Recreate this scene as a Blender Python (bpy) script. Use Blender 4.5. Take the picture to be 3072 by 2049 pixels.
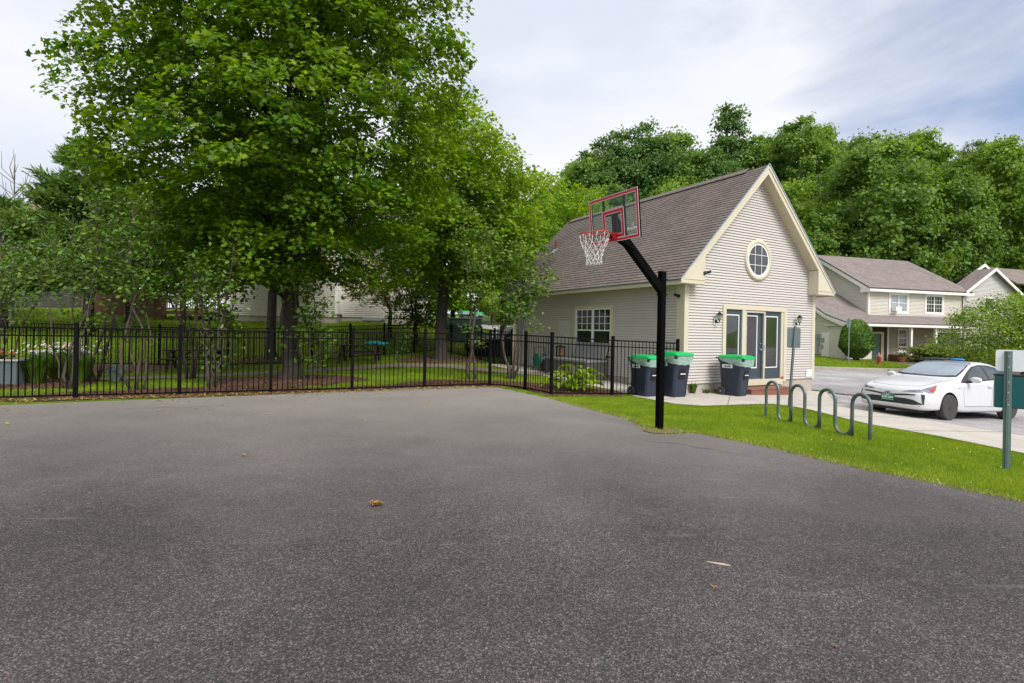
import bpy, bmesh, math, random
import numpy as np
from mathutils import Vector, Matrix
from mathutils.bvhtree import BVHTree

# ------------------------------------------------------------------ scene, camera, light
for o in list(bpy.data.objects):
    bpy.data.objects.remove(o)
S = bpy.context.scene
COL = S.collection
PI = math.pi
EYE = 1.64
cam_d = bpy.data.cameras.new('camera')
cam = bpy.data.objects.new('camera', cam_d)
COL.objects.link(cam)
cam_d.sensor_width = 36
cam_d.lens = 36 * 1581.0 / 3072
cam_d.shift_y = -34.8 / 3072
cam_d.clip_start = 0.05
cam_d.clip_end = 2000
cam.matrix_world = Matrix.Translation((0, 0, EYE)) @ Matrix.Rotation(PI / 2, 4, 'X') @ Matrix.Rotation(0.0195, 4, 'Z')
S.camera = cam
S.render.engine = 'CYCLES'
S.view_settings.view_transform = 'Standard'
S.view_settings.look = 'None'
S.view_settings.exposure = 0.66
S.view_settings.gamma = 1

SUN_DIR = Vector((0.5, -0.75, 0.95)).normalized()      # towards the sun
elev = math.asin(SUN_DIR.z)
azim = math.atan2(SUN_DIR.x, SUN_DIR.y)
W = bpy.data.worlds.new('World')
S.world = W
W.use_nodes = True
nt = W.node_tree
nt.nodes.clear()


def N(nt, typ, **kw):
    n = nt.nodes.new(typ)
    for k, v in kw.items():
        if k == 'inp':
            for a, b in v.items():
                n.inputs[a].default_value = b
        else:
            setattr(n, k, v)
    return n


def ramp(nt, stops, interp='LINEAR'):
    r = nt.nodes.new('ShaderNodeValToRGB')
    r.color_ramp.interpolation = interp
    e = r.color_ramp.elements
    while len(e) < len(stops):
        e.new(0.5)
    for i, (p, c) in enumerate(stops):
        e[i].position = p
        e[i].color = (c[0], c[1], c[2], 1) if hasattr(c, '__len__') else (c, c, c, 1)
    return r


L = nt.links.new
sky = N(nt, 'ShaderNodeTexSky', sky_type='NISHITA', sun_disc=False, sun_elevation=elev, sun_rotation=azim, altitude=200, air_density=1.0, dust_density=0.6, ozone_density=1.6)
tc = N(nt, 'ShaderNodeTexCoord')
mp = N(nt, 'ShaderNodeMapping')
mp.inputs['Scale'].default_value = (1.0, 1.0, 3.0)
mp.inputs['Rotation'].default_value = (0.15, 0.25, 0.5)
L(tc.outputs['Generated'], mp.inputs['Vector'])
n1 = N(nt, 'ShaderNodeTexNoise', inp={'Scale': 1.7, 'Detail': 9.0, 'Roughness': 0.52, 'Distortion': 0.35})
L(mp.outputs[0], n1.inputs['Vector'])
n2 = N(nt, 'ShaderNodeTexNoise', inp={'Scale': 0.9, 'Detail': 5.0, 'Roughness': 0.5})
L(mp.outputs[0], n2.inputs['Vector'])
# clearer sky low on the right hand side, thick cloud elsewhere
dt = N(nt, 'ShaderNodeVectorMath', operation='DOT_PRODUCT')
dt.inputs[1].default_value = Vector((0.78, 0.57, 0.24)).normalized()
L(tc.outputs['Generated'], dt.inputs[0])
cl = N(nt, 'ShaderNodeMapRange', inp={'From Min': 0.86, 'From Max': 1.0, 'To Min': 0.0, 'To Max': 0.42})
L(dt.outputs['Value'], cl.inputs['Value'])
sub = N(nt, 'ShaderNodeMath', operation='SUBTRACT')
L(n1.outputs[0], sub.inputs[0]); L(cl.outputs[0], sub.inputs[1])
cov = N(nt, 'ShaderNodeMapRange', inp={'From Min': 0.10, 'From Max': 0.42, 'To Min': 0.12, 'To Max': 1.0})
L(sub.outputs[0], cov.inputs['Value'])
cc = ramp(nt, [(0.36, (6.9, 7.4, 8.5)), (0.48, (8.6, 8.8, 9.3)), (0.60, (9.4, 9.5, 9.7))])
L(n2.outputs[0], cc.inputs[0])
skm = N(nt, 'ShaderNodeMix', data_type='RGBA', blend_type='MIX')
L(cov.outputs[0], skm.inputs[0])
skb = N(nt, 'ShaderNodeMix', data_type='RGBA', blend_type='MULTIPLY', inp={0: 1.0, 7: (0.95, 1.1, 1.35, 1)})
L(sky.outputs[0], skb.inputs[6])
L(skb.outputs[2], skm.inputs[6]); L(cc.outputs[0], skm.inputs[7])
bg = N(nt, 'ShaderNodeBackground', inp={'Strength': 0.070})
L(skm.outputs[2], bg.inputs[0])
wo = N(nt, 'ShaderNodeOutputWorld')
L(bg.outputs[0], wo.inputs[0])

sd = bpy.data.lights.new('sun', 'SUN')
sd.energy = 2.2
sd.angle = math.radians(28)
sd.color = (1.0, 0.96, 0.9)
so = bpy.data.objects.new('sun', sd)
COL.objects.link(so)
so.rotation_euler = SUN_DIR.to_track_quat('Z', 'Y').to_euler()

rng = np.random.default_rng(7)
random.seed(7)


# ------------------------------------------------------------------ object helpers
def link(o, parent=None):
    COL.objects.link(o)
    if parent is not None:
        o.parent = parent
    return o


def tag(o, label=None, cat=None, group=None, kind=None):
    if label: o['label'] = label
    if cat: o['category'] = cat
    if group: o['group'] = group
    if kind: o['kind'] = kind
    return o


def thing(name, label, cat, loc=(0, 0, 0), rotz=0.0, group=None):
    o = bpy.data.objects.new(name, None)
    o.empty_display_size = 0.2
    COL.objects.link(o)
    o.location = loc
    o.rotation_euler = (0, 0, rotz)
    return tag(o, label, cat, group)


def kids(o):
    return [c for c in bpy.data.objects if c.parent == o]


def dup(root, loc, rotz, label=None, group=None, scale=None):
    r = root.copy()
    COL.objects.link(r)
    r.location = loc
    r.rotation_euler = (root.rotation_euler[0], root.rotation_euler[1], rotz)
    if scale: r.scale = scale
    if label: r['label'] = label
    if group: r['group'] = group
    for ch in kids(root):
        c = ch.copy(); COL.objects.link(c); c.parent = r
        for g in kids(ch):
            d = g.copy(); COL.objects.link(d); d.parent = c
    return r


class MB:
    """collects faces and builds ONE mesh object"""

    def __init__(s):
        s.v = []; s.f = []; s.mi = []; s.uv = []

    def add(s, vs, fs, mi=0, uvs=None):
        b = len(s.v)
        s.v += [tuple(v) for v in vs]
        for k, f in enumerate(fs):
            s.f.append([b + i for i in f]); s.mi.append(mi)
            s.uv.append([uvs[i] for i in f] if uvs else None)
        return s

    def box(s, lo, hi, mi=0, M=None):
        x0, y0, z0 = lo; x1, y1, z1 = hi
        vs = [(x0, y0, z0), (x1, y0, z0), (x1, y1, z0), (x0, y1, z0), (x0, y0, z1), (x1, y0, z1), (x1, y1, z1), (x0, y1, z1)]
        if M is not None: vs = [tuple(M @ Vector(v)) for v in vs]
        return s.add(vs, [(0, 3, 2, 1), (4, 5, 6, 7), (0, 1, 5, 4), (1, 2, 6, 5), (2, 3, 7, 6), (3, 0, 4, 7)], mi)

    def bar(s, a, b, w, h, up=(0, 0, 1), mi=0):
        a = Vector(a); b = Vector(b); d = (b - a).normalized(); up = Vector(up)
        if abs(d.dot(up)) > 0.98: up = Vector((1, 0, 0))
        x = d.cross(up).normalized(); y = x.cross(d).normalized()
        vs = []
        for p in (a, b):
            for sx, sy in ((-1, -1), (1, -1), (1, 1), (-1, 1)):
                vs.append(p + x * sx * w / 2 + y * sy * h / 2)
        return s.add(vs, [(3, 2, 1, 0), (4, 5, 6, 7), (0, 1, 5, 4), (1, 2, 6, 5), (2, 3, 7, 6), (3, 0, 4, 7)], mi)

    def tube(s, pts, rad, n=8, mi=0, cap=True, closed=False):
        pts = [Vector(p) for p in pts]
        if not hasattr(rad, '__len__'): rad = [rad] * len(pts)
        m = len(pts); b = len(s.v); vs = []; ref = None
        for i, p in enumerate(pts):
            if closed: t = (pts[(i + 1) % m] - pts[i - 1]).normalized()
            else: t = (pts[min(i + 1, m - 1)] - pts[max(i - 1, 0)]).normalized()
            if ref is None:
                ref = Vector((0, 0, 1)) if abs(t.z) < 0.9 else Vector((1, 0, 0))
            x = (ref - t * ref.dot(t)).normalized(); y = t.cross(x); ref = x
            for k in range(n):
                a = 2 * PI * k / n
                vs.append(p + (x * math.cos(a) + y * math.sin(a)) * rad[i])
        fs = []
        for i in range(m if closed else m - 1):
            j = (i + 1) % m
            for k in range(n):
                k2 = (k + 1) % n
                fs.append((i * n + k, i * n + k2, j * n + k2, j * n + k))
        if cap and not closed:
            fs.append(tuple(reversed(range(n)))); fs.append(tuple((m - 1) * n + k for k in range(n)))
        return s.add(vs, fs, mi)

    def lathe(s, prof, n=24, c=(0, 0, 0), axis='Z', mi=0, cap=True):
        vs = []
        for r, z in prof:
            for k in range(n):
                a = 2 * PI * k / n
                p = (r * math.cos(a), r * math.sin(a), z)
                if axis == 'X': p = (z, p[0], p[1])
                if axis == 'Y': p = (p[1], z, p[0])
                vs.append((p[0] + c[0], p[1] + c[1], p[2] + c[2]))
        fs = []
        m = len(prof)
        for i in range(m - 1):
            for k in range(n):
                k2 = (k + 1) % n
                fs.append((i * n + k, i * n + k2, (i + 1) * n + k2, (i + 1) * n + k))
        if cap:
            fs.append(tuple(reversed(range(n)))); fs.append(tuple((m - 1) * n + k for k in range(n)))
        return s.add(vs, fs, mi)

    def prism(s, poly, h0, h1, axis='Z', mi=0):
        """poly: 2D points; extruded from h0 to h1 along axis"""
        def P(a, b, h):
            return (a, b, h) if axis == 'Z' else ((a, h, b) if axis == 'Y' else (h, a, b))
        n = len(poly)
        vs = [P(a, b, h0) for a, b in poly] + [P(a, b, h1) for a, b in poly]
        fs = [tuple(reversed(range(n))), tuple(range(n, 2 * n))]
        for i in range(n):
            j = (i + 1) % n
            fs.append((i, j, n + j, n + i))
        return s.add(vs, fs, mi)

    def build(s, name, mat, parent=None, smooth=False, bevel=0.0, seg=2, loc=None, recalc=True):
        me = bpy.data.meshes.new(name)
        me.from_pydata(s.v, [], s.f)
        mats = mat if isinstance(mat, (list, tuple)) else [mat]
        for m in mats: me.materials.append(m)
        if len(mats) > 1:
            me.polygons.foreach_set('material_index', s.mi)
        if any(u is not None for u in s.uv):
            ul = me.uv_layers.new(name='UVMap')
            for p, u in zip(me.polygons, s.uv):
                if u is None: continue
                for li, c in zip(p.loop_indices, u): ul.data[li].uv = c
        if recalc:
            bm = bmesh.new(); bm.from_mesh(me)
            bmesh.ops.recalc_face_normals(bm, faces=bm.faces)
            bm.to_mesh(me); bm.free()
        if smooth:
            me.polygons.foreach_set('use_smooth', [True] * len(me.polygons))
        me.update()
        o = bpy.data.objects.new(name, me)
        if loc: o.location = loc
        link(o, parent)
        if bevel:
            b = o.modifiers.new('bevel', 'BEVEL'); b.width = bevel; b.segments = seg; b.limit_method = 'ANGLE'; b.angle_limit = 0.7
        return o


def raw_mesh(name, verts, nper, mat, parent=None, smooth=False):
    """verts: (n*nper,3) array of separate n-gons"""
    n = len(verts) // nper
    me = bpy.data.meshes.new(name)
    me.vertices.add(len(verts)); me.vertices.foreach_set('co', np.asarray(verts, dtype=np.float32).ravel())
    me.loops.add(len(verts)); me.loops.foreach_set('vertex_index', np.arange(len(verts), dtype=np.int32))
    me.polygons.add(n); me.polygons.foreach_set('loop_start', np.arange(n, dtype=np.int32) * nper)
    me.update(calc_edges=True)
    me.materials.append(mat)
    o = bpy.data.objects.new(name, me)
    link(o, parent)
    return o


def text_mesh(name, s, size, mat, parent, M, ext=0.001, bold=0.0, sx=1.0):
    c = bpy.data.curves.new(name, 'FONT')
    c.body = s; c.size = size; c.extrude = ext; c.align_x = 'CENTER'; c.align_y = 'CENTER'; c.offset = bold
    t = bpy.data.objects.new(name + '_t', c)
    COL.objects.link(t)
    dg = bpy.context.evaluated_depsgraph_get()
    me = bpy.data.meshes.new_from_object(t.evaluated_get(dg))
    bpy.data.objects.remove(t)
    me.name = name
    me.transform(Matrix.Diagonal((sx, 1, 1, 1)))
    me.transform(M)
    me.materials.clear(); me.materials.append(mat)
    return link(bpy.data.objects.new(name, me), parent)


def add_text(mb, s, size, M, ext=0.001, bold=0.0, sx=1.0, mi=0):
    """letters added to an existing builder"""
    c = bpy.data.curves.new('letters', 'FONT')
    c.body = s; c.size = size; c.extrude = ext; c.align_x = 'CENTER'; c.align_y = 'CENTER'; c.offset = bold
    t = bpy.data.objects.new('letters', c)
    COL.objects.link(t)
    dg = bpy.context.evaluated_depsgraph_get()
    me = bpy.data.meshes.new_from_object(t.evaluated_get(dg))
    bpy.data.objects.remove(t)
    D = Matrix.Diagonal((sx, 1, 1, 1))
    mb.add([M @ (D @ v.co) for v in me.vertices], [tuple(p.vertices) for p in me.polygons], mi)
    bpy.data.meshes.remove(me)


# ------------------------------------------------------------------ materials
def new_mat(name):
    m = bpy.data.materials.new(name)
    m.use_nodes = True
    nt = m.node_tree
    b = nt.nodes['Principled BSDF']
    return m, nt, b, nt.links.new


def obj_coords(nt, scale=(1, 1, 1), rot=(0, 0, 0), kind='Object'):
    t = N(nt, 'ShaderNodeTexCoord'); m = N(nt, 'ShaderNodeMapping')
    m.inputs['Scale'].default_value = scale; m.inputs['Rotation'].default_value = rot
    nt.links.new(t.outputs[kind], m.inputs['Vector'])
    return m.outputs[0]


def flat(name, col, rough=0.6, metal=0.0, var=0.12, nscale=6.0, bump=0.0, bscale=60.0, spec=0.5, coat=0.0, dirt=None):
    m, nt, b, L = new_mat(name)
    v = obj_coords(nt)
    n = N(nt, 'ShaderNodeTexNoise', inp={'Scale': nscale, 'Detail': 6.0, 'Roughness': 0.6})
    L(v, n.inputs['Vector'])
    lo = [max(0, c * (1 - var)) for c in col]; hi = [min(1, c * (1 + var)) for c in col]
    r = ramp(nt, [(0.3, lo), (0.7, hi)])
    L(n.outputs[0], r.inputs[0])
    out = r.outputs[0]
    if dirt:
        n3 = N(nt, 'ShaderNodeTexNoise', inp={'Scale': nscale * 2.3, 'Detail': 8.0, 'Roughness': 0.7})
        L(v, n3.inputs['Vector'])
        r3 = ramp(nt, [(0.52, 0.0), (0.72, 0.6)])
        L(n3.outputs[0], r3.inputs[0])
        mx = N(nt, 'ShaderNodeMix', data_type='RGBA', inp={7: (*dirt, 1)})
        L(r3.outputs[0], mx.inputs[0]); L(out, mx.inputs[6])
        out = mx.outputs[2]
    L(out, b.inputs['Base Color'])
    b.inputs['Roughness'].default_value = rough
    b.inputs['Metallic'].default_value = metal
    b.inputs['Specular IOR Level'].default_value = spec
    b.inputs['Coat Weight'].default_value = coat
    b.inputs['Coat Roughness'].default_value = 0.05
    if bump:
        n2 = N(nt, 'ShaderNodeTexNoise', inp={'Scale': bscale, 'Detail': 5.0, 'Roughness': 0.7})
        L(v, n2.inputs['Vector'])
        bu = N(nt, 'ShaderNodeBump', inp={'Strength': bump, 'Distance': 0.01})
        L(n2.outputs[0], bu.inputs['Height']); L(bu.outputs[0], b.inputs['Normal'])
    return m


def leaf_mat(name, cols, trans=0.35, nscale=0.5, rough=0.5, big=0.5):
    """cols: dark, mid, light"""
    m, nt, b, L = new_mat(name)
    g = N(nt, 'ShaderNodeNewGeometry')
    v = obj_coords(nt)
    n = N(nt, 'ShaderNodeTexNoise', inp={'Scale': nscale, 'Detail': 3.0, 'Roughness': 0.6})
    L(v, n.inputs['Vector'])
    mx = N(nt, 'ShaderNodeMath', operation='MULTIPLY_ADD', inp={1: 0.5})
    L(g.outputs['Random Per Island'], mx.inputs[0])
    sc = N(nt, 'ShaderNodeMapRange', inp={'From Min': 0.3, 'From Max': 0.7, 'To Min': 0.0, 'To Max': big})
    L(n.outputs[0], sc.inputs['Value'])
    L(sc.outputs[0], mx.inputs[2])
    r = ramp(nt, [(0.05, cols[0]), (0.5, cols[1]), (0.95, cols[2])])
    L(mx.outputs[0], r.inputs[0])
    L(r.outputs[0], b.inputs['Base Color'])
    b.inputs['Roughness'].default_value = rough
    b.inputs['Specular IOR Level'].default_value = 0.35
    t = N(nt, 'ShaderNodeBsdfTranslucent')
    tcv = N(nt, 'ShaderNodeMix', data_type='RGBA', blend_type='MULTIPLY', inp={0: 1.0, 7: (1.5, 1.35, 0.45, 1)})
    L(r.outputs[0], tcv.inputs[6]); L(tcv.outputs[2], t.inputs[0])
    ms = N(nt, 'ShaderNodeMixShader', inp={0: trans})
    L(b.outputs[0], ms.inputs[1]); L(t.outputs[0], ms.inputs[2])
    L(ms.outputs[0], nt.nodes['Material Output'].inputs[0])
    return m


def siding_mat(name, col, var=0.05):
    m, nt, b, L = new_mat(name)
    v = obj_coords(nt, (0.25, 0.25, 9))
    n = N(nt, 'ShaderNodeTexNoise', inp={'Scale': 1.3, 'Detail': 4.0, 'Roughness': 0.5})
    L(v, n.inputs['Vector'])
    v2 = obj_coords(nt)
    n2 = N(nt, 'ShaderNodeTexNoise', inp={'Scale': 1.2, 'Detail': 8.0, 'Roughness': 0.7})
    L(v2, n2.inputs['Vector'])
    ad = N(nt, 'ShaderNodeMath', operation='ADD'); L(n.outputs[0], ad.inputs[0]); L(n2.outputs[0], ad.inputs[1])
    r = ramp(nt, [(0.7, [c * (1 - var) for c in col]), (1.3, [c * (1 + var) for c in col])])
    hf = N(nt, 'ShaderNodeMapRange', inp={'From Min': 0.0, 'From Max': 2.0, 'To Min': 0.0, 'To Max': 2.0})
    r.color_ramp.elements[0].position = 0.35; r.color_ramp.elements[1].position = 0.65
    ml = N(nt, 'ShaderNodeMath', operation='MULTIPLY', inp={1: 0.5}); L(ad.outputs[0], ml.inputs[0])
    L(ml.outputs[0], r.inputs[0])
    L(r.outputs[0], b.inputs['Base Color'])
    b.inputs['Roughness'].default_value = 0.55
    n3 = N(nt, 'ShaderNodeTexNoise', inp={'Scale': 2.0, 'Detail': 3.0}); L(obj_coords(nt, (0.5, 0.5, 6)), n3.inputs['Vector'])
    bu = N(nt, 'ShaderNodeBump', inp={'Strength': 0.25, 'Distance': 0.01})
    L(n3.outputs[0], bu.inputs['Height']); L(bu.outputs[0], b.inputs['Normal'])
    return m


def shingle_mat(name, c1, c2, c3, row=0.14, wid=0.22):
    m, nt, b, L = new_mat(name)
    t = N(nt, 'ShaderNodeTexCoord')
    br = N(nt, 'ShaderNodeTexBrick', offset=0.37, offset_frequency=2, squash=1.0, inp={'Color1': (*c1, 1), 'Color2': (*c2, 1), 'Mortar': (*c3, 1), 'Scale': 1.0, 'Mortar Size': 0.006, 'Mortar Smooth': 0.3, 'Bias': 0.0, 'Brick Width': wid, 'Row Height': row})
    L(t.outputs['UV'], br.inputs['Vector'])
    n = N(nt, 'ShaderNodeTexNoise', inp={'Scale': 45.0, 'Detail': 6.0, 'Roughness': 0.8}); L(t.outputs['UV'], n.inputs['Vector'])
    n2 = N(nt, 'ShaderNodeTexNoise', inp={'Scale': 0.8, 'Detail': 5.0, 'Roughness': 0.7}); L(t.outputs['UV'], n2.inputs['Vector'])
    r = ramp(nt, [(0.3, 0.62), (0.7, 1.38)]); L(n.outputs[0], r.inputs[0])
    r2 = ramp(nt, [(0.35, 0.85), (0.65, 1.12)]); L(n2.outputs[0], r2.inputs[0])
    a = N(nt, 'ShaderNodeMix', data_type='RGBA', blend_type='MULTIPLY', inp={0: 1.0}); L(br.outputs[0], a.inputs[6]); L(r.outputs[0], a.inputs[7])
    c = N(nt, 'ShaderNodeMix', data_type='RGBA', blend_type='MULTIPLY', inp={0: 1.0}); L(a.outputs[2], c.inputs[6]); L(r2.outputs[0], c.inputs[7])
    L(c.outputs[2], b.inputs['Base Color'])
    b.inputs['Roughness'].default_value = 0.9
    bu = N(nt, 'ShaderNodeBump', inp={'Strength': 0.5, 'Distance': 0.006})
    L(n.outputs[0], bu.inputs['Height']); L(bu.outputs[0], b.inputs['Normal'])
    return m


def glass_mat(name, col=(0.02, 0.03, 0.03), rough=0.03, spec=0.8, var=0.7, sc=1.2):
    m = flat(name, col, rough=rough, var=var, nscale=sc, spec=spec)
    m.node_tree.nodes['Principled BSDF'].inputs['IOR'].default_value = 1.6
    return m


def asphalt_mat(name, base, chips=0.35, light=0.0, sc=95.0):
    m, nt, b, L = new_mat(name)
    v = obj_coords(nt)
    vo = N(nt, 'ShaderNodeTexVoronoi', feature='F1', inp={'Scale': sc, 'Randomness': 1.0}); L(v, vo.inputs['Vector'])
    sep = N(nt, 'ShaderNodeSeparateColor'); L(vo.outputs['Color'], sep.inputs[0])
    r = ramp(nt, [(0.0, 0.25), (0.4, 0.75), (0.68, 1.25), (0.88, 2.2), (1.0, 4.2)]); L(sep.outputs[0], r.inputs[0])
    n = N(nt, 'ShaderNodeTexNoise', inp={'Scale': 0.35, 'Detail': 7.0, 'Roughness': 0.6}); L(v, n.inputs['Vector'])
    r2 = ramp(nt, [(0.3, 0.66), (0.48, 0.95), (0.60, 1.25), (0.72, 1.6)]); L(n.outputs[0], r2.inputs[0])
    n3 = N(nt, 'ShaderNodeTexNoise', inp={'Scale': 7.0, 'Detail': 8.0, 'Roughness': 0.75}); L(v, n3.inputs['Vector'])
    r3 = ramp(nt, [(0.3, 0.8), (0.7, 1.2)]); L(n3.outputs[0], r3.inputs[0])
    hue = N(nt, 'ShaderNodeMix', data_type='RGBA', inp={6: (base[0], base[1], base[2], 1), 7: (base[0] * 1.12, base[1] * 1.0, base[2] * 0.92, 1)})
    L(sep.outputs[1], hue.inputs[0])
    cur = hue.outputs[2]
    for x in (r, r2, r3):
        a = N(nt, 'ShaderNodeMix', data_type='RGBA', blend_type='MULTIPLY', inp={0: 1.0 if x is not r else chips * 2})
        L(cur, a.inputs[6]); L(x.outputs[0], a.inputs[7]); cur = a.outputs[2]
    # dusty worn band near the fence end of the court (real wear: y large = lighter)
    if light:
        sp = N(nt, 'ShaderNodeSeparateXYZ'); L(v, sp.inputs[0])
        wig = N(nt, 'ShaderNodeTexNoise', inp={'Scale': 0.6, 'Detail': 5.0}); L(v, wig.inputs['Vector'])
        ad = N(nt, 'ShaderNodeMath', operation='MULTIPLY_ADD', inp={1: 5.0}); L(wig.outputs[0], ad.inputs[0]); L(sp.outputs[1], ad.inputs[2])
        mr = N(nt, 'ShaderNodeMapRange', inp={'From Min': 6.5, 'From Max': 15.5, 'To Min': 0.0, 'To Max': light}); L(ad.outputs[0], mr.inputs['Value'])
        a = N(nt, 'ShaderNodeMix', data_type='RGBA', inp={7: (0.36, 0.33, 0.30, 1)}); L(mr.outputs[0], a.inputs[0]); L(cur, a.inputs[6]); cur = a.outputs[2]
        # pale scuff scratches
        sc2 = obj_coords(nt, (0.5, 3.2, 1), (0, 0, -0.5))
        n4 = N(nt, 'ShaderNodeTexNoise', inp={'Scale': 1.1, 'Detail': 6.0, 'Roughness': 0.65}); L(sc2, n4.inputs['Vector'])
        r4 = ramp(nt, [(0.64, 0.0), (0.78, 0.22)]); L(n4.outputs[0], r4.inputs[0])
        a = N(nt, 'ShaderNodeMix', data_type='RGBA', inp={7: (0.42, 0.41, 0.40, 1)}); L(r4.outputs[0], a.inputs[0]); L(cur, a.inputs[6]); cur = a.outputs[2]
    L(cur, b.inputs['Base Color'])
    b.inputs['Roughness'].default_value = 0.85
    bu = N(nt, 'ShaderNodeBump', inp={'Strength': 0.55, 'Distance': 0.004})
    L(vo.outputs['Distance'], bu.inputs['Height']); L(bu.outputs[0], b.inputs['Normal'])
    return m


def grass_mat(name, c0, c1, c2):
    m, nt, b, L = new_mat(name)
    v = obj_coords(nt)
    n = N(nt, 'ShaderNodeTexNoise', inp={'Scale': 0.45, 'Detail': 6.0, 'Roughness': 0.65}); L(v, n.inputs['Vector'])
    n2 = N(nt, 'ShaderNodeTexNoise', inp={'Scale': 28.0, 'Detail': 8.0, 'Roughness': 0.85}); L(v, n2.inputs['Vector'])
    a = N(nt, 'ShaderNodeMath', operation='MULTIPLY_ADD', inp={1: 0.75}); L(n2.outputs[0], a.inputs[0]); L(n.outputs[0], a.inputs[2])
    a2 = N(nt, 'ShaderNodeMath', operation='MULTIPLY', inp={1: 0.57}); L(a.outputs[0], a2.inputs[0])
    r = ramp(nt, [(0.32, c0), (0.5, c1), (0.68, c2)]); L(a2.outputs[0], r.inputs[0])
    L(r.outputs[0], b.inputs['Base Color'])
    b.inputs['Roughness'].default_value = 0.8
    b.inputs['Specular IOR Level'].default_value = 0.2
    bu = N(nt, 'ShaderNodeBump', inp={'Strength': 0.8, 'Distance': 0.03})
    L(n2.outputs[0], bu.inputs['Height']); L(bu.outputs[0], b.inputs['Normal'])
    return m


M = {}
M['court'] = asphalt_mat('court asphalt', (0.052, 0.046, 0.048), light=0.64, chips=0.42, sc=140.0)
M['road'] = asphalt_mat('road asphalt', (0.30, 0.30, 0.32), chips=0.12, sc=60)
M['concrete'] = flat('concrete', (0.50, 0.46, 0.41), rough=0.9, var=0.1, nscale=1.5, bump=0.3, bscale=120, dirt=(0.34, 0.29, 0.24))
M['path'] = flat('garden path paving', (0.24, 0.19, 0.15), rough=0.9, var=0.25, nscale=3, bump=0.3)
M['kerb'] = flat('kerb stone', (0.42, 0.38, 0.33), rough=0.9, var=0.15, nscale=3, bump=0.3)
M['grass'] = grass_mat('grass ground', (0.055, 0.105, 0.008), (0.12, 0.19, 0.010), (0.20, 0.26, 0.02))
M['blade'] = leaf_mat('grass blades', [(0.12, 0.21, 0.008), (0.23, 0.35, 0.010), (0.40, 0.46, 0.04)], trans=0.3, nscale=0.9, big=0.5)
M['mulch'] = flat('mulch', (0.11, 0.055, 0.036), rough=0.95, var=0.6, nscale=30, bump=0.9, bscale=60)
M['chip'] = leaf_mat('mulch chips', [(0.06, 0.026, 0.015), (0.15, 0.068, 0.036), (0.32, 0.20, 0.10)], trans=0.0, nscale=3)
M['drop'] = leaf_mat('fallen leaf', [(0.16, 0.09, 0.02), (0.34, 0.24, 0.04), (0.5, 0.42, 0.12)], trans=0.1, nscale=3)
M['siding'] = siding_mat('clubhouse siding', (0.565, 0.525, 0.495))
M['siding_y'] = siding_mat('cream siding', (0.67, 0.63, 0.56))
M['siding_w'] = siding_mat('white siding', (0.62, 0.59, 0.53))
M['siding_g'] = siding_mat('grey siding', (0.60, 0.57, 0.565))
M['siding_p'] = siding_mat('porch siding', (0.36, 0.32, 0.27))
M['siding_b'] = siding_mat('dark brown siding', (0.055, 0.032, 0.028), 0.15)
M['trim'] = flat('cream trim', (0.60, 0.55, 0.42), rough=0.5, var=0.04, nscale=2)
M['trim_w'] = flat('white trim', (0.86, 0.83, 0.79), rough=0.5, var=0.03, nscale=2)
M['shaded_soffit'] = flat('shaded_soffit', (0.52, 0.46, 0.32), rough=0.6, var=0.05)  # trim colour made darker for the shade under the roof edge
M['found'] = flat('foundation concrete', (0.42, 0.38, 0.33), rough=0.9, var=0.12, nscale=2, bump=0.3, dirt=(0.25, 0.22, 0.17))
M['shingle'] = shingle_mat('clubhouse shingles', (0.215, 0.175, 0.16), (0.17, 0.138, 0.128), (0.05, 0.042, 0.04), row=0.14, wid=0.3)
M['shingle2'] = shingle_mat('house shingles', (0.25, 0.21, 0.20), (0.20, 0.165, 0.158), (0.14, 0.115, 0.11), row=0.14, wid=0.3)
M['shingle3'] = shingle_mat('tan shingles', (0.30, 0.2, 0.11), (0.22, 0.15, 0.08), (0.12, 0.08, 0.05))
M['edge'] = flat('drip edge metal', (0.33, 0.40, 0.46), rough=0.4, metal=0.3)
M['glass'] = glass_mat('window glass', (0.018, 0.026, 0.02), spec=1.0)
M['glass2'] = glass_mat('window glass with curtain', (0.30, 0.36, 0.37), rough=0.08, var=0.35, sc=2.5)
M['white'] = flat('white vinyl', (0.82, 0.84, 0.87), rough=0.35, var=0.02)
M['rimback'] = flat('wheel well black', (.004, .004, .004), rough=.9)
M['blackp'] = flat('black powder coat', (0.005, 0.005, 0.006), rough=0.6, var=0.2, nscale=3, spec=0.08)
M['poleblack'] = flat('hoop pole black', (0.003, 0.003, 0.0035), rough=0.55, var=0.3, nscale=5, dirt=(0.005, 0.005, 0.005), spec=0.04)
M['red'] = flat('red board paint', (0.52, 0.010, 0.035), rough=0.35, var=0.05)
M['rimred'] = flat('red rim paint', (0.50, 0.015, 0.03), rough=0.35, var=0.15, nscale=20)
M['netw'] = flat('net cord', (0.80, 0.78, 0.76), rough=0.8, var=0.1, nscale=30)
M['doorblue'] = flat('slate blue door paint', (0.045, 0.066, 0.085), rough=0.4, var=0.05)
M['garage'] = flat('green garage door', (0.10, 0.17, 0.16), rough=0.5, var=0.05)
M['screen'] = flat('insect screen', (0.055, 0.050, 0.058), rough=0.6, var=0.1, nscale=2)
M['alum'] = flat('aluminium frame', (0.55, 0.50, 0.44), rough=0.4, metal=0.2)
M['deckwood'] = flat('red brown deck boards', (0.22, 0.09, 0.06), rough=0.7, var=0.2, nscale=8, bump=0.2)
M['bark'] = flat('bark', (0.055, 0.045, 0.036), rough=0.95, var=0.5, nscale=9, bump=1.0, bscale=22, dirt=(0.12, 0.11, 0.09))
M['bark2'] = flat('smooth grey bark', (0.085, 0.068, 0.054), rough=0.9, var=0.4, nscale=12, bump=0.6, bscale=30)
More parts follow.
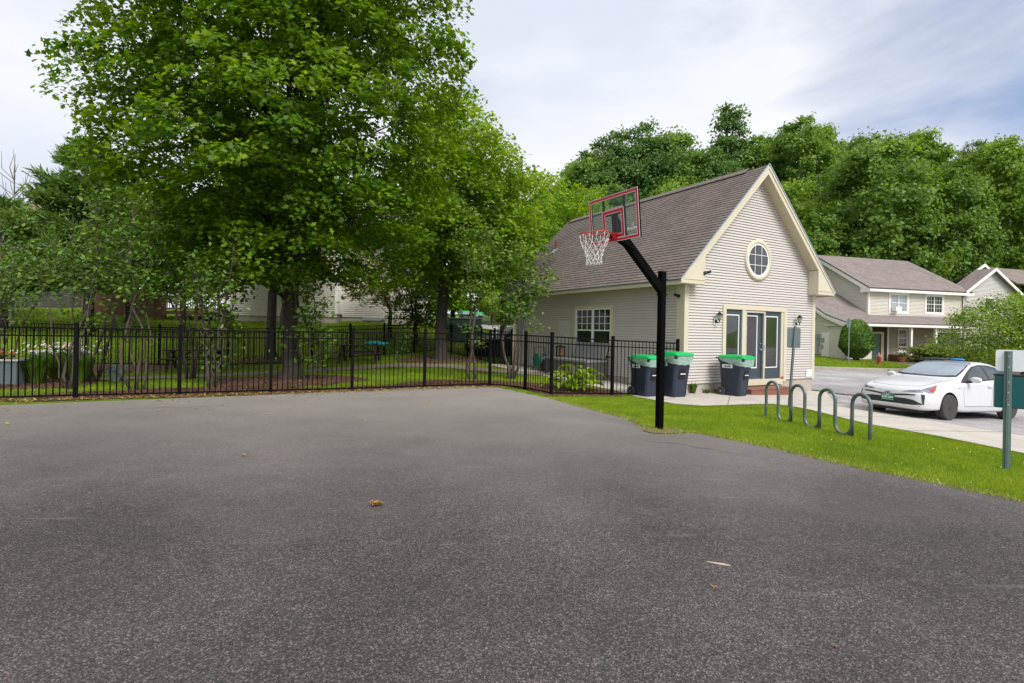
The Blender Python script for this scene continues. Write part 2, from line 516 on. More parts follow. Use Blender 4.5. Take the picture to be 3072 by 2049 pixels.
M['bark3'] = flat('pale bark', (0.28, 0.26, 0.22), rough=0.9, var=0.4, nscale=9, bump=0.6, bscale=30)
M['navy'] = flat('dark blue cart plastic', (0.018, 0.027, 0.050), rough=0.5, var=0.25, nscale=5, bump=0.08, bscale=200, dirt=(0.05, 0.055, 0.06))
M['lidgreen'] = flat('bright green lid plastic', (0.0, 0.46, 0.11), rough=0.38, var=0.06)
M['tyre'] = flat('rubber', (0.05, 0.048, 0.048), rough=0.85, var=0.2, nscale=10, bump=0.2)
M['rim'] = flat('dark wheel', (0.035, 0.035, 0.038), rough=0.35, metal=0.2)
M['rackg'] = flat('galvanised grey green tube', (0.13, 0.17, 0.18), rough=0.42, metal=0.35, var=0.2, nscale=9, dirt=(0.20, 0.18, 0.14))
M['signback'] = flat('grey sign back', (0.16, 0.20, 0.21), rough=0.5, metal=0.2, var=0.08)
M['postgreen'] = flat('green steel post', (0.16, 0.24, 0.23), rough=0.5, metal=0.3, var=0.12, dirt=(0.25, 0.27, 0.25))
M['galv'] = flat('galvanised steel', (0.42, 0.45, 0.48), rough=0.4, metal=0.5, var=0.15)
M['teal'] = flat('teal box', (0.004, 0.095, 0.105), rough=0.35, var=0.06)
M['signw'] = flat('white sign', (0.80, 0.81, 0.86), rough=0.4, var=0.02)
M['carw'] = flat('white car paint', (0.64, 0.65, 0.67), rough=0.35, var=0.01, coat=0.5)
M['card'] = flat('dark car paint', (0.012, 0.014, 0.022), rough=0.25, var=0.05, coat=1.0)
M['carglass'] = glass_mat('car glass', (0.022, 0.04, 0.035), spec=1.0, var=0.5, sc=3)
M['windsh'] = glass_mat('windscreen', (0.24, 0.29, 0.35), rough=0.06, spec=1.0, var=0.25, sc=1.5)
M['plast'] = flat('black plastic', (0.02, 0.021, 0.024), rough=0.5, var=0.1)
M['chrome'] = flat('chrome', (0.75, 0.76, 0.80), rough=0.12, metal=1.0, var=0.02)
M['amber'] = flat('red orange lens', (0.40, 0.035, 0.015), rough=0.15, coat=1.0)
M['lens'] = flat('headlamp lens', (0.20, 0.20, 0.26), rough=0.1, var=0.5, nscale=14, coat=1.0)
M['emblem'] = flat('emblem blue', (0.01, 0.05, 0.16), rough=0.15, coat=1.0)
M['plate'] = flat('green number plate', (0.0, 0.20, 0.10), rough=0.4)
M['hyd'] = flat('red hydrant paint', (0.38, 0.06, 0.045), rough=0.5, var=0.15)
M['terra'] = flat('terracotta', (0.45, 0.13, 0.06), rough=0.8, var=0.1)
M['petal'] = flat('white petals', (0.8, 0.8, 0.76), rough=0.8)
M['petalr'] = flat('red petals', (0.6, 0.05, 0.03), rough=0.8, var=0.3)
M['tablew'] = flat('dark brown table wood', (0.045, 0.022, 0.016), rough=0.7, var=0.3, bump=0.2)
M['chest'] = flat('grey green chest plastic', (0.115, 0.12, 0.10), rough=0.55, var=0.06)
M['chestlid'] = flat('pale grey lid plastic', (0.27, 0.275, 0.26), rough=0.5, var=0.05)
M['tub'] = flat('pale blue planter', (0.22, 0.29, 0.29), rough=0.7, var=0.1)
M['brass'] = flat('dark bronze lamp', (0.02, 0.02, 0.02), rough=0.4, metal=0.5)
M['lampglass'] = flat('lamp glass', (0.30, 0.32, 0.26), rough=0.15, coat=1.0)
M['meter'] = flat('meter grey', (0.36, 0.42, 0.47), rough=0.5, metal=0.2)
M['redwood'] = flat('red stained fence boards', (0.15, 0.065, 0.05), rough=0.8, var=0.2, nscale=6)
M['bluec'] = flat('bright blue cover', (0.02, 0.22, 0.55), rough=0.5)
M['tealc'] = flat('turquoise cloth', (0.02, 0.30, 0.32), rough=0.8, var=0.3)

# ------------------------------------------------------------------ terrain
CP = np.array([
    (-14, 4, 0), (-14, 10, 0), (-8, 3, 0), (0, 1, 0), (0, 6, 0), (-5, 8, 0), (4, 2, 0), (-4, 13, 0), (0, 11, 0), (2.5, 8.8, 0), (5.1, 5.3, 0), (-10, 12, 0), (-0.5, 14.8, 0.02),
    (1.0, 13, 0.0), (3.2, 14.6, -0.1), (4.6, 13, -0.13), (7, 13.4, -0.14), (6.5, 7, -0.08), (5.3, 11, -0.06), (5.9, 8.6, -0.06), (8, 8.5, -0.16), (7.5, 11, -0.2),
    (5.0, 15.4, -0.14), (8, 17, -0.26), (10.7, 18.6, -0.34), (10.1, 14.4, -0.37), (10.7, 13, -0.39), (13.2, 14, -0.5), (10.4, 10.6, -0.3), (12, 8, -0.4), (9, 3, -0.2), (16, 12, -0.55),
    (11, 19, -0.33), (18, 30.8, -0.3), (21.4, 30.2, -0.3), (30, 31, -0.3), (30, 20, -0.5), (20, 22, -0.42), (24, 37, -0.05), (21, 38, 0.12), (28, 41, -0.2), (38, 43, -0.2), (40, 34, -0.3),
    (2.0, 20.8, 0.0), (0.1, 24, 0.05), (-1.5, 27, 0.24), (-3.4, 24, 0.2), (-6.8, 16.3, 0), (-6, 20, 0), (-10.8, 22, 0.0), (-16, 19.5, 0), (-20, 15, 0), (-9, 24, 0.15), (-14, 26, 0.45),
    (-6.5, 29, 0.45), (-15, 34, 1.85), (-8, 35, 1.85), (-22, 34, 1.9), (-32, 34, 2.2), (-3, 38, 1.3), (0, 34, 0.7), (-4, 48, 2.0), (2, 50, 1.6), (-8, 60, 2.6), (4, 62, 2.4), (-20, 60, 3.0), (-45, 50, 3.0),
    (-30, 15, 0), (-30, -5, 0), (30, -5, -0.4), (0, -12, 0), (50, 10, -0.4), (60, 40, 0.0), (25, 60, 0.5), (45, 60, 0.5), (0, 90, 4.0), (-50, 90, 4.0), (50, 95, 1.0), (90, 60, 1.0), (-80, 20, 2), (90, 0, 0), (-80, -20, 0),
], dtype=float)


def _tps(r2):
    return np.where(r2 > 1e-9, 0.5 * r2 * np.log(np.maximum(r2, 1e-9)), 0)


TPN = len(CP)
_K = _tps(((CP[:, None, :2] - CP[None, :, :2]) ** 2).sum(-1)) + np.eye(TPN) * 0.6
_P = np.c_[np.ones(TPN), CP[:, :2]]
TSOL = np.linalg.solve(np.block([[_K, _P], [_P.T, np.zeros((3, 3))]]), np.r_[CP[:, 2], 0, 0, 0])


def ground(x, y):
    x = np.atleast_1d(np.asarray(x, float)); y = np.atleast_1d(np.asarray(y, float))
    cx = np.clip(x, -80, 90); cy = np.clip(y, -20, 95)
    r2 = (cx[:, None] - CP[None, :, 0]) ** 2 + (cy[:, None] - CP[None, :, 1]) ** 2
    z = _tps(r2) @ TSOL[:TPN] + TSOL[TPN] + cx * TSOL[TPN + 1] + cy * TSOL[TPN + 2]
    d = np.hypot(x, y)
    t = np.clip((d - 50) / 75, 0, 1); t = t * t * (3 - 2 * t)
    s = np.clip((x + 0.05 * d + 4) / 28, 0, 1); s = s * s * (3 - 2 * s)
    q_ = x / np.maximum(y, 1)
    h = 23 * t * s * (0.8 + 0.1 * np.clip(x / 50, 0, 1)) * (1 + 0.17 * np.exp(-((q_ - 0.62) / 0.16) ** 2) - 0.10 * np.exp(-((q_ - 1.0) / 0.16) ** 2)) * np.clip(y / 30, 0, 1)
    return z + h


def gz(x, y, off=0.0):
    return float(ground(x, y)[0]) + off


def grid_sheet(name, xs, ys, mat, off=0.0):
    X, Y = np.meshgrid(xs, ys)
    Z = np.concatenate([ground(X[i], Y[i]) for i in range(len(ys))]) + off
    v = np.c_[X.ravel(), Y.ravel(), Z]
    nx = len(xs)
    f = []
    for j in range(len(ys) - 1):
        for i in range(nx - 1):
            a = j * nx + i
            f.append((a, a + 1, a + nx + 1, a + nx))
    mb = MB(); mb.v = [tuple(p) for p in v]; mb.f = f; mb.mi = [0] * len(f); mb.uv = [None] * len(f)
    return mb.build(name, mat, smooth=True, recalc=False)


def smooth_poly(pts, n=6):
    """closed catmull-rom"""
    P = np.array(pts, float); m = len(P); out = []
    for i in range(m):
        p0, p1, p2, p3 = P[i - 1], P[i], P[(i + 1) % m], P[(i + 2) % m]
        for k in range(n):
            t = k / n
            out.append(0.5 * ((2 * p1) + (-p0 + p2) * t + (2 * p0 - 5 * p1 + 4 * p2 - p3) * t * t + (-p0 + 3 * p1 - 3 * p2 + p3) * t ** 3))
    return [tuple(p) for p in out]


def sheet(name, poly, mat, off, step=1.0, thick=0.0, kind='structure'):
    """polygon laid on the terrain, cut on the terrain's own grid lines"""
    bm = bmesh.new()
    vs = [bm.verts.new((x, y, 0)) for x, y in poly]
    bm.faces.new(vs)
    bmesh.ops.triangulate(bm, faces=bm.faces[:])
    xs = [p[0] for p in poly]; ys = [p[1] for p in poly]
    a = math.ceil(min(xs) / step) * step
    while a < max(xs):
        bmesh.ops.bisect_plane(bm, geom=bm.verts[:] + bm.edges[:] + bm.faces[:], plane_co=(a, 0, 0), plane_no=(1, 0, 0)); a += step
    a = math.ceil(min(ys) / step) * step
    while a < max(ys):
        bmesh.ops.bisect_plane(bm, geom=bm.verts[:] + bm.edges[:] + bm.faces[:], plane_co=(0, a, 0), plane_no=(0, 1, 0)); a += step
    bmesh.ops.recalc_face_normals(bm, faces=bm.faces)
    for f in bm.faces:
        if f.normal.z < 0: f.normal_flip()
    co = np.array([v.co[:] for v in bm.verts])
    z = ground(co[:, 0], co[:, 1]) + off
    for v, zz in zip(bm.verts, z): v.co.z = zz
    if thick:
        r = bmesh.ops.extrude_face_region(bm, geom=bm.faces[:])
        # keep the top where it is, push the original faces down
        newv = {e for e in r['geom'] if isinstance(e, bmesh.types.BMVert)}
        for v in bm.verts:
            if v not in newv: v.co.z -= thick
    me = bpy.data.meshes.new(name)
    bm.to_mesh(me); bm.free()
    me.materials.append(mat)
    o = bpy.data.objects.new(name, me); COL.objects.link(o)
    if kind: o['kind'] = kind
    return o


g0 = grid_sheet('grass_ground', np.arange(-50, 61, 1.0), np.arange(-12, 71, 1.0), M['grass'])
g0['kind'] = 'structure'
xs = np.r_[np.arange(-400, -50, 25), np.arange(-50, 61, 3.0), np.arange(75, 420, 25)]
ys = np.r_[np.arange(70, 160, 3.0), np.arange(170, 500, 30)]
hill = grid_sheet('hillside', xs, ys, M['grass'], -0.02); hill['kind'] = 'structure'
for nm, xx, yy in (('terrain', np.r_[np.arange(-400, -50, 25), -50], np.arange(-60, 80, 10)), ('terrain', np.r_[np.arange(60, 400, 10)], np.arange(-60, 80, 5)), ('terrain', np.arange(-50, 61, 10), np.array([-60, -40, -20, -12]))):
    o = grid_sheet(nm, xx, yy, M['grass'], -0.03); o['kind'] = 'structure'

# ------------------------------------------------------------------ surfaces on the ground
court_back = [(-16.5, 6.2), (-12.6, 8.3), (-9.6, 9.95), (-7.6, 11.1), (-5.66, 12.22), (-4.0, 13.3), (-2.3, 14.26), (-1.23, 14.66), (-0.4, 14.6), (0.27, 13.63), (0.96, 12.56), (1.75, 10.83), (2.2, 9.9), (2.3, 9.0), (2.35, 8.55), (2.62, 8.42), (2.95, 8.6), (3.4, 8.03), (3.74, 7.51), (4.17, 6.65), (5.14, 5.26)]
court_poly = court_back + [(6.3, 3.7), (7.6, 1.2), (8.2, -3), (8, -9), (-20, -9), (-22, 2)]
_cp = []
for i in range(len(court_back) - 1):
    a = court_back[i]; b = court_back[i + 1]
    n = max(2, int(math.dist(a, b) / 0.15))
    for k in range(n):
        t = k / n
        w = 0.035 * math.sin(i * 7 + k * 1.9) + random.uniform(-0.02, 0.02)
        _cp.append((a[0] + (b[0] - a[0]) * t + w, a[1] + (b[1] - a[1]) * t + w))
court_poly = _cp + court_poly[len(court_back) - 1:]
sheet('asphalt_court', court_poly, M['court'], 0.024)
UB = np.array([math.cos(0.5178), math.sin(0.5178)]); VB = np.array([-math.sin(0.5178), math.cos(0.5178)]); BB = np.array([5.05, 15.466])


def CL(u, v):
    p = BB + UB * u + VB * v
    return (float(p[0]), float(p[1]))


lawn_edge = [(3.1, 15.3), (3.34, 14.33), (3.72, 13.58), (4.05, 12.9), (4.65, 12.75), (5.92, 13.25), (6.7, 13.5), (7.05, 13.2), (7.26, 12.77), (7.38, 11.76), (7.52, 10.91), (7.92, 9.86), (8.1, 8.51), (8.6, 6.4), (9.4, 2.0), (10.0, -9)]
conc = lawn_edge + [(11.7, -9), (11.0, 5), (10.38, 10.64), (10.12, 12.14), (9.95, 15.03), (9.5, 15.4), CL(6.9, -0.3), CL(6.45, 0.05), CL(0.02, 0.05), CL(-0.02, 9.85), CL(-1.5, 9.85), CL(-1.7, 2.5)]
sheet('concrete_pavement', conc, M['concrete'], 0.016)
road = [(11.7, -10), (11.0, 5), (10.38, 10.64), (10.12, 12.14), (9.95, 15.03), (9.5, 15.42), CL(6.92, -0.25), CL(6.9, 10.5), (5.5, 31), (5.6, 37), (10, 34.5), (14, 32), (17.96, 30.86), (21.4, 30.2), (30.3, 31.2), (45, 33), (58, 36), (58, -10)]
sheet('road', road, M['road'], 0.02)
far_street = [(-16, 46), (-6, 45), (2, 44.5), (7, 43), (9, 50), (4, 55), (-6, 57), (-18, 58)]
sheet('far_street', far_street, M['road'], 0.03)
drive = [(27.6, 38.9), (30.6, 39.7), (32.5, 38), (31.2, 31.3), (25.0, 30.6)]
sheet('driveway', drive, M['road'], 0.03)
pc = [(-18, 13.3), (-14, 14.3), (-12.2, 15.4), (-9.5, 17.4), (-7.7, 19.4), (-4.66, 21.6), (-2.5, 21.6), (-1.1, 20.4), (0.6, 19.6), CL(-0.9, 5.6)]
lft = []; rgt = []
for i, p in enumerate(pc):
    a = np.array(pc[max(i - 1, 0)]); b = np.array(pc[min(i + 1, len(pc) - 1)]); d = (b - a) / np.linalg.norm(b - a); nn = np.array([-d[1], d[0]])
    lft.append(tuple(np.array(p) + nn * 0.62)); rgt.append(tuple(np.array(p) - nn * 0.62))
path_poly = lft + rgt[::-1]
sheet('garden_path', path_poly, M['path'], 0.024)
kb = MB()
ke = [(10, 34.3), (14, 31.8), (17.96, 30.66), (21.4, 30.0), (30.3, 31.0), (45, 32.8), (58, 35.8)]
ks = []
for i in range(len(ke) - 1):
    n = int(math.dist(ke[i], ke[i + 1]) / 1.0) + 1
    ks += [(ke[i][0] + (ke[i + 1][0] - ke[i][0]) * k / n, ke[i][1] + (ke[i + 1][1] - ke[i][1]) * k / n) for k in range(n)]
for i in range(len(ks) - 1):
    a, b = ks[i], ks[i + 1]
    d = np.array(b) - np.array(a); d /= np.linalg.norm(d); nn = np.array([-d[1], d[0]]) * 0.16
    za, zb = gz(*a), gz(*b)
    vs = [(a[0] - nn[0], a[1] - nn[1], za - .1), (b[0] - nn[0], b[1] - nn[1], zb - .1), (b[0] - nn[0], b[1] - nn[1], zb + .15), (a[0] - nn[0], a[1] - nn[1], za + .15),
          (a[0] + nn[0], a[1] + nn[1], za - .1), (b[0] + nn[0], b[1] + nn[1], zb - .1), (b[0] + nn[0], b[1] + nn[1], zb + .16), (a[0] + nn[0], a[1] + nn[1], za + .16)]
    kb.add(vs, [(0, 1, 2, 3), (3, 2, 6, 7), (5, 4, 7, 6)])
tag(kb.build('kerb', M['kerb']), kind='structure')
FA = np.array([-10.44, 10.75]); FD = np.array([9.83, 4.31]); FL = np.linalg.norm(FD); FDn = FD / FL; FN = np.array([-FDn[1], FDn[0]])


def FP(s, o=0.0):
    """point s metres along the front fence from the pavement corner post going left, o metres inside"""
    p = FA + FD - FDn * s + FN * o
    return (float(p[0]), float(p[1]))


strip_out = [FP(s, -0.42 + 0.07 * math.sin(s * 3.1)) for s in np.arange(-0.2, 19, 0.35)]
strip_in = [FP(s, 1.15 + 0.5 * math.sin(s * 0.9 + 1) + 0.15 * math.sin(s * 4)) for s in np.arange(19, -0.2, -0.35)]
mulch_polys = [strip_out + strip_in]
sheet('mulch_bed', mulch_polys[0], M['mulch'], 0.012)


def blob(cx, cy, r, seed=0, n=26):
    return [(cx + r * (1 + 0.12 * math.sin(3 * a + seed) + 0.06 * math.sin(7 * a + seed * 2)) * math.cos(a), cy + r * (1 + 0.12 * math.sin(2 * a + seed * 3)) * 0.9 * math.sin(a)) for a in np.linspace(0, 2 * PI, n, endpoint=False)]


for k, (x, y, r) in enumerate([(-6.6, 15.6, 2.1), (-10.85, 23.2, 1.7), (-3.35, 24.4, 2.0), (-12.9, 13.9, 1.8), (-14.4, 19.3, 1.9)]):
    p = blob(x, y, r, k); mulch_polys.append(p)
    sheet('mulch_bed', p, M['mulch'], 0.016 + 0.001 * k)
p = [(-0.4, 15.3), (0.5, 14.25), (0.85, 13.15), (1.3, 13.2), (2.6, 13.8), (3.05, 14.1), (2.95, 15.0), (2.2, 15.9), (1.0, 16.2), (-0.3, 16.5), (-2.5, 16.3), (-2.3, 15.2)]
p = smooth_poly(p, 4); mulch_polys.append(p)
sheet('mulch_bed', p, M['mulch'], 0.021)
p = smooth_poly([CL(6.75, -0.45), CL(7.0, -0.9), CL(7.5, -1.5), CL(7.2, -1.6), CL(6.8, -1.1), CL(6.5, -0.6)], 4)
sheet('mulch_bed', p, M['mulch'], 0.036)
sheet('mulch_bed', blob(24.1, 36.8, 1.7, 3), M['mulch'], 0.02)
dp = blob(2.5, 8.70, .33, 2); sheet('dirt_contact_shade', dp, flat('dry dirt', (.15, .115, .075), rough=.95, var=.4, nscale=14, bump=.6), 0.034)  # dry dirt ring, also darkening the pole's foot as a contact shadow
# concrete joints
jb = MB()
for a, b in (((3.9, 13.6), CL(0.2, -0.1)), ((5.4, 13.1), CL(2.0, -.1)), ((7.4, 11.9), (10.1, 12.9)), ((7.75, 10.3), (10.35, 11.0)), ((8.2, 8.3), (10.6, 8.8)), ((7.0, 13.5), (9.8, 15.0))):
    n = 14
    d = np.array(b) - np.array(a); d /= np.linalg.norm(d); w = np.array([-d[1], d[0]]) * 0.009
    q = [np.array(a) + (np.array(b) - np.array(a)) * k / n for k in range(n + 1)]
    for i in range(n):
        vs = [(*(q[i] - w), gz(*q[i], .020)), (*(q[i + 1] - w), gz(*q[i + 1], .020)), (*(q[i + 1] + w), gz(*q[i + 1], .020)), (*(q[i] + w), gz(*q[i], .020))]
        jb.add(vs, [(0, 1, 2, 3)])
tag(jb.build('pavement_joints', flat('joint dirt', (0.18, 0.16, 0.13), rough=1)), kind='structure')


def in_poly(x, y, poly):
    P = np.array(poly); c = np.zeros(len(x), bool); j = len(P) - 1
    for i in range(len(P)):
        xi, yi = P[i]; xj, yj = P[j]
        if yi != yj:
            c ^= ((yi > y) != (yj > y)) & (x < (xj - xi) * (y - yi) / (yj - yi) + xi)
        j = i
    return c


def scatter(poly, dens, excl=(), rs=1):
    r = np.random.default_rng(rs)
    P = np.array(poly); lo = P.min(0); hi = P.max(0)
    n = int((hi[0] - lo[0]) * (hi[1] - lo[1]) * dens)
    x = r.uniform(lo[0], hi[0], n); y = r.uniform(lo[1], hi[1], n)
    k = in_poly(x, y, poly)
    for e in excl: k &= ~in_poly(x, y, e)
    return x[k], y[k]


def blades(name, poly, dens, h, w, mat, excl=(), rs=1, lean=0.6, off=0.0):
    x, y = scatter(poly, dens, excl, rs)
    r = np.random.default_rng(rs + 50)
    n = len(x)
    z = np.concatenate([ground(x[i:i + 4000], y[i:i + 4000]) for i in range(0, n, 4000)]) + off
    a = r.uniform(0, 2 * PI, n); hh = h * r.uniform(0.5, 1.3, n); l = lean * hh * r.uniform(0.1, 1.0, n); b = r.uniform(0, 2 * PI, n)
    dx = np.cos(a) * w / 2; dy = np.sin(a) * w / 2
    v = np.empty((n, 3, 3))
    v[:, 0] = np.c_[x - dx, y - dy, z - 0.01]; v[:, 1] = np.c_[x + dx, y + dy, z - 0.01]; v[:, 2] = np.c_[x + np.cos(b) * l, y + np.sin(b) * l, z + hh]
    return tag(raw_mesh(name, v.reshape(-1, 3), 3, mat), kind='stuff')


lawn = [(0.1, 14.0), (0.96, 12.56), (1.75, 10.83), (2.2, 9.9), (2.32, 9.0), (2.7, 8.55), (2.95, 8.66), (3.4, 8.05), (3.74, 7.53), (4.17, 6.67), (5.14, 5.28), (6.3, 3.72), (7.2, 2.0)] + [(9.3, 2.0), (8.6, 6.4), (8.08, 8.51), (7.9, 9.86), (7.5, 10.91), (7.35, 11.76), (7.22, 12.77), (7.03, 13.18), (6.7, 13.45), (5.92, 13.2), (4.65, 12.7), (4.03, 12.88), (3.7, 13.56), (3.3, 14.3), (2.8, 14.0), (1.1, 13.2), (0.6, 13.9), (0.3, 14.3)]
b1 = blades('lawn_grass', lawn, 3600, 0.038, 0.007, M['blade'], excl=[blob(2.49, 8.8, 0.2, 1)], rs=3, off=0.0)
tag(b1, 'short bright green grass between the court and the pavement', 'grass')
garden = [(-22, 7.5), FP(0, 0.2), (0.5, 15.8), CL(-1.8, 2), CL(-1.7, 9.5), (-2.5, 27.5), (-6.2, 29.6), (-8.7, 23.8), (-11.4, 21.4), (-16, 20.2), (-22, 20)]
b2 = blades('garden_grass', garden, 420, 0.055, 0.016, M['blade'], excl=mulch_polys + [path_poly], rs=4)
tag(b2, 'grass of the fenced garden under the trees', 'grass')
bank = [(-36, 20), (-16, 20.2), (-11.4, 21.4), (-8.7, 23.8), (-6.2, 29.6), (-2.5, 27.5), (5, 31), (4, 43), (-6, 44), (-7, 35.5), (-20, 35), (-36, 38)]
b3 = blades('bank_grass', bank, 90, 0.09, 0.05, M['blade'], rs=5)
tag(b3, 'grass bank rising behind the garden fence', 'grass')
fr = [(14.2, 32.1), (17.96, 30.95), (21.4, 30.3), (25.2, 31), (27.5, 38.4), (27.6, 41), (20, 39), (16, 42), (10, 44), (6, 42), (5.8, 37.2), (10, 34.8)]
b4 = blades('verge_grass', fr, 90, 0.09, 0.05, M['blade'], rs=6)
tag(b4, 'grass verge across the road in front of the beige house', 'grass')
frr = [(31.4, 31.4), (45, 33.1), (57, 36), (57, 48), (40, 44), (33, 40)]
b5 = blades('verge_grass', frr, 60, 0.09, 0.06, M['blade'], rs=7)
tag(b5, 'grass verge across the road right of the driveway', 'grass')
fx = []; fy = []
for i in range(10, len(court_back) - 1):
    a = np.array(court_back[i]); b = np.array(court_back[i + 1]); n = int(np.linalg.norm(b - a) * 520); tt = rng.uniform(0, 1, n); o_ = rng.normal(0.02, .05, n); d = (b - a) / np.linalg.norm(b - a); q = a + (b - a) * tt[:, None] + np.array([-d[1], d[0]]) * o_[:, None]
    fx += list(q[:, 0]); fy += list(q[:, 1])
q = rng.normal(0, .17, (700, 2)) + np.array([2.5, 8.74]); fx += list(q[:, 0]); fy += list(q[:, 1])
fx = np.array(fx); fy = np.array(fy); fz = ground(fx, fy) + .02; n = len(fx); a_ = rng.uniform(0, 6.28, n); h_ = rng.uniform(.015, .065, n); l_ = h_ * rng.uniform(.3, 1.4, n); c_ = rng.uniform(0, 6.28, n)
v = np.empty((n, 3, 3)); v[:, 0] = np.c_[fx - np.cos(a_) * .004, fy - np.sin(a_) * .004, fz]; v[:, 1] = np.c_[fx + np.cos(a_) * .004, fy + np.sin(a_) * .004, fz]; v[:, 2] = np.c_[fx + np.cos(c_) * l_, fy + np.sin(c_) * l_, fz + h_]
M['dry'] = leaf_mat('dry grass', [(.16, .20, .02), (.30, .33, .05), (.48, .43, .18)], trans=.2, nscale=2)
tag(raw_mesh('dry_grass_edge', v.reshape(-1, 3), 3, M['dry']), 'ragged dry grass along the edge of the court and round the pole', 'grass', kind='stuff')
# cracks in the asphalt
cb = MB()
for (x0, y0, ang, ln, sd_) in ((-.9, 13.9, -.1, 1.7, 1), (-1.6, 13.3, .2, 1.3, 2), (3.2, 6.9, 2.5, 1.6, 3), (-7.5, 9.8, .5, 2.2, 4), (1.2, 10.6, -1.0, 1.5, 5)):
    r_ = random.Random(sd_); x_, y_ = x0, y0; a_ = ang; P = [(x_, y_)]
    while ln > 0: st_ = r_.uniform(.04, .10); a_ += r_.uniform(-.5, .5); a_ = ang + (a_ - ang) * .8; x_ += st_ * math.cos(a_); y_ += st_ * math.sin(a_); P.append((x_, y_)); ln -= st_
    for i in range(len(P) - 1):
        w0 = .006 * math.sin(PI * i / len(P)) + .001; w1 = .006 * math.sin(PI * (i + 1) / len(P)) + .001
        cb.add([(P[i][0], P[i][1] - w0, gz(*P[i], .029)), (P[i + 1][0], P[i + 1][1] - w1, gz(*P[i + 1], .029)), (P[i + 1][0], P[i + 1][1] + w1, gz(*P[i + 1], .029)), (P[i][0], P[i][1] + w0, gz(*P[i], .029))], [(0, 1, 2, 3)])
tag(cb.build('court_cracks', flat('crack', (.012, .011, .011), rough=1)), kind='structure')
# clover flowers
x, y = scatter(lawn, 5, rs=9)
n = len(x); z = ground(x, y) + 0.035
cv = []
for i in range(n):
    r_ = 0.007 * random.uniform(.6, 1.2)
    for k in range(5):
        a = 2 * PI * k / 5; cv.append((x[i] + r_ * math.cos(a), y[i] + r_ * math.sin(a), z[i] + random.uniform(0, .006)))
tag(raw_mesh('clover_flowers', cv, 5, M['petal']), 'tiny white clover flowers in the lawn', 'flowers', kind='stuff')


def litter(name, x, y, mat, size, seed, off, kind='stuff'):
    r = np.random.default_rng(seed); n = len(x)
    z = np.concatenate([ground(x[i:i + 4000], y[i:i + 4000]) for i in range(0, n, 4000)]) + off + r.uniform(0, 0.012, n)
    a = r.uniform(0, 2 * PI, n); s = size * r.uniform(0.4, 1.2, n); ra = r.uniform(0.25, 0.6, n); t = r.normal(0, 0.25, n); t2 = r.normal(0, .25, n)
    v = np.empty((n, 4, 3))
    for k, (p, q) in enumerate(((-1, 0), (0, -1), (1, 0), (0, 1))):
        u_ = p * s / 2; w_ = q * s / 2 * ra
        v[:, k] = np.c_[x + u_ * np.cos(a) - w_ * np.sin(a), y + u_ * np.sin(a) + w_ * np.cos(a), z + u_ * t + w_ * t2 + 0.004]
    return tag(raw_mesh(name, v.reshape(-1, 3), 4, mat), kind=kind)


for k, (pl, dn) in enumerate(((mulch_polys[0], 420), (mulch_polys[6], 420), (mulch_polys[4], 350), (mulch_polys[1], 300), (mulch_polys[3], 200))):
    x, y = scatter(pl, dn, rs=20 + k)
    if k == 0: X_, Y_ = x, y
    else: X_ = np.r_[X_, x]; Y_ = np.r_[Y_, y]
tag(litter('mulch_chips', X_, Y_, M['chip'], 0.07, 5, 0.02), 'red brown bark chips spread under fence and trees', 'mulch')
r = np.random.default_rng(11)
s_ = r.uniform(-0.3, 18, 2600); o_ = -0.42 + r.normal(0, 0.16, 2600)
pts = FA[None] + FD[None] - FDn[None] * s_[:, None] + FN[None] * o_[:, None]
s2 = r.uniform(2, 17, 420); o2 = -0.5 - r.exponential(1.1, 420)
pts2 = FA[None] + FD[None] - FDn[None] * s2[:, None] + FN[None] * o2[:, None]
pts = np.r_[pts, pts2]
tag(litter('fallen_leaves', pts[:, 0], pts[:, 1], M['drop'], 0.075, 6, 0.03), 'small yellow leaves fallen along the foot of the fence', 'leaves')

# ------------------------------------------------------------------ siding and roofs
def siding(mb, P, interval, z0, z1, course, holes=(), mi=0, proj=0.018, slot=0.020):
    """P(u, z, out) -> point; interval(z) -> (u0, u1); holes: (u0, u1, z0, z1)"""
    z = z0
    while z < z1 - 1e-4:
        za, zb = z, min(z + course, z1)
        a0, a1 = interval(za); b0, b1 = interval(zb - 1e-4)
        segs = [(a0, a1, b0, b1)]
        for (h0, h1, hz0, hz1) in holes:
            if za < hz1 - 0.02 and zb > hz0 + 0.02:
                ns = []
                for (p0, p1, q0, q1) in segs:
                    if h0 > p0 and h0 < p1: ns.append((p0, h0, q0, h0))
                    if h1 < p1 and h1 > p0: ns.append((h1, p1, h1, q1))
                    if h1 <= p0 or h0 >= p1: ns.append((p0, p1, q0, q1))
                segs = ns
        for (p0, p1, q0, q1) in segs:
            if p1 - p0 < 0.005 and q1 - q0 < .005: continue
            q0 = max(q0, min(p0, q1)); sl = slot
            vs = [P(p0, za, -0.03), P(p1, za, -0.03), P(p1, za, proj), P(p0, za, proj), P(p0, za + 0.012, proj), P(p1, za + 0.012, proj), P(q1, zb - sl, 0.002), P(q0, zb - sl, 0.002), P(q1, zb - sl, -0.03), P(q0, zb - sl, -0.03), P(q1, zb, -0.03), P(q0, zb, -0.03)]
            mb.add(vs, [(0, 1, 2, 3), (3, 2, 5, 4), (4, 5, 6, 7), (7, 6, 8, 9), (9, 8, 10, 11)], mi)
        z += course


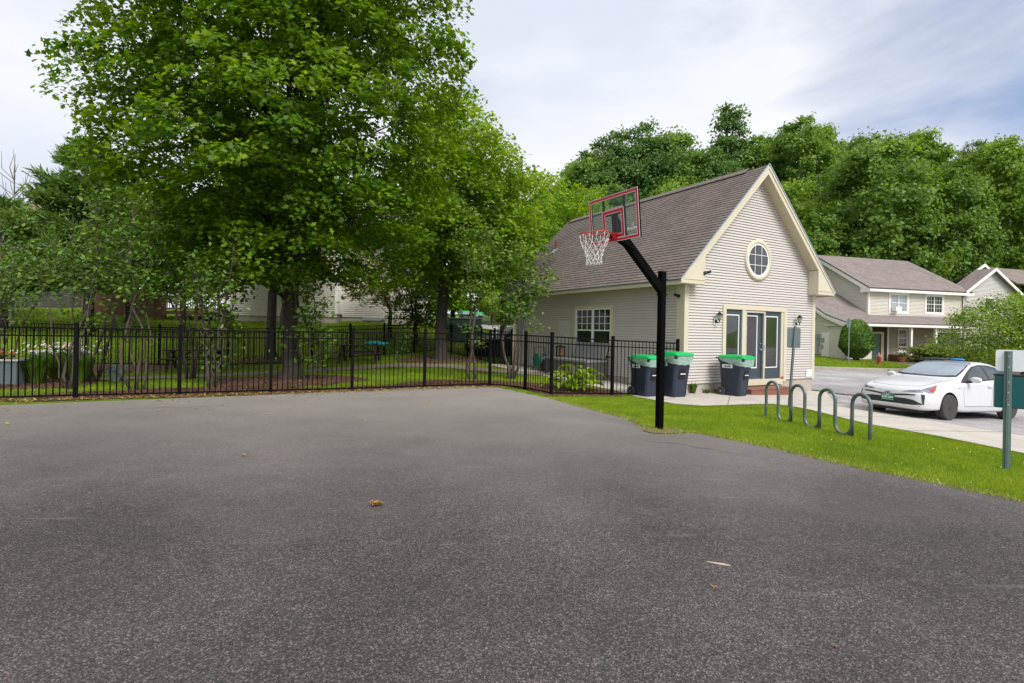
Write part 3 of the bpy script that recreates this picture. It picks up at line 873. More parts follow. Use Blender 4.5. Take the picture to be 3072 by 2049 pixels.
def shingles(mb, E0, along, upslope, length, slen, expo=0.14, lift=0.016, n_first=0, flip=1, mi=0):
    """E0 eave start corner, along/upslope unit vectors"""
    E0 = Vector(E0); al = Vector(along).normalized(); up = Vector(upslope).normalized(); no = al.cross(up).normalized()
    if no.z < 0: no = -no
    s = 0.0; k = 0
    while s < slen - 1e-3:
        s1 = min(s + expo, slen)
        a = E0 + up * s; b = E0 + up * s1
        vs = [a, a + al * length, a + al * length + no * lift, a + no * lift, b + no * 0.0015, b + al * length + no * 0.0015]
        uvs = [(0, s + .001), (length, s + .001), (length, s + .001), (0, s + .001), (0, s1 - .001), (length, s1 - .001)]
        mb.add(vs, [(0, 1, 2, 3), (3, 2, 5, 4)], mi, uvs)
        s = s1; k += 1


def window_set(par, P, u0, u1, z0, z1, cols, rows_top, rows_bot, double=False, trim='trim', tw=0.13, pane='glass', depth=0.03, sash_mat='white', two=True, sub='window', muntin_bottom=True, trim_top=None):
    """double hung window: frame (trim) > sash and panes. P(u, z, out)"""
    def bx(mb, a0, a1, c0, c1, o0, o1):
        vs = [P(a0, c0, o0), P(a1, c0, o0), P(a1, c0, o1), P(a0, c0, o1), P(a0, c1, o0), P(a1, c1, o0), P(a1, c1, o1), P(a0, c1, o1)]
        mb.add(vs, [(0, 3, 2, 1), (4, 5, 6, 7), (0, 1, 5, 4), (1, 2, 6, 5), (2, 3, 7, 6), (3, 0, 4, 7)])
    tb = MB(); tt = trim_top or tw
    bx(tb, u0 - tw, u0, z0 - tw, z1 + tt, -0.03, 0.035); bx(tb, u1, u1 + tw, z0 - tw, z1 + tt, -0.03, 0.035)
    bx(tb, u0, u1, z1, z1 + tt, -0.03, 0.032); bx(tb, u0, u1, z0 - tw, z0, -0.03, 0.032)
    w = tb.build(sub, M[trim], par)
    sb = MB(); n = 2 if double else 1; ww = (u1 - u0) / n
    pb = MB()
    for k in range(n):
        a = u0 + k * ww; b = a + ww; f = 0.045
        zm = (z0 + z1) / 2
        bx(sb, a, a + f, z0, z1, -0.05, 0.015); bx(sb, b - f, b, z0, z1, -0.05, 0.015)
        bx(sb, a + f, b - f, z0, z0 + f, -0.05, 0.012); bx(sb, a + f, b - f, z1 - f, z1, -0.05, 0.012)
        if two: bx(sb, a + f, b - f, zm - f / 2, zm + f / 2, -0.05, 0.012)
        for (c0, c1, rr) in (((zm, z1 - f, rows_top), (z0 + f, zm, rows_bot)) if two else ((z0 + f, z1 - f, rows_top),)):
            if rr:
                for i in range(1, cols):
                    x = a + f + (b - a - 2 * f) * i / cols; bx(sb, x - .009, x + .009, c0, c1, -0.035, -0.012)
                for i in range(1, rr):
                    zz = c0 + (c1 - c0) * i / rr; bx(sb, a + f, b - f, zz - .009, zz + .009, -0.035, -0.0125)
    bx(pb, u0 + 0.01, u1 - 0.01, z0 + 0.01, z1 - 0.01, -0.045, -0.03)
    sb.build('sash', M[sash_mat], w)
    pb.build('pane', M[pane], w)
    return w


# ------------------------------------------------------------------ clubhouse
CH = thing('clubhouse', 'clubhouse with steep shingled roof, round gable window and beige siding, behind the hoop', 'building', (5.05, 15.466, 0), 0.5178)
WD, SL, ZE, OV, OE = 6.514, 1.0076, 3.195, 0.577, 0.37
ZS = 0.147; LW = 9.9; LR = 10.5; CRS = 0.0846
RID = WD / 2
ZR = ZE + (RID + OV) * SL


def zroof(u):
    return ZE + (min(u, WD - u) + OV) * SL


def gint(z):
    d = max(0.0, (z + 0.24 - ZE) / SL - OV)
    return (d, WD - d)


Pg = lambda u, z, o: (u, -o, z)
Ps = lambda u, z, o: (-o, u, z)
mb = MB()
siding(mb, Pg, gint, ZS, ZR - 0.3, CRS, holes=[(1.67, 4.86, 0.12, 2.53)])
siding(mb, Ps, lambda z: (0.0, LW), ZS, 3.1, CRS, holes=[(3.16, 5.42, 0.8, 2.6)])
siding(mb, lambda u, z, o: (WD + o, u, z), lambda z: (0.0, LW), ZS, 3.1, CRS)
siding(mb, lambda u, z, o: (u, LW + o, z), gint, ZS, ZR - 0.3, CRS)
mb.build('siding_wall', M['siding'], CH, recalc=False)
mb = MB()
mb.box((0.03, 0.03, -0.6), (WD - 0.03, LW - 0.03, ZS - 0.002))
mb.build('foundation', M['found'], CH)
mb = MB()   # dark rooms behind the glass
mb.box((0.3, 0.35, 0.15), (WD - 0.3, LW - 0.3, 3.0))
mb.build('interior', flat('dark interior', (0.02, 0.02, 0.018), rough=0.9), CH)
# corner boards
mb = MB()
e = 0.024
mb.box((-e, -e, ZS - 0.01), (0.15, -0.0, 3.07)); mb.box((-e, 0.0, ZS - 0.01), (0, 0.30, 3.07)); mb.build('corner_board', M['trim'], CH, bevel=0.004)
mb = MB(); mb.box((WD - 0.15, -e, ZS - 0.01), (WD + e, 0.0, 3.07)); mb.box((WD, 0.0, ZS - 0.01), (WD + e, 0.15, 3.07)); mb.build('corner_board', M['trim'], CH, bevel=0.004)
mb = MB(); mb.box((-e, LW - 0.15, ZS), (0, LW + e, 3.07)); mb.build('corner_board', M['trim'], CH, bevel=0.004)
# rake and eave trim
mb = MB()
RV = 0.30
for sgn in (0, 1):
    def q(u): return (WD - u) if sgn else u
    ou = 0.42
    poly = [(q(-OV), 3.07), (q(ou), 3.07), (q(ou), zroof(ou) - RV), (q(RID), ZR - RV), (q(RID), ZR - 0.035), (q(-OV), ZE - 0.035)]
    if sgn: poly = poly[::-1]
    mb.prism(poly, -OE, -OE + 0.035, 'Y')
    poly = [(q(-OV + .02), 3.072), (q(ou), 3.072), (q(ou), zroof(ou) - RV), (q(-OV + .02), ZE - 0.05)]
    mb.prism(poly, -OE + 0.036, -0.012, 'Y')
    # moulding line of the return
    mb.box((min(q(-OV - .015), q(ou + .012)), -OE - 0.014, 3.185), (max(q(-OV - .015), q(ou + .012)), -OE - 0.001, 3.205))
    # shadow board along the rake
    a = Vector((q(-OV), -OE - 0.012, ZE - 0.07)); b = Vector((q(RID), -OE - 0.012, ZR - 0.07))
    mb.bar(a, b, 0.02, 0.07, up=(0, 0, 1))
    # eave fascia along the side
    x0, x1 = sorted((q(-OV), q(-OV + 0.03)))
    mb.box((x0, -OE + 0.036, 3.03), (x1, LR, ZE - 0.03))
mb.build('rake_trim', M['trim'], CH, bevel=0.003)
mb = MB()
for sgn in (0, 1):
    def q(u): return (WD - u) if sgn else u
    poly = [(q(0.425), zroof(0.425) - RV + .01), (q(RID), ZR - RV + .01), (q(RID), ZR - RV + .035), (q(0.425), zroof(0.425) - RV + .035)]
    mb.prism(poly, -OE + 0.037, -0.001, 'Y')
    mb.prism(poly, LW + .03, LR - 0.03, 'Y')
    x0, x1 = sorted((q(-OV + 0.031), q(-0.001)))
    mb.box((x0, -0.012, 3.075), (x1, LR - .02, 3.09))
mb.build('shaded_soffit', M['shaded_soffit'], CH)
mb = MB()   # band under the eave, shade put into its darker colour
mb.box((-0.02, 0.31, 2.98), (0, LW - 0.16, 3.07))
mb.build('eave_shade_band', M['shaded_soffit'], CH)
mb = MB()
su = Vector((1, 0, SL)).normalized(); slen = (RID + OV) * math.sqrt(1 + SL * SL)
shingles(mb, (-OV - 0.03, -OE - 0.02, ZE - 0.03), (0, 1, 0), (1, 0, SL), LR + OE + 0.02, slen + 0.04)
shingles(mb, (WD + OV + 0.03, -OE - 0.02, ZE - 0.03), (0, 1, 0), (-1, 0, SL), LR + OE + 0.02, slen + 0.04)
# roof deck below the shingles, ridge caps
mb.add([(-OV, -OE + .04, ZE - .05), (RID, -OE + .04, ZR - .05), (RID, LR, ZR - .05), (-OV, LR, ZE - .05)], [(0, 1, 2, 3)], 0, [(0, 0), (0, 1), (1, 1), (1, 0)])
mb.add([(WD + OV, -OE + .04, ZE - .05), (RID, -OE + .04, ZR - .05), (RID, LR, ZR - .05), (WD + OV, LR, ZE - .05)], [(0, 1, 2, 3)], 0, [(0, 0), (0, 1), (1, 1), (1, 0)])
rf = mb.build('roof', M['shingle'], CH, recalc=False)
mb = MB()
y = 0.35
while y < LR - 0.3:
    for sg in (-1, 1):
        vs = [(RID, y, ZR + .075), (RID, y + .28, ZR + .062), (RID + sg * .17, y + .28, ZR - 0.10), (RID + sg * .17, y, ZR - .085)]
        mb.add(vs + [(v[0], v[1], v[2] - .02) for v in vs], [(0, 1, 2, 3), (0, 3, 7, 4), (3, 2, 6, 7)], 0, [(0.02, 0.02), (.28, .02), (.28, .12), (.02, .12)] * 2)
    y += 0.26
rc = mb.build('ridge_cap', M['shingle'], rf)
mb = MB()
for sg in (0, 1):
    def q(u): return (WD - u) if sg else u
    mb.bar((q(-OV - .02), -OE - 0.03, ZE - 0.022), (q(RID), -OE - 0.03, ZR + 0.02), 0.012, 0.035)
    x0, x1 = sorted((q(-OV - .012), q(-OV)))
    mb.box((x0, -OE, 3.13), (x1, LR, ZE - 0.02))
mb.build('drip_edge', M['edge'], CH)
# plumbing vent
mb = MB(); mb.lathe([(0.05, -0.1), (0.05, 0.42), (0.042, 0.42)], 14, (1.58, 9.05, 5.33)); mb.build('vent_pipe', flat('rusty vent', (0.16, 0.06, 0.03), rough=.8, var=.4), CH, smooth=False)
mb = MB(); mb.box((1.32, 8.86, 0), (1.34, 9.24, 0)); mb.v = []; mb.f = []; mb.mi = []; mb.uv = []
c = Vector((1.52, 9.05, zroof(1.52) + 0.02))
vs = [c + Vector((0, -.17, 0)) + su * -.26, c + Vector((0, .17, 0)) + su * -.26, c + Vector((0, .17, 0)) + su * .12, c + Vector((0, -.17, 0)) + su * .12]
mb.add(vs + [v + Vector((-.01, 0, .012)) for v in vs], [(4, 5, 6, 7), (0, 1, 5, 4), (1, 2, 6, 5), (2, 3, 7, 6), (3, 0, 4, 7)])
mb.build('vent_flashing', M['galv'], CH)
# windows and doors
window_set(CH, Ps, 3.27, 5.30, 0.9, 2.47, 3, 3, 0, double=True, trim='trim', tw=0.12)
# round window
cx, cz, R1, R0 = 3.31, 4.055, 0.665, 0.53
mb = MB(); n = 48
ring = lambda r, y: [(cx + r * math.cos(2 * PI * k / n), y, cz + r * math.sin(2 * PI * k / n)) for k in range(n)]
vs = ring(R1, 0) + ring(R1, -.06) + ring(R0 + .02, -.06) + ring(R0, -0.04) + ring(R0, 0.0)
fs = []
for j in range(4):
    for k in range(n): fs.append((j * n + k, j * n + (k + 1) % n, (j + 1) * n + (k + 1) % n, (j + 1) * n + k))
mb.add(vs, fs); rw = mb.build('round_window', M['trim'], CH, smooth=True)
mb = MB()
vs = ring(R0, -.04) + ring(R0 - .045, -.04) + ring(R0 - .045, 0.0)
fs = []
for j in range(2):
    for k in range(n): fs.append((j * n + k, j * n + (k + 1) % n, (j + 1) * n + (k + 1) % n, (j + 1) * n + k))
mb.add(vs, fs)
rr = R0 - .04
for d in (-0.165, 0.165):
    hh = math.sqrt(rr * rr - d * d)
    mb.box((cx + d - .008, -0.034, cz - hh), (cx + d + .008, -0.02, cz + hh)); mb.box((cx - hh, -0.032, cz + d - .008), (cx + hh, -0.0205, cz + d + .008))
mb.build('muntins', M['white'], rw)
mb = MB(); mb.add(ring(R0, -0.019), [tuple(range(n))]); mb.build('pane', M['glass'], rw)
# patio door
mb = MB()
for (a0, a1, b0, b1) in ((1.65, 1.80, 0.09, 2.56), (4.72, 4.88, 0.09, 2.56), (1.80, 4.72, 2.42, 2.56), (1.80, 4.72, 0.0, 0.17)):
    mb.box((a0, -0.045, b0), (a1, 0.10, b1))
mb.box((2.58, -0.03, .17), (2.75, 0.10, 2.42)); mb.box((4.60, -.02, .17), (4.72, 0.10, 2.42))
dr = mb.build('patio_door', M['trim'], CH, bevel=0.004)
mb = MB(); pb = MB(); wb = MB()


def lite(a0, a1, z0, z1, l0, l1, y, pan):
    # slab frame with a glazed opening
    mb.box((a0, y, z0), (l0, y + .04, z1)); mb.box((l1, y, z0), (a1, y + .04, z1)); mb.box((l0, y, z0), (l1, y + .04, 0.55)); mb.box((l0, y, 2.26), (l1, y + .04, z1))
    wb.box((l0, y - .012, .55), (l0 + .03, y + .03, 2.26)); wb.box((l1 - .03, y - .012, .55), (l1, y + .03, 2.26)); wb.box((l0 + .03, y - .01, .55), (l1 - .03, y + .03, .58)); wb.box((l0 + .03, y - .01, 2.23), (l1 - .03, y + .03, 2.26))
    if pan is pb: q_ = MB(); q_.box((l0 + .02, y + .012, .56), (l1 - .02, y + .02, 2.25)); q_.build('pane', M['glass'], dr)
    else: pan.box((l0 + .02, y + .012, .56), (l1 - .02, y + .02, 2.25))


scb = MB()
lite(1.80, 2.58, .17, 2.42, 1.72 + .09, 2.47, 0.02, pb)
lite(2.75, 3.70, .17, 2.42, 2.86, 3.42, 0.05, scb)
lite(3.70, 4.60, .17, 2.42, 3.80, 4.46, 0.03, pb)
mb.build('door_panel', M['doorblue'], dr); wb.build('glazing_bead', M['white'], dr); scb.build('screen', M['screen'], dr)
mb = MB()
mb.box((2.75, -.03, .16), (2.80, .045, 2.40)); mb.box((3.66, -.03, .16), (3.74, .028, 2.40)); mb.box((2.80, -.028, 2.345), (3.66, .045, 2.40)); mb.box((2.80, -.028, .16), (3.66, .045, .2)); mb.box((3.74, -.02, .165), (4.6, .028, .19))
mb.build('screen_frame', M['alum'], dr)
mb = MB(); mb.lathe([(0.0, 0), (.028, 0), (.028, .03), (.03, .06), (0, .07)], 12, (3.56, -.03, 1.15), 'Y'); mb.build('door_knob', M['galv'], dr); mb = MB(); mb.lathe([(0, 0), (.02, 0), (.02, .03), (0, .03)], 12, (3.56, .0, 1.35), 'Y'); mb.build('deadbolt', M['galv'], dr); mb = MB(); mb.box((3.685, -.05, 1.15), (3.71, -.03, 1.32))
mb.build('door_handle', M['galv'], dr, smooth=False)
mb = MB(); mb.box((4.62, -.052, .165), (4.74, -.0455, .26)); mb.build('rust_patch', flat('rusty wood', (.45, .13, .02), rough=.9, var=.5, nscale=25), dr)
# lamps, cameras, vent
for (lu, lz) in ((1.33, 2.08), (5.39, 2.10)):
    mb = MB(); mb.box((lu - .07, -.03, lz - .17), (lu + .07, -0.012, lz + .05)); lp = mb.build('wall_lamp', M['white'], CH)
    mb = MB(); mb.tube([(lu, -.03, lz - .06), (lu, -.10, lz - .11), (lu, -.16, lz - .08), (lu, -.16, lz - .02)], 0.016, 8); mb.lathe([(0, 0), (.045, .0), (.05, .02), (0, .03)], 10, (lu, -.16, lz - .03)); 
    mb.lathe([(0, 0), (.05, 0), (.05, .02), (0, .02)], 12, (lu, -.048, lz - .06), 'Y')
    mb.build('lamp_bracket', M['brass'], lp)
    mb = MB(); mb.lathe([(0, .165), (.115, .17), (.06, .22), (.012, .26), (0, .31)], 10, (lu, -.16, lz - .03)); mb.build('lamp_cap', M['brass'], lp)
    mb = MB(); mb.lathe([(.048, .02), (.095, .17)], 6, (lu, -.16, lz - .03)); mb.build('lamp_glass', M['lampglass'], lp)
for (p0, d) in (((0.39, -OE - .0, 3.40), (0.18, -.14, .03)), ((-0.02, 0.20, 2.74), (-.10, .15, .03))):
    p0 = Vector(p0); d = Vector(d) * .6
    mb = MB(); mb.lathe([(0, 0), (.055, 0), (.055, .03), (0, .03)], 14, (0, 0, 0), 'Z')
    Mt = Matrix.Translation(p0) @ (Vector((0, -1, 0)) if p0.y < 0 else Vector((-1, 0, 0))).to_track_quat('Z', 'Y').to_matrix().to_4x4()
    mb.v = [tuple(Mt @ Vector(v)) for v in mb.v]
    mb.tube([p0 + d * .2, p0 + d * .6], .02, 8); mb.tube([p0 + d * .55 + Vector((0, 0, .01)), p0 + d * 1.3 + Vector((0, 0, .03))], .042, 14)
    sc = mb.build('security_camera', M['plast'], CH)
    mb = MB(); dd = d.normalized()
    for k in range(5): mb.lathe([(0, .0), (.006, .0), (0, .006)], 6, p0 + d * 1.31 + Vector((0, 0, .03)) + Vector((0.02 * math.cos(k * 1.26), 0.0, 0.02 * math.sin(k * 1.26))))
    mb.build('infrared_lights', M['white'], sc)
mb = MB(); mb.box((6.05, -.04, .20), (6.36, -0.014, .46)); mb.box((6.08, -.05, .23), (6.33, -0.04, .43)); mb.build('vent_cover', M['white'], CH, bevel=.006)
mb = MB()
mb.box((-0.06, 1.9, .55), (-.02, 2.1, .75)); mb.lathe([(0, 0), (.09, 0), (.09, .1), (.06, .13), (0, .13)], 16, (-.17, 2.0, .68), 'Y'); mb.tube([(-.1, 2.0, .6), (-.12, 2.0, .3), (-.12, 2.0, -.2)], .022, 8)
mb.box((-.22, 1.8, .02), (-.04, 2.08, .38)); mb.tube([(-.13, 1.94, .02), (-.13, 1.94, -.25)], .025, 8); mb.tube([(-.1, 1.7, -.2), (-.1, 1.7, .25), (-.1, 1.86, .3)], .02, 8)
mb.build('gas_meter', M['meter'], CH, bevel=.01)
mb = MB(); mb.box((-.03, 5.62, 1.0), (-.016, 6.35, 2.05)); mb.build('pale_patch_panel', flat('pale patch', (.55, .52, .49)), CH)
mb = MB(); mb.box((-.07, 6.75, .9), (-.016, 6.87, 1.1)); mb.build('outlet_box', M['trim_w'], CH)
# far end porch: post, lattice and dark wall
mb = MB(); mb.box((0.1, LW + .03, ZS), (WD - .1, LW + .05, 3.05)); mb.build('porch_wall', M['siding_b'], CH)
mb = MB(); mb.box((-0.5, LR - .25, 0.0), (-.3, LR - .05, 3.05)); mb.build('porch_post', M['siding_b'], CH)
mb = MB()
for k in range(8):
    mb.bar((-.022, 9.05 + k * .08, 1.55), (-.022, 9.05 + (k + 3) * .08 if k < 5 else 9.65, 2.15), .01, .01)
mb.box((-.03, 9.0, 1.5), (-.016, 9.05, 2.2)); mb.box((-.03, 9.65, 1.5), (-.016, 9.7, 2.2)); mb.box((-.02, 9.05, 1.5), (-.015, 9.65, 2.2))
mb.build('small_window', M['meter'], CH)
# brown step
st = thing('door_step', 'low red brown wooden step below the glass patio door', 'step', (*CL(3.37, -0.33), gz(*CL(3.37, -0.33))), 0.5178)
mb = MB()
for k in range(4): mb.box((-1.08, -.27 + k * .138, .19), (1.08, -.27 + k * .138 + .132, .225))
mb.build('tread', M['deckwood'], st, bevel=.003)
mb = MB(); mb.box((-1.04, -.25, -.03), (1.04, .24, .188)); mb.build('riser', M['deckwood'], st, bevel=.003)

# ------------------------------------------------------------------ fences
def fence_run(par, pts, H=1.43, gap=0.06, post_extra=0.10, post_w=0.072, zs=None, last_post=True, pick=0.113, rails=(0.0, 0.165), first_post=True):
    """pts: post positions on the ground; each panel hangs between two posts"""
    P = [np.array(p, float) for p in pts]
    zz = [gz(*p) for p in pts] if zs is None else zs
    for i, p in enumerate(P):
        if (i == 0 and not first_post) or (i == len(P) - 1 and not last_post): continue
        mb = MB(); q = P[min(i + 1, len(P) - 1)] - P[max(i - 1, 0)] if len(P) > 1 else np.array([1, 0])
        q = P[i + 1] - P[i] if i < len(P) - 1 else P[i] - P[i - 1]
        a = math.atan2(q[1], q[0]); h = gap + H + post_extra; w = post_w / 2
        mb.box((-w, -w, -0.15), (w, w, h)); mb.box((-w - .004, -w - .004, h), (w + .004, w + .004, h + .012)); mb.add([(-w, -w, h + .012), (w, -w, h + .012), (w, w, h + .012), (-w, w, h + .012), (0, 0, h + .03)], [(0, 1, 4), (1, 2, 4), (2, 3, 4), (3, 0, 4)])
        Mx = Matrix.Translation((p[0], p[1], zz[i])) @ Matrix.Rotation(a, 4, 'Z')
        mb.v = [tuple(Mx @ Vector(v)) for v in mb.v]
        mb.build('fence_post', M['blackp'], par)
    for i in range(len(P) - 1):
        a, b = P[i], P[i + 1]; d = b - a; Ln = np.linalg.norm(d); d = d / Ln
        a2 = a + d * post_w / 2; b2 = b - d * post_w / 2; ln = np.linalg.norm(b2 - a2)
        za, zb = zz[i] + gap, zz[i + 1] + gap
        mb = MB()
        for hz in (0.0, H - rails[1], H):
            mb.bar((a2[0], a2[1], za + hz), (b2[0], b2[1], zb + hz), 0.026, 0.032)
        n = max(2, int(round(ln / pick)))
        for k in range(1, n):
            t = k / n; x, y = a2 + (b2 - a2) * t; z = za + (zb - za) * t
            j = random.uniform(-.002, .002)
            mb.box((x - .0085 + j, y - .0085, z - 0.012), (x + .0085 + j, y + .0085, z + H))
        mb.build('fence_panel', M['blackp'], par, recalc=False)


f1 = thing('front_fence', 'black metal picket fence along the back edge of the court', 'fence', (0, 0, 0))
pp = [FP(k * (FL * (1 - 0.1165) / 5)) for k in range(8)]
fence_run(f1, pp)
f2 = thing('angled_fence', 'short black picket fence run around the hosta bed, ending at the clubhouse corner', 'fence', (0, 0, 0))
fence_run(f2, [FP(0), (0.39, 14.49), (1.03, 13.44), (2.72, 14.17), (4.72, 14.98)], first_post=False)
f3 = thing('back_fence', 'black picket fence behind the picnic tables at the far side of the garden', 'fence', (0, 0, 0))
bk = [(-23.5, 17.7), (-18.6, 19.1), (-16.05, 19.93), (-13.7, 20.5), (-11.37, 21.14), (-8.73, 23.0), (-6.35, 26.2), (-3.9, 29.2)]
bk2 = []
for i in range(len(bk) - 1):
    n = max(1, round(math.dist(bk[i], bk[i + 1]) / 1.9))
    bk2 += [(bk[i][0] + (bk[i + 1][0] - bk[i][0]) * k / n, bk[i][1] + (bk[i + 1][1] - bk[i][1]) * k / n) for k in range(n)]
fence_run(f3, bk2 + [bk[-1]])
f4 = thing('side_fence', 'black picket fence and gate from the far maple to the clubhouse side wall', 'fence', (0, 0, 0))
fence_run(f4, [(-3.9, 29.2), (-3.2, 27.9), (-2.2, 26.2), (-1.45, 25.0), (-0.78, 23.9), (0.0, 23.4)], first_post=False)

# ------------------------------------------------------------------ basketball hoop
HA = math.atan2(-.49, -.87)
hp = thing('basketball_hoop', 'basketball hoop with red framed clear backboard on an angled black pole', 'hoop', (2.49, 8.8, 0), HA)
mb = MB(); w = .0508
mb.box((-w, -w, -.2), (w, w, 2.66)); mb.build('pole', M['poleblack'], hp, bevel=.008)
mb = MB(); mb.box((-w - .003, -w - .003, 2.655), (w + .003, w + .003, 2.672)); mb.build('pole_cap', M['plast'], hp)
# local frame: +x towards the board front
Rh = Matrix.Rotation(-HA, 4, 'Z')
bc = Rh @ (Vector((1.522, 8.111, 3.387)) - Vector((2.49, 8.8, 0)))
Nn = (Rh.to_3x3() @ Vector((-.864, -.494, -.097))).normalized()
Uu = Vector((0, 0, 1)); Uu = (Uu - Nn * Uu.dot(Nn)).normalized(); Rr = Uu.cross(Nn).normalized()   # right as seen from the front
BW, BH = 1.118, .711


def BP(r_, u_, n_=0.0): return bc + Rr * r_ + Uu * u_ + Nn * n_


def bbox(mb, r0, r1, u0, u1, n0, n1):
    vs = [BP(a, b, c) for c in (n0, n1) for a, b in ((r0, u0), (r1, u0), (r1, u1), (r0, u1))]
    mb.add(vs, [(3, 2, 1, 0), (4, 5, 6, 7), (0, 1, 5, 4), (1, 2, 6, 5), (2, 3, 7, 6), (3, 0, 4, 7)])


def frame(mb, r0, r1, u0, u1, t, n0, n1):
    bbox(mb, r0, r1, u1 - t, u1, n0, n1); bbox(mb, r0, r1, u0, u0 + t, n0, n1); bbox(mb, r0, r0 + t, u0 + t, u1 - t, n0, n1); bbox(mb, r1 - t, r1, u0 + t, u1 - t, n0, n1)


gm, gnt, gb, gL = new_mat('clear board')
gb.inputs['Base Color'].default_value = (.95, 1, .97, 1); gb.inputs['Roughness'].default_value = 0.02; gb.inputs['Specular IOR Level'].default_value = .6
tr = N(gnt, 'ShaderNodeBsdfTransparent', inp={0: (.90, .95, .92, 1)}); mx = N(gnt, 'ShaderNodeMixShader', inp={0: .93})
gb.inputs['Base Color'].default_value = (.3, .4, .36, 1)
gL(gb.outputs[0], mx.inputs[1]); gL(tr.outputs[0], mx.inputs[2]); gL(mx.outputs[0], gnt.nodes['Material Output'].inputs[0])
mb = MB(); bbox(mb, -BW / 2, BW / 2, -BH / 2, BH / 2, -.008, 0); board = mb.build('backboard', gm, hp)
mb = MB(); frame(mb, -BW / 2, BW / 2, -BH / 2, BH / 2, .042, .001, .003)
mb.build('red_border', M['red'], board)
mb = MB(); frame(mb, -.24, .24, -BH / 2 + .055, .13, .052, .001, .003); mb.build('red_target_square', M['red'], board)
mb = MB(); frame(mb, -BW / 2 - .004, BW / 2 + .004, -BH / 2 - .004, BH / 2 + .004, .006, .0, .0035); frame(mb, -BW / 2 + .042, BW / 2 - .042, -BH / 2 + .042, BH / 2 - .042, .006, .001, .0032)
frame(mb, -.246, .246, -BH / 2 + .049, .136, .006, .001, .0034); frame(mb, -.188, .188, -BH / 2 + .107, .078, .006, .001, .0034)
mb.build('white_pinstripe', M['netw'], board)
mb = MB(); frame(mb, -BW / 2, BW / 2, -BH / 2, BH / 2, .02, -.035, -.009)
bbox(mb, -BW / 2 - .001, -BW / 2 + .03, -BH / 2, BH / 2, -.036, -.0351); mb.build('steel_frame', M['blackp'], board)
mb = MB()
for r_ in (-.235, .235): bbox(mb, r_ - .016, r_ + .016, -BH / 2 + .02, BH / 2 - .02, -.036, -.01)
bbox(mb, -.22, .22, .05, .075, -.035, -.01); bbox(mb, -.05, -.012, -BH / 2, .06, -.06, -.012); bbox(mb, .012, .05, -BH / 2, .06, -.06, -.012)
mb.build('frame_brace', M['blackp'], board)
mb = MB()
Q = BP(.42, -.215, .002); Mt = Matrix((( *Rr, 0), (*Uu, 0), (*Nn, 0), (0, 0, 0, 1))).transposed(); Mt.translation = Q
add_text(mb, 'SPALDING', .052, Mt, .0006, .001, .95)
Mt2 = Mt.copy(); Mt2.translation = BP(.42, -.155, .002)
for k in range(2):
    c_ = BP(.415 + .014 * k, -.16, .002); mb.tube([c_ + Rr * .014 * math.cos(a) + Uu * .018 * math.sin(a) for a in np.linspace(0, 2 * PI, 12, endpoint=False)], .0016, 4, closed=True)
mb.build('board_lettering', M['netw'], board)
# arm
att = BP(0.0, -.14, -.05)
mb = MB()
mb.bar((0.03, 0.0, 2.36), (att.x - .02, att.y * .95, att.z - .02), .09, .135); mb.build('arm', M['poleblack'], hp, bevel=.006)
mb = MB()
pl = [BP(0, .02, -.06), BP(0, -BH / 2 + .02, -.06), Vector((att.x - .40, att.y * .7, att.z - .33)), Vector((att.x - .30, att.y * .8, att.z - .19))]
for s_ in (-1, 1):
    o_ = Rr * .045 * s_; vs = [p + o_ for p in pl] + [p + o_ + Rr * .006 * s_ for p in pl]
    mb.add(vs, [(0, 1, 2, 3), (7, 6, 5, 4), (0, 3, 7, 4), (1, 0, 4, 5), (2, 1, 5, 6), (3, 2, 6, 7)])
bbox(mb, -.05, .05, -BH / 2 + .02, .02, -.066, -.058)
mb.build('mount_bracket', M['poleblack'], hp)
for z_ in (2.28, 2.53):
    mb = MB(); mb.box((-.066, -.066, z_ - .008), (.066, .066, z_ + .008)); mb.build('clamp', M['blackp'], hp)
    mb = MB(); mb.tube([(-.07, -.057, z_), (.08, -.057, z_)], .006, 8); mb.lathe([(0, 0), (.011, 0), (.011, .012), (0, .012)], 6, (.075, -.057, z_), 'X'); mb.build('bolt', M['galv'], hp)
mb = MB(); mb.box((.052, -.05, 2.26), (.058, .05, 2.55)); mb.build('clamp_plate', M['poleblack'], hp)
# rim and net
rc_ = BP(0, -.235, .375); RD = .229
mb = MB(); mb.tube([rc_ + Rr * RD * math.cos(a) + Nn * RD * math.sin(a) for a in np.linspace(0, 2 * PI, 40, endpoint=False)], .0095, 8, closed=True)
rim = mb.build('rim', M['rimred'], hp, smooth=True)
mb = MB()
mb.tube([BP(-.065, -.24, 0.01), BP(-.1, -.25, .12), BP(-.16, -.24, .205)], .007, 6); mb.tube([BP(.065, -.24, .01), BP(.1, -.25, .12), BP(.16, -.24, .205)], .007, 6)
bbox(mb, -.075, .075, -.335, -.225, .004, .012); bbox(mb, -.06, .06, -.236, -.228, .01, .15)
for s_ in (-1, 1):
    vs = [BP(s_ * .06, -.228, .01), BP(s_ * .06, -.228, .14), BP(s_ * .06, -.33, .012), BP(s_ * .054, -.228, .01), BP(s_ * .054, -.228, .14), BP(s_ * .054, -.33, .012)]
    mb.add(vs, [(0, 1, 2), (5, 4, 3), (0, 3, 4, 1), (1, 4, 5, 2), (2, 5, 3, 0)])
mb.build('rim_bracket', M['rimred'], hp)
net = MB(); K = 12
lev = [(0.0, RD, 0), (.09, .215, 0), (.17, .185, .5), (.245, .15, 0), (.31, .128, .5), (.37, .115, 0), (.43, .118, .5)]


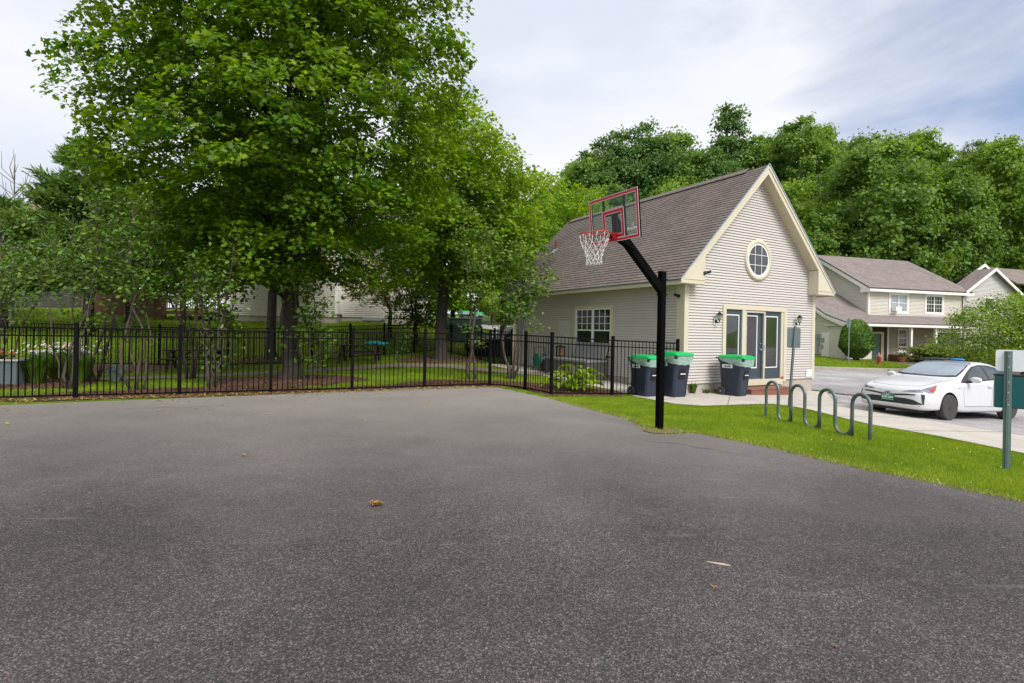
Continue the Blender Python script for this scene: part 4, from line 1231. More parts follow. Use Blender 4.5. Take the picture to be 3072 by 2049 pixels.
def npt(k, l, jit=True):
    d, rr_, ph = lev[l]; a = 2 * PI * (k + ph) / K
    r2 = rr_ * (1 + .05 * math.sin(3 * a + l)); sway = Vector((0.02, 0.02, 0)) * d
    return rc_ + Rr * r2 * math.cos(a) + Nn * r2 * math.sin(a) - Vector((0, 0, 1)) * d * (1 + .03 * math.sin(k * 2.3 + l)) + sway + Vector((.008 * math.sin(k * 5 + l * 3), .008 * math.cos(k * 3 + l), 0)) * (l > 0)


for k in range(K):
    for side in (0, 1):
        a = npt(k, 0); b = npt(k, 1); off = Rr * .006 * (1 if side else -1)
        pts_ = [a + off, (a + b) / 2 + off, b]
        net.tube(pts_, .0028, 5)
        for l in range(1, 6):
            ph0, ph1 = lev[l][2], lev[l + 1][2]
            if ph1 > ph0: k2 = k if side else k - 1
            else: k2 = k + 1 if side else k
            p = npt(k, l); q_ = npt(k2, l + 1); m_ = (p + q_) / 2 + Vector((0, 0, -.006))
            net.tube([p, m_, q_], .0028, 5)
            net.lathe([(0, -.006), (.006, 0), (0, .006)], 6, p)
    a, b = npt(k, 6), npt(k + 1, 6)
    net.tube([a, (a + b) / 2 + Vector((0, 0, -.05)), b], .0028, 5)
net.build('net', M['netw'], hp, smooth=True, recalc=False)

# ------------------------------------------------------------------ bike rack
rk = []
A0 = Vector((5.35, 11.03, 0)); A1 = Vector((5.89, 8.62, 0)); dr_ = (A1 - A0)
LRk = dr_.length; ph_ = LRk / 7
pts_ = [(0, -.25)]
for k in range(8):
    x = k * ph_
    if k % 2 == 0:
        pts_ += [(x, 0.0), (x, .3), (x, .74 - ph_ / 2)]
        pts_ += [(x + ph_ / 2 - ph_ / 2 * math.cos(t), .74 - ph_ / 2 + ph_ / 2 * math.sin(t)) for t in np.linspace(.25, PI - .25, 9)]
        pts_ += [(x + ph_, .74 - ph_ / 2)]
    else:
        zl = .13 + .07 * k / 7
        pts_ += [(x, .4), (x, zl)]
        if k < 7:
            pts_ += [(x + ph_ / 2 - ph_ / 2 * math.cos(t), zl - ph_ / 2 * math.sin(t)) for t in np.linspace(.3, PI - .3, 8)] + [(x + ph_, zl)]
        else: pts_ += [(x, -.25)]
mb = MB()
q = []
last = None
for x, z in pts_:
    if last and abs(x - last[0]) + abs(z - last[1]) < 1e-3: continue
    last = (x, z); p = A0 + dr_ * (x / LRk); q.append((p.x - A0.x, p.y - A0.y, z + gz(p.x, p.y) - gz(A0.x, A0.y)))
mb.tube(q, .030, 14)
br = mb.build('bike_rack', M['rackg'], None, smooth=True, recalc=False, loc=(A0.x, A0.y, gz(A0.x, A0.y)))
tag(br, 'grey steel wave bike rack of four loops standing in the lawn', 'bike rack')


# ------------------------------------------------------------------ signs
def rrect(w, h, r, n=5):
    o = []
    for cx_, cy_, a0 in ((w / 2 - r, h / 2 - r, 0), (-w / 2 + r, h / 2 - r, PI / 2), (-w / 2 + r, -h / 2 + r, PI), (w / 2 - r, -h / 2 + r, 1.5 * PI)):
        for k in range(n): a = a0 + PI / 2 * k / (n - 1); o.append((cx_ + r * math.cos(a), cy_ + r * math.sin(a)))
    return o


def uchannel(mb, z0, z1, w=.08, d=.032, lean=(0, 0), holes=True, t=.005):
    # hat section seen from behind
    prof = [(-w / 2, 0), (-w / 4, 0), (-w / 6, -d), (w / 6, -d), (w / 4, 0), (w / 2, 0), (w / 2, t), (w / 5, t), (w / 8, -d + t), (-w / 8, -d + t), (-w / 5, t), (-w / 2, t)]
    n = len(prof); vs = []
    for z in (z0, z1): vs += [(x + lean[0] * (z - z0), y + lean[1] * (z - z0), z) for x, y in prof]
    fs = [(i, (i + 1) % n, n + (i + 1) % n, n + i) for i in range(n)] + [tuple(reversed(range(n))), tuple(range(n, 2 * n))]
    mb.add(vs, fs)


sg = thing('street_sign', 'back of a small grey rectangular sign on a leaning post by the patio door', 'sign', (6.92, 13.12, gz(6.92, 13.12)), -0.25)
mb = MB(); uchannel(mb, -.2, 2.02, .065, .03, (.06, .03)); mb.build('sign_post', M['signback'], sg)
mb = MB(); mb.prism([(x + .105, z + 1.72) for x, z in rrect(.305, .50, .03)], .068, .072, 'Y'); mb.build('sign_panel', M['signback'], sg, bevel=.001)
mb = MB()
for z_ in (1.55, 1.9): mb.lathe([(0, 0), (.012, 0), (.012, .01), (0, .01)], 6, (.06 * (z_ + .2), .012, z_), 'Y')
ssign = thing('stop_sign', 'back of a grey octagonal road sign on a thin metal post across the road', 'sign', (21.55, 33.7, gz(21.55, 33.7)), .55)
mb = MB(); uchannel(mb, -.2, 2.95, .07, .03); mb.build('sign_post', M['galv'], ssign)
mb = MB(); mb.prism([(.305 / math.cos(PI / 8) * math.cos(PI / 8 + k * PI / 4), 2.63 + .305 / math.cos(PI / 8) * math.sin(PI / 8 + k * PI / 4)) for k in range(8)], .02, .024, 'Y'); mb.build('sign_panel', M['signback'], ssign)
ws = thing('waste_bag_station', 'perforated green post with blank white sign back above a teal box at the lawn', 'dispenser', (6.60, 7.0, gz(6.6, 7.0)), -0.60)
mb = MB(); uchannel(mb, -.3, 1.57, .082, .034); post = mb.build('post', M['postgreen'], ws)
mb = MB(); z_ = .03
while z_ < 1.56:
    mb.lathe([(0, 0), (.0048, 0), (.0048, .003), (0, .003)], 8, (0, -.0365, z_), 'Y'); z_ += .0254
mb.build('punched_holes', M['plast'], post)
mb = MB(); mb.prism([(x + .022, z + 1.445) for x, z in rrect(.295, .285, .035)], .008, .0115, 'Y'); mb.build('sign_panel', M['signw'], ws)
mb = MB(); mb.box((-.125, .012, .81), (.175, .13, 1.235)); bx_ = mb.build('bag_box', M['teal'], ws, bevel=.012)
mb = MB(); mb.box((-.13, .008, 1.235), (.18, .135, 1.262)); mb.build('box_lid', M['plast'], bx_, bevel=.004)
for zz_ in (.86, 1.02, 1.16, 1.36, 1.5):
    mb = MB(); mb.lathe([(0, 0), (.012, 0), (.012, .014), (0, .014)], 6, (0, -.05, zz_), 'Y'); mb.build('bolt', M['galv'], ws)


# ------------------------------------------------------------------ wheeled trash carts
bagm, bnt, bb, bL = new_mat('thin green liner')
bb.inputs['Base Color'].default_value = (.55, .78, .68, 1); bb.inputs['Roughness'].default_value = .3
_v = obj_coords(bnt, (1, 1, 3)); _n = N(bnt, 'ShaderNodeTexNoise', inp={'Scale': 7.0, 'Detail': 5.0}); bL(_v, _n.inputs['Vector'])
_r = ramp(bnt, [(.3, .42), (.7, .66)]); bL(_n.outputs[0], _r.inputs[0])
tr = N(bnt, 'ShaderNodeBsdfTransparent', inp={0: (.75, .95, .85, 1)}); mx = N(bnt, 'ShaderNodeMixShader'); bL(_r.outputs[0], mx.inputs[0])
bL(tr.outputs[0], mx.inputs[1]); bL(bb.outputs[0], mx.inputs[2]); bL(mx.outputs[0], bnt.nodes['Material Output'].inputs[0])
_b = N(bnt, 'ShaderNodeBump', inp={'Strength': .5, 'Distance': .02}); bL(_n.outputs[0], _b.inputs['Height']); bL(_b.outputs[0], bb.inputs['Normal'])


def rsec(wx, wy, r, z, cx=0, cy=0, n=4):
    return [(cx + x, cy + y, z) for x, y in rrect(wx, wy, r, n)]


def make_cart(label):
    """front faces -y, hinge and wheels at +y"""
    t = thing('trash_cart', label, 'trash cart', (0, 0, 0), 0, 'wheeled trash carts by the clubhouse')
    secs = [(.46, .50, .05, 0.0, .0, .01), (.48, .53, .06, .05, 0, .01), (.55, .62, .07, .55, 0, -.01), (.60, .68, .08, .86, 0, -.025), (.61, .70, .08, .885, 0, -.025), (.66, .78, .08, .93, 0, -.035), (.66, .78, .08, 1.00, 0, -.035)]
    mb = MB(); vs = []; n = 16
    for wx, wy, r_, z, cx_, cy_ in secs: vs += rsec(wx, wy, r_, z, cx_, cy_)
    fs = []
    for j in range(len(secs) - 1):
        for k in range(n): fs.append((j * n + k, j * n + (k + 1) % n, (j + 1) * n + (k + 1) % n, (j + 1) * n + k))
    fs += [tuple(reversed(range(n))), tuple(range((len(secs) - 1) * n, len(secs) * n))]
    mb.add(vs, fs)
    b = mb.build('cart_body', M['navy'], t, bevel=.006)
    # ribs, and front pocket as a flat quad with its shade painted dark
    for x in (-.2, .2):
        mb = MB(); mb.add([(x - .012, -.262, .04), (x + .012, -.262, .04), (x + .012, -.345, .78), (x - .012, -.345, .78), (x - .012, -.24, .04), (x + .012, -.24, .04), (x + .012, -.3, .78), (x - .012, -.3, .78)], [(0, 1, 2, 3), (4, 7, 6, 5), (0, 3, 7, 4), (1, 5, 6, 2), (3, 2, 6, 7), (0, 4, 5, 1)]); mb.build('rib', M['navy'], b)
    mb = MB(); mb.add([(-.11, -.322, .44), (.11, -.322, .44), (.11, -.345, .68), (-.11, -.345, .68)], [(0, 1, 2, 3)]); mb.build('front_pocket_shade', flat('painted pocket shadow', (.006, .007, .01), rough=.8), b)
    mb = MB(); mb.tube([(-.09, -.348, .565), (.09, -.348, .565)], .012, 10); mb.build('grab_bar', M['signw'], t)
    # lid
    mb = MB(); vs = []
    ls = [(.70, .84, .07, 1.00, 0, -.05), (.70, .84, .07, 1.018, 0, -.05), (.66, .80, .07, 1.022, 0, -.05), (.66, .80, .07, 1.045, 0, -.05), (.58, .70, .08, 1.05, 0, -.05), (.57, .69, .08, 1.07, 0, -.05), (.30, .40, .08, 1.088, 0, -.04)]
    for wx, wy, r_, z, cx_, cy_ in ls: vs += rsec(wx, wy, r_, z, cx_, cy_)
    fs = []
    for j in range(len(ls) - 1):
        for k in range(n): fs.append((j * n + k, j * n + (k + 1) % n, (j + 1) * n + (k + 1) % n, (j + 1) * n + k))
    fs += [tuple(reversed(range(n))), tuple(range((len(ls) - 1) * n, len(ls) * n))]
    mb.add(vs, fs); mb.build('lid', M['lidgreen'], t, bevel=.004)
    # handle at the hinge
    mb = MB(); mb.tube([(-.27, .33, .97), (-.27, .42, 1.0), (.27, .42, 1.0), (.27, .33, .97)], .016, 8); mb.build('handle', M['plast'], t)
    # liner folded over the rim
    mb = MB(); m_ = 60
    top = []; bot = []
    for k in range(m_ + 1):
        s = k / m_; a = -PI * 1.22 + s * PI * 1.44   # around the front
        x = .352 * max(-1, min(1, 1.25 * math.cos(a))); y = -.035 + .412 * max(-1, min(1, 1.2 * math.sin(a)))
        w_ = max(0, math.sin(PI * s)) ** .7
        dz = .03 + .19 * w_ + .006 * math.sin(k * .9)
        top.append((x, y, 1.0)); bot.append((x * (1 - .07 * min(1, dz / .12)), (y + .035) * (1 - .05 * dz / .2) - .035, 1.0 - dz))
    mid = [((a[0] * .5 + b[0] * .5) * (1.012 + .01 * math.sin(k * 1.7)), (a[1] * .5 + b[1] * .5) * (1.01 + .01 * math.sin(k * 3.1)), (a[2] + b[2]) / 2) for k, (a, b) in enumerate(zip(top, bot))]
    mb.add(top + mid + bot, [(k, k + 1, m_ + 2 + k, m_ + 1 + k) for k in range(m_)] + [(m_ + 1 + k, m_ + 2 + k, 2 * m_ + 3 + k, 2 * m_ + 2 + k) for k in range(m_)])
    mb.build('bag_liner', bagm, t, smooth=True, recalc=False)
    # wheels
    for s_ in (-1, 1):
        mb = MB(); mb.lathe([(.07, 0), (.12, 0), (.125, .01), (.125, .045), (.12, .055), (.07, .055)], 24, (s_ * .29 - .0275, .24, .125), 'X'); wh = mb.build('wheel', M['tyre'], t, smooth=False)
        mb = MB()
        for k in range(8): a = k * PI / 4; mb.bar((s_ * .29 + s_ * .02, .24, .125), (s_ * .29 + s_ * .02, .24 + .075 * math.cos(a), .125 + .075 * math.sin(a)), .012, .014)
        mb.lathe([(0, -.01), (.02, -.01), (.02, .01), (0, .01)], 10, (s_ * .29 + s_ * .025, .24, .125), 'X'); mb.build('wheel_spokes', M['galv'], wh)
    mb = MB(); mb.tube([(-.28, .24, .125), (.28, .24, .125)], .012, 8); mb.build('axle', M['galv'], t)
    # sticker on the left side and number on the front
    for s_ in (-1, 1):
        Mx = Matrix(((0, s_ * .10, s_ * 1, 0), (-s_ * -1 if False else s_, 0, 0, 0), (0, 1, -.1, 0), (0, 0, 0, 1)))
        rx = Vector((0, s_ * 1.0, 0)); uz = Vector((s_ * .085, 0, 1)).normalized(); nz = rx.cross(uz)
        Mx = Matrix(((*rx, 0), (*uz, 0), (*nz, 0), (0, 0, 0, 1))).transposed(); Mx.translation = Vector((s_ * .2955, .06 , .79))
        mb = MB(); mb.box((-.15, -.045, 0), (.15, .045, .003)); mb.v = [tuple(Mx @ Vector(v)) for v in mb.v]; stk = mb.build('sticker', M['signw'], t)
        mb = MB(); M2 = Mx.copy(); M2.translation = M2.translation + nz * .0035; add_text(mb, 'casella', .085, M2, .0004, .002, 1.0); mb.build('sticker_lettering', M['plast'], stk)
    mb = MB(); rx = Vector((1, 0, 0)); uz = Vector((0, -.1, 1)).normalized(); nz = rx.cross(uz); Mx = Matrix(((*rx, 0), (*uz, 0), (*nz, 0), (0, 0, 0, 1))).transposed(); Mx.translation = Vector((.02, -.3615, .79))
    add_text(mb, '41902', .05, Mx, .0004, .001, .9); mb.build('cart_number', M['galv'], t)
    return t


c1 = make_cart('trash cart with green lid and casella sticker beside the glass patio door')
c1.location = (6.62, 15.62, gz(6.62, 15.62)); c1.rotation_euler = (0, 0, math.radians(40)); c1.scale = (1.05, 1.05, 1.12)
c2 = dup(c1, (3.70, 14.55, gz(3.70, 14.55)), math.radians(32), 'lower trash cart with green lid, half hidden left of the hoop pole', scale=(1.0, 1.0, 1.05))
c3 = dup(c1, (4.52, 14.72, gz(4.52, 14.72)), math.radians(28), 'taller trash cart at the clubhouse corner, right of the hoop pole', scale=(1.05, 1.05, 1.16))

# ------------------------------------------------------------------ chest, hose things by the clubhouse wall
cx0 = CL(-0.62, 4.55)
ch = thing('storage_chest', 'grey green plastic storage chest with its ribbed lid standing open at the side wall', 'chest', (*cx0, gz(*cx0)), 0.5178)
mb = MB(); mb.box((-.42, -1.28, 0), (.42, 1.28, .66)); cb = mb.build('chest_body', M['chest'], ch, bevel=.02)
mb = MB()
for k in range(26): mb.box((-.428, -1.22 + k * .096, .06), (-.42, -1.19 + k * .096, .58))
for k in range(8): mb.box((-.38 + k * .1, -1.288, .06), (-.35 + k * .1, -1.28, .58))
mb.build('ribs', M['chest'], cb)
mb = MB(); mb.box((-.45, -1.31, .6), (.44, 1.31, .68)); mb.build('rim', M['chestlid'], ch, bevel=.012)
# open lid leaning to the wall
mb = MB(); la = math.radians(80)
Mx = Matrix.Translation((.38, 0, .68)) @ Matrix.Rotation(-(la), 4, 'Y')
mb.box((0, -1.3, 0), (.62, .55, .05), M=Matrix.Translation((.36, 0, .68)) @ Matrix.Rotation(-math.radians(68), 4, 'Y'))
lid = mb.build('chest_lid', M['chestlid'], ch, bevel=.015)
mb = MB()
for k in range(9): mb.box((.06, -1.22 + k * .2, .05), (.56, -1.14 + k * .2, .066), M=Matrix.Translation((.36, 0, .68)) @ Matrix.Rotation(-math.radians(68), 4, 'Y'))
mb.box((0.02, -1.25, .05), (.06, .5, .085), M=Matrix.Translation((.36, 0, .68)) @ Matrix.Rotation(-math.radians(68), 4, 'Y'))
mb.build('lid_ribs', M['chestlid'], lid)
px_ = CL(-0.55, 5.5)
bn = thing('lantern', 'small black lantern with an orange pane on the closed end of the grey chest', 'lantern', (*px_, gz(*px_) + .685), .5178)
mb = MB()
for sx in (-1, 1):
    for sy in (-1, 1): mb.box((sx * .11 - .015, sy * .11 - .015, .02), (sx * .11 + .015, sy * .11 + .015, .34))
mb.box((-.14, -.14, 0), (.14, .14, .03)); mb.box((-.14, -.14, .33), (.14, .14, .37)); mb.lathe([(.16, .37), (.05, .43), (0, .43)], 4, (0, 0, 0)); mb.build('cage', M['plast'], bn, recalc=True)
mb = MB(); mb.box((-.06, -.06, .03), (.06, .06, .3)); mb.build('orange_pane', flat('orange glass', (.50, .20, .05), rough=.3), bn)
h_ = CL(-.45, 7.05)
hr = thing('hose_cart', 'green plastic hose reel cart standing against the clubhouse side wall', 'hose cart', (*h_, gz(*h_)), .5178)
mb = MB(); mb.lathe([(.0, -.2), (.27, -.2), (.27, -.17), (.17, -.17), (.17, .17), (.27, .17), (.27, .2), (0, .2)], 24, (0, 0, .42), 'X'); mb.build('reel', flat('green reel plastic', (.0, .22, .13), rough=.5), hr)
mb = MB(); mb.tube([(-.24, .25, 0), (-.24, 0, .42), (-.24, .1, .95), (.24, .1, .95), (.24, 0, .42), (.24, .25, 0)], .016, 8); mb.tube([(-.24, 0, .42), (-.24, -.3, 0.02), (.24, -.3, .02), (.24, 0, .42)], .014, 8); mb.build('frame', M['plast'], hr)
mb = MB(); mb.tube([(.19 * math.cos(t) * 0 + (-.15 + .3 * ((t / (2 * PI)) % 5) / 5), .2 * math.cos(t), .42 + .2 * math.sin(t)) for t in np.linspace(0, 10 * PI, 110)], .014, 6); mb.build('hose', M['galv'], hr)


def lump(name, label, cat, loc, r, mat, seed=1, flat_=.7, rough=.25, group=None):
    bm = bmesh.new(); bmesh.ops.create_icosphere(bm, subdivisions=4, radius=1)
    from mathutils import noise
    for v in bm.verts:
        d = 1 + rough * noise.noise(v.co * 1.7 + Vector((seed, 0, 0))) + rough * .5 * noise.noise(v.co * 4.5 + Vector((0, seed, 0)))
        v.co = Vector((v.co.x * r[0] * d, v.co.y * r[1] * d, max(-.02, (v.co.z * d * flat_ + .55) * r[2])))
    me = bpy.data.meshes.new(name); bm.to_mesh(me); bm.free(); me.materials.append(mat)
    me.polygons.foreach_set('use_smooth', [True] * len(me.polygons))
    o = bpy.data.objects.new(name, me); COL.objects.link(o); o.location = loc
    return tag(o, label, cat, group)


bagmat = flat('black bag plastic', (.015, .016, .02), rough=.25, bump=1.0, bscale=9)
for k, (v_, s_, lb) in enumerate(((6.55, .3, 'taller black plastic bag between the hose cart and the grey chest'), (6.12, .24, 'lower black plastic bag nearest the grey chest'))):
    p_ = CL(-.4, v_); lump('black_bag', lb, 'bag', (*p_, gz(*p_)), (s_, s_, s_ * 1.3), bagmat, seed=k * 9 + 2, group='black bags at the side wall')


# ------------------------------------------------------------------ cars
def make_car(name, label, loc, rotz, paint, detail=True, tilt=0.0, plate=True):
    """front at +x; x measured from the car's middle"""
    root = thing(name, label, 'car', loc, rotz)
    root.rotation_euler = (0, tilt, rotz)
    Lc = 4.57; WB = 2.70; xf = 1.34; xr = xf - WB   # axles
    # stations from the nose backwards: x, zbottom, zsill, half width, z shoulder, half width shoulder, ztop, half width top
    st = [(2.27, .34, .42, .40, .56, .40, .62, .26), (2.24, .27, .38, .60, .60, .58, .68, .44), (2.15, .23, .34, .76, .63, .72, .745, .60), (1.98, .22, .33, .845, .68, .79, .805, .66), (1.70, .22, .32, .872, .76, .815, .88, .66),
          (1.34, .22, .32, .88, .84, .835, .945, .68), (1.10, .22, .32, .88, .88, .84, .985, .70), (.90, .20, .31, .88, .90, .84, 1.04, .69), (.60, .18, .30, .88, .915, .845, 1.185, .655), (.20, .18, .30, .88, .93, .85, 1.355, .61), (-.10, .18, .30, .88, .945, .85, 1.435, .59), (-.45, .18, .30, .88, .955, .85, 1.468, .58),
          (-.90, .18, .30, .88, .97, .85, 1.455, .575), (-1.30, .20, .32, .88, .985, .845, 1.395, .565), (-1.65, .22, .34, .875, 1.0, .835, 1.305, .55), (-1.95, .25, .38, .86, 1.01, .80, 1.20, .53), (-2.13, .30, .43, .82, 1.0, .76, 1.12, .52), (-2.25, .36, .5, .74, .93, .70, 1.04, .50), (-2.30, .42, .55, .6, .85, .58, .95, .45)]
    st = np.array(st)
    # resample along x with catmull rom
    def cr(P, n):
        out = []
        m = len(P)
        for i in range(m - 1):
            p0 = P[max(i - 1, 0)]; p1 = P[i]; p2 = P[i + 1]; p3 = P[min(i + 2, m - 1)]
            for k in range(n):
                t = k / n
                out.append(0.5 * ((2 * p1) + (-p0 + p2) * t + (2 * p0 - 5 * p1 + 4 * p2 - p3) * t * t + (-p0 + 3 * p1 - 3 * p2 + p3) * t ** 3))
        out.append(P[-1]); return np.array(out)
    S2 = cr(st, 5)
    rows = []
    for x, zb, zs, w, zsh, wsh, zt, wt in S2:
        cab = max(0, min(1, (zt - zsh - .12) / .25))
        pr = [(0, zb), (w * .75, zb), (w * .95, zb + .03), (w * .985, zs), (w, zs + .10), (w * .996, (zs + zsh) / 2), (w * .985, zsh - .12), (wsh + .015, zsh - .03), (wsh - .01, zsh + .005),
              (wt + (wsh - wt) * .62, zsh + (zt - zsh) * .36), (wt + (wsh - wt) * .30, zsh + (zt - zsh) * .68), (wt + .01, zt - .05 * cab - .015), (wt - .06, zt - .012), (wt * .5, zt + .008), (0, zt + .012)]
        pr = cr(np.array(pr), 3)
        rows.append([(x, y, z) for y, z in pr])
    nC = len(rows[0]); V = []; F = []
    for r_ in rows: V += r_
    nb = len(V)
    for r_ in rows: V += [(x, -y, z) for x, y, z in r_]
    for i in range(len(rows) - 1):
        for j in range(nC - 1):
            a = i * nC + j; F.append((a, a + 1, a + nC + 1, a + nC)); F.append((nb + a, nb + a + nC, nb + a + nC + 1, nb + a + 1))
    for base in (0, (len(rows) - 1) * nC):
        F.append(tuple(base + j for j in range(nC)) + tuple(nb + base + j for j in range(nC - 1, -1, -1)))
    bm = bmesh.new(); vv = [bm.verts.new(v) for v in V]
    for f in F:
        try: bm.faces.new([vv[i] for i in f])
        except ValueError: pass
    bmesh.ops.remove_doubles(bm, verts=bm.verts, dist=1e-4)
    bmesh.ops.triangulate(bm, faces=[f for f in bm.faces if len(f.verts) > 4])
    bmesh.ops.recalc_face_normals(bm, faces=bm.faces)
    bvh = BVHTree.FromBMesh(bm)
    me = bpy.data.meshes.new('car_body'); bm.to_mesh(me); bm.free(); me.materials.append(M[paint]); me.materials.append(M['plast'])
    me.polygons.foreach_set('use_smooth', [True] * len(me.polygons))
    body = bpy.data.objects.new('car_body', me); link(body, root)
    # wheel arches cut out
    cutm = MB()
    for xw in (xf, xr):
        for s_ in (-1, 1):
            cutm.lathe([(0, -.16), (.358, -.16), (.358, .2), (0, .2)], 40, (xw, s_ * .84, .335), 'Y')
    cut = cutm.build('cut', M['plast'], root, recalc=True)
    md = body.modifiers.new('arches', 'BOOLEAN'); md.operation = 'DIFFERENCE'; md.object = cut; md.solver = 'EXACT'
    dg = bpy.context.evaluated_depsgraph_get()
    nm_ = bpy.data.meshes.new_from_object(body.evaluated_get(dg)); body.modifiers.clear(); body.data = nm_
    nm_.name = 'car_body'; bpy.data.objects.remove(cut)
    for p in nm_.polygons:      # arch liners are black
        c = p.center
        for xw in (xf, xr):
            if math.hypot(c.x - xw, c.z - .335) < .352 and abs(c.y) < .97: p.material_index = 1
    nm_.polygons.foreach_set('use_smooth', [True] * len(nm_.polygons))
    if hasattr(nm_, 'set_sharp_from_angle'): nm_.set_sharp_from_angle(angle=0.6)

    def drape(nm, poly, axis, mat, off=.004, step=.04, parent=body, side=1, thick=0.0):
        """poly in (a,b): axis 'Y' -> (x,z) seen from the side; 'X' -> (y,z) from the front; 'Z' -> (x,y) from above"""
        b2 = bmesh.new(); vs = [b2.verts.new((p[0], p[1], 0)) for p in poly]; b2.faces.new(vs); bmesh.ops.triangulate(b2, faces=b2.faces[:])
        for ax in (0, 1):
            lo = min(p[ax] for p in poly); hi = max(p[ax] for p in poly); a = lo + step
            while a < hi:
                co = [0, 0, 0]; co[ax] = a; no = [0, 0, 0]; no[ax] = 1
                bmesh.ops.bisect_plane(b2, geom=b2.verts[:] + b2.edges[:] + b2.faces[:], plane_co=co, plane_no=no); a += step
        bad = []
        for v in b2.verts:
            a, b = v.co.x, v.co.y
            if axis == 'Y': o_, d_ = Vector((a, side * 3, b)), Vector((0, -side, 0))
            elif axis == 'X': o_, d_ = Vector((4, a, b)), Vector((-1, 0, 0))
            elif axis == 'B': o_, d_ = Vector((-4, a, b)), Vector((1, 0, 0))
            else: o_, d_ = Vector((a, b, 4)), Vector((0, 0, -1))
            h, nn_, _, _ = bvh.ray_cast(o_, d_)
            if h is None: bad.append(v); continue
            if nn_.dot(d_) > 0: nn_ = -nn_
            v.co = h + nn_ * off
        bmesh.ops.delete(b2, geom=bad, context='VERTS')
        bmesh.ops.recalc_face_normals(b2, faces=b2.faces)
        m2 = bpy.data.meshes.new(nm); b2.to_mesh(m2); b2.free(); m2.materials.append(mat); m2.polygons.foreach_set('use_smooth', [True] * len(m2.polygons))
        return link(bpy.data.objects.new(nm, m2), parent)
    # glass
    ws_ = smooth_poly([(.86, 0), (.84, .35), (.74, .63), (.66, .655), (.1, .575), (-.13, .52), (-.19, .3), (-.20, 0), (-.19, -.3), (-.13, -.52), (.1, -.575), (.66, -.655), (.74, -.63), (.84, -.35)], 4)
    drape('windscreen', ws_, 'Z', M['windsh'], .005, parent=root)
    ws2 = [(.93, 0), (.91, .35), (.82, .66), (.66, .69), (.1, .595), (-.16, .54), (-.22, .3), (-.23, 0), (-.22, -.3), (-.16, -.54), (.1, -.595), (.66, -.69), (.82, -.66), (.91, -.35)]
    drape('windscreen_seal', smooth_poly(ws2, 4), 'Z', M['plast'], .0025)
    drape('rear_window', [(-1.35, .48), (-1.98, .45), (-1.98, -.45), (-1.35, -.48)], 'Z', M['carglass'], .004, parent=root)
    drape('sunroof', [(-.35, .42), (-.95, .42), (-.95, -.42), (-.35, -.42)], 'Z', M['carglass'], .004, parent=root)
    for s_ in (1, -1):
        band = [(.80, .925), (.62, 1.03), (.30, 1.20), (0.0, 1.335), (-.35, 1.395), (-.8, 1.395), (-1.2, 1.345), (-1.55, 1.255), (-1.78, 1.16), (-1.72, 1.115), (-1.2, 1.06), (-.5, 1.01), (.2, .965), (.55, .93)]
        drape('window_surround', band, 'Y', M['plast'], .0035, side=s_)
        fw = [(.46, 1.0), (.28, 1.155), (0, 1.30), (-.33, 1.365), (-.40, 1.365), (-.44, 1.035), (.1, 1.0)]
        drape('front_side_window', fw, 'Y', M['carglass'], .006, parent=root, side=s_)
        rw_ = [(-.51, 1.04), (-.47, 1.368), (-.8, 1.365), (-1.18, 1.315), (-1.32, 1.27), (-1.24, 1.09)]
        drape('rear_side_window', rw_, 'Y', M['carglass'], .006, parent=root, side=s_)
        # door seams, handle
        for seam in ([(.72, .92), (.76, .7), (.74, .42), (.68, .34)], [(-.47, 1.0), (-.50, .7), (-.46, .35)], [(-1.42, 1.06), (-1.34, .8), (-1.0, .55), (-.92, .36)], [(.68, .345), (-.92, .345)]):
            for i in range(len(seam) - 1):
                (a, b), (c, d) = seam[i], seam[i + 1]; dd = math.hypot(c - a, d - b); nx_, nz_ = -(d - b) / dd * .004, (c - a) / dd * .004
                drape('door_seam', [(a - nx_, b - nz_), (c - nx_, d - nz_), (c + nx_, d + nz_), (a + nx_, b + nz_)], 'Y', M['plast'], .002, step=.12, side=s_)
        for xh in (-.30, -1.12):
            mb = MB(); y_ = s_ * .885; mb.tube([(xh, y_ - s_ * .02, .85), (xh - .03, y_ + s_ * .02, .855), (xh - .15, y_ + s_ * .02, .86), (xh - .18, y_ - s_ * .02, .86)], .013, 8); mb.build('door_handle', M[paint], root, smooth=True)
        # mirror
        mb = MB(); mb.lathe([(0, -.115), (.05, -.11), (.075, -.06), (.08, 0), (.07, .07), (.04, .11), (0, .12)], 16, (0, 0, 0), 'Y')
        mb.v = [(.52 + x * .75, s_ * 1.0 + y, 1.02 + z * .95) for x, y, z in mb.v]; mr = mb.build('wing_mirror', M[paint], root, smooth=True)
        mb = MB(); mb.tube([(.56, s_ * .82, .955), (.54, s_ * .93, .965)], .03, 8); mb.build('mirror_stalk', M['plast'], mr)
        # headlamp
        hl = [(1.62, .845), (1.85, .79), (2.08, .735), (2.2, .705), (2.2, .66), (2.05, .655), (1.95, .66), (1.78, .74)]
        drape('headlamp', [(1.60, .855), (1.85, .80), (2.12, .735), (2.215, .695), (2.18, .655), (2.0, .645), (1.92, .655)], 'Y', M['lens'], .004, step=.03, parent=root, side=s_)
        drape('amber_lens', [(1.64, .835), (1.80, .79), (1.97, .725), (1.94, .665), (1.86, .70)], 'Y', M['amber'], .0075, step=.03, parent=root, side=s_)
        drape('headlamp', [(s_ * .66, .70), (s_ * .62, .72), (s_ * .42, .685), (s_ * .30, .655), (s_ * .46, .645), (s_ * .66, .652)], 'X', M['lens'], .004, step=.03, parent=root)
        # side gill on bumper
        drape('bumper_vent', [(s_ * .70, .62), (s_ * .755, .61), (s_ * .765, .50), (s_ * .755, .36), (s_ * .735, .38)], 'X', M['plast'], .004, step=.03)
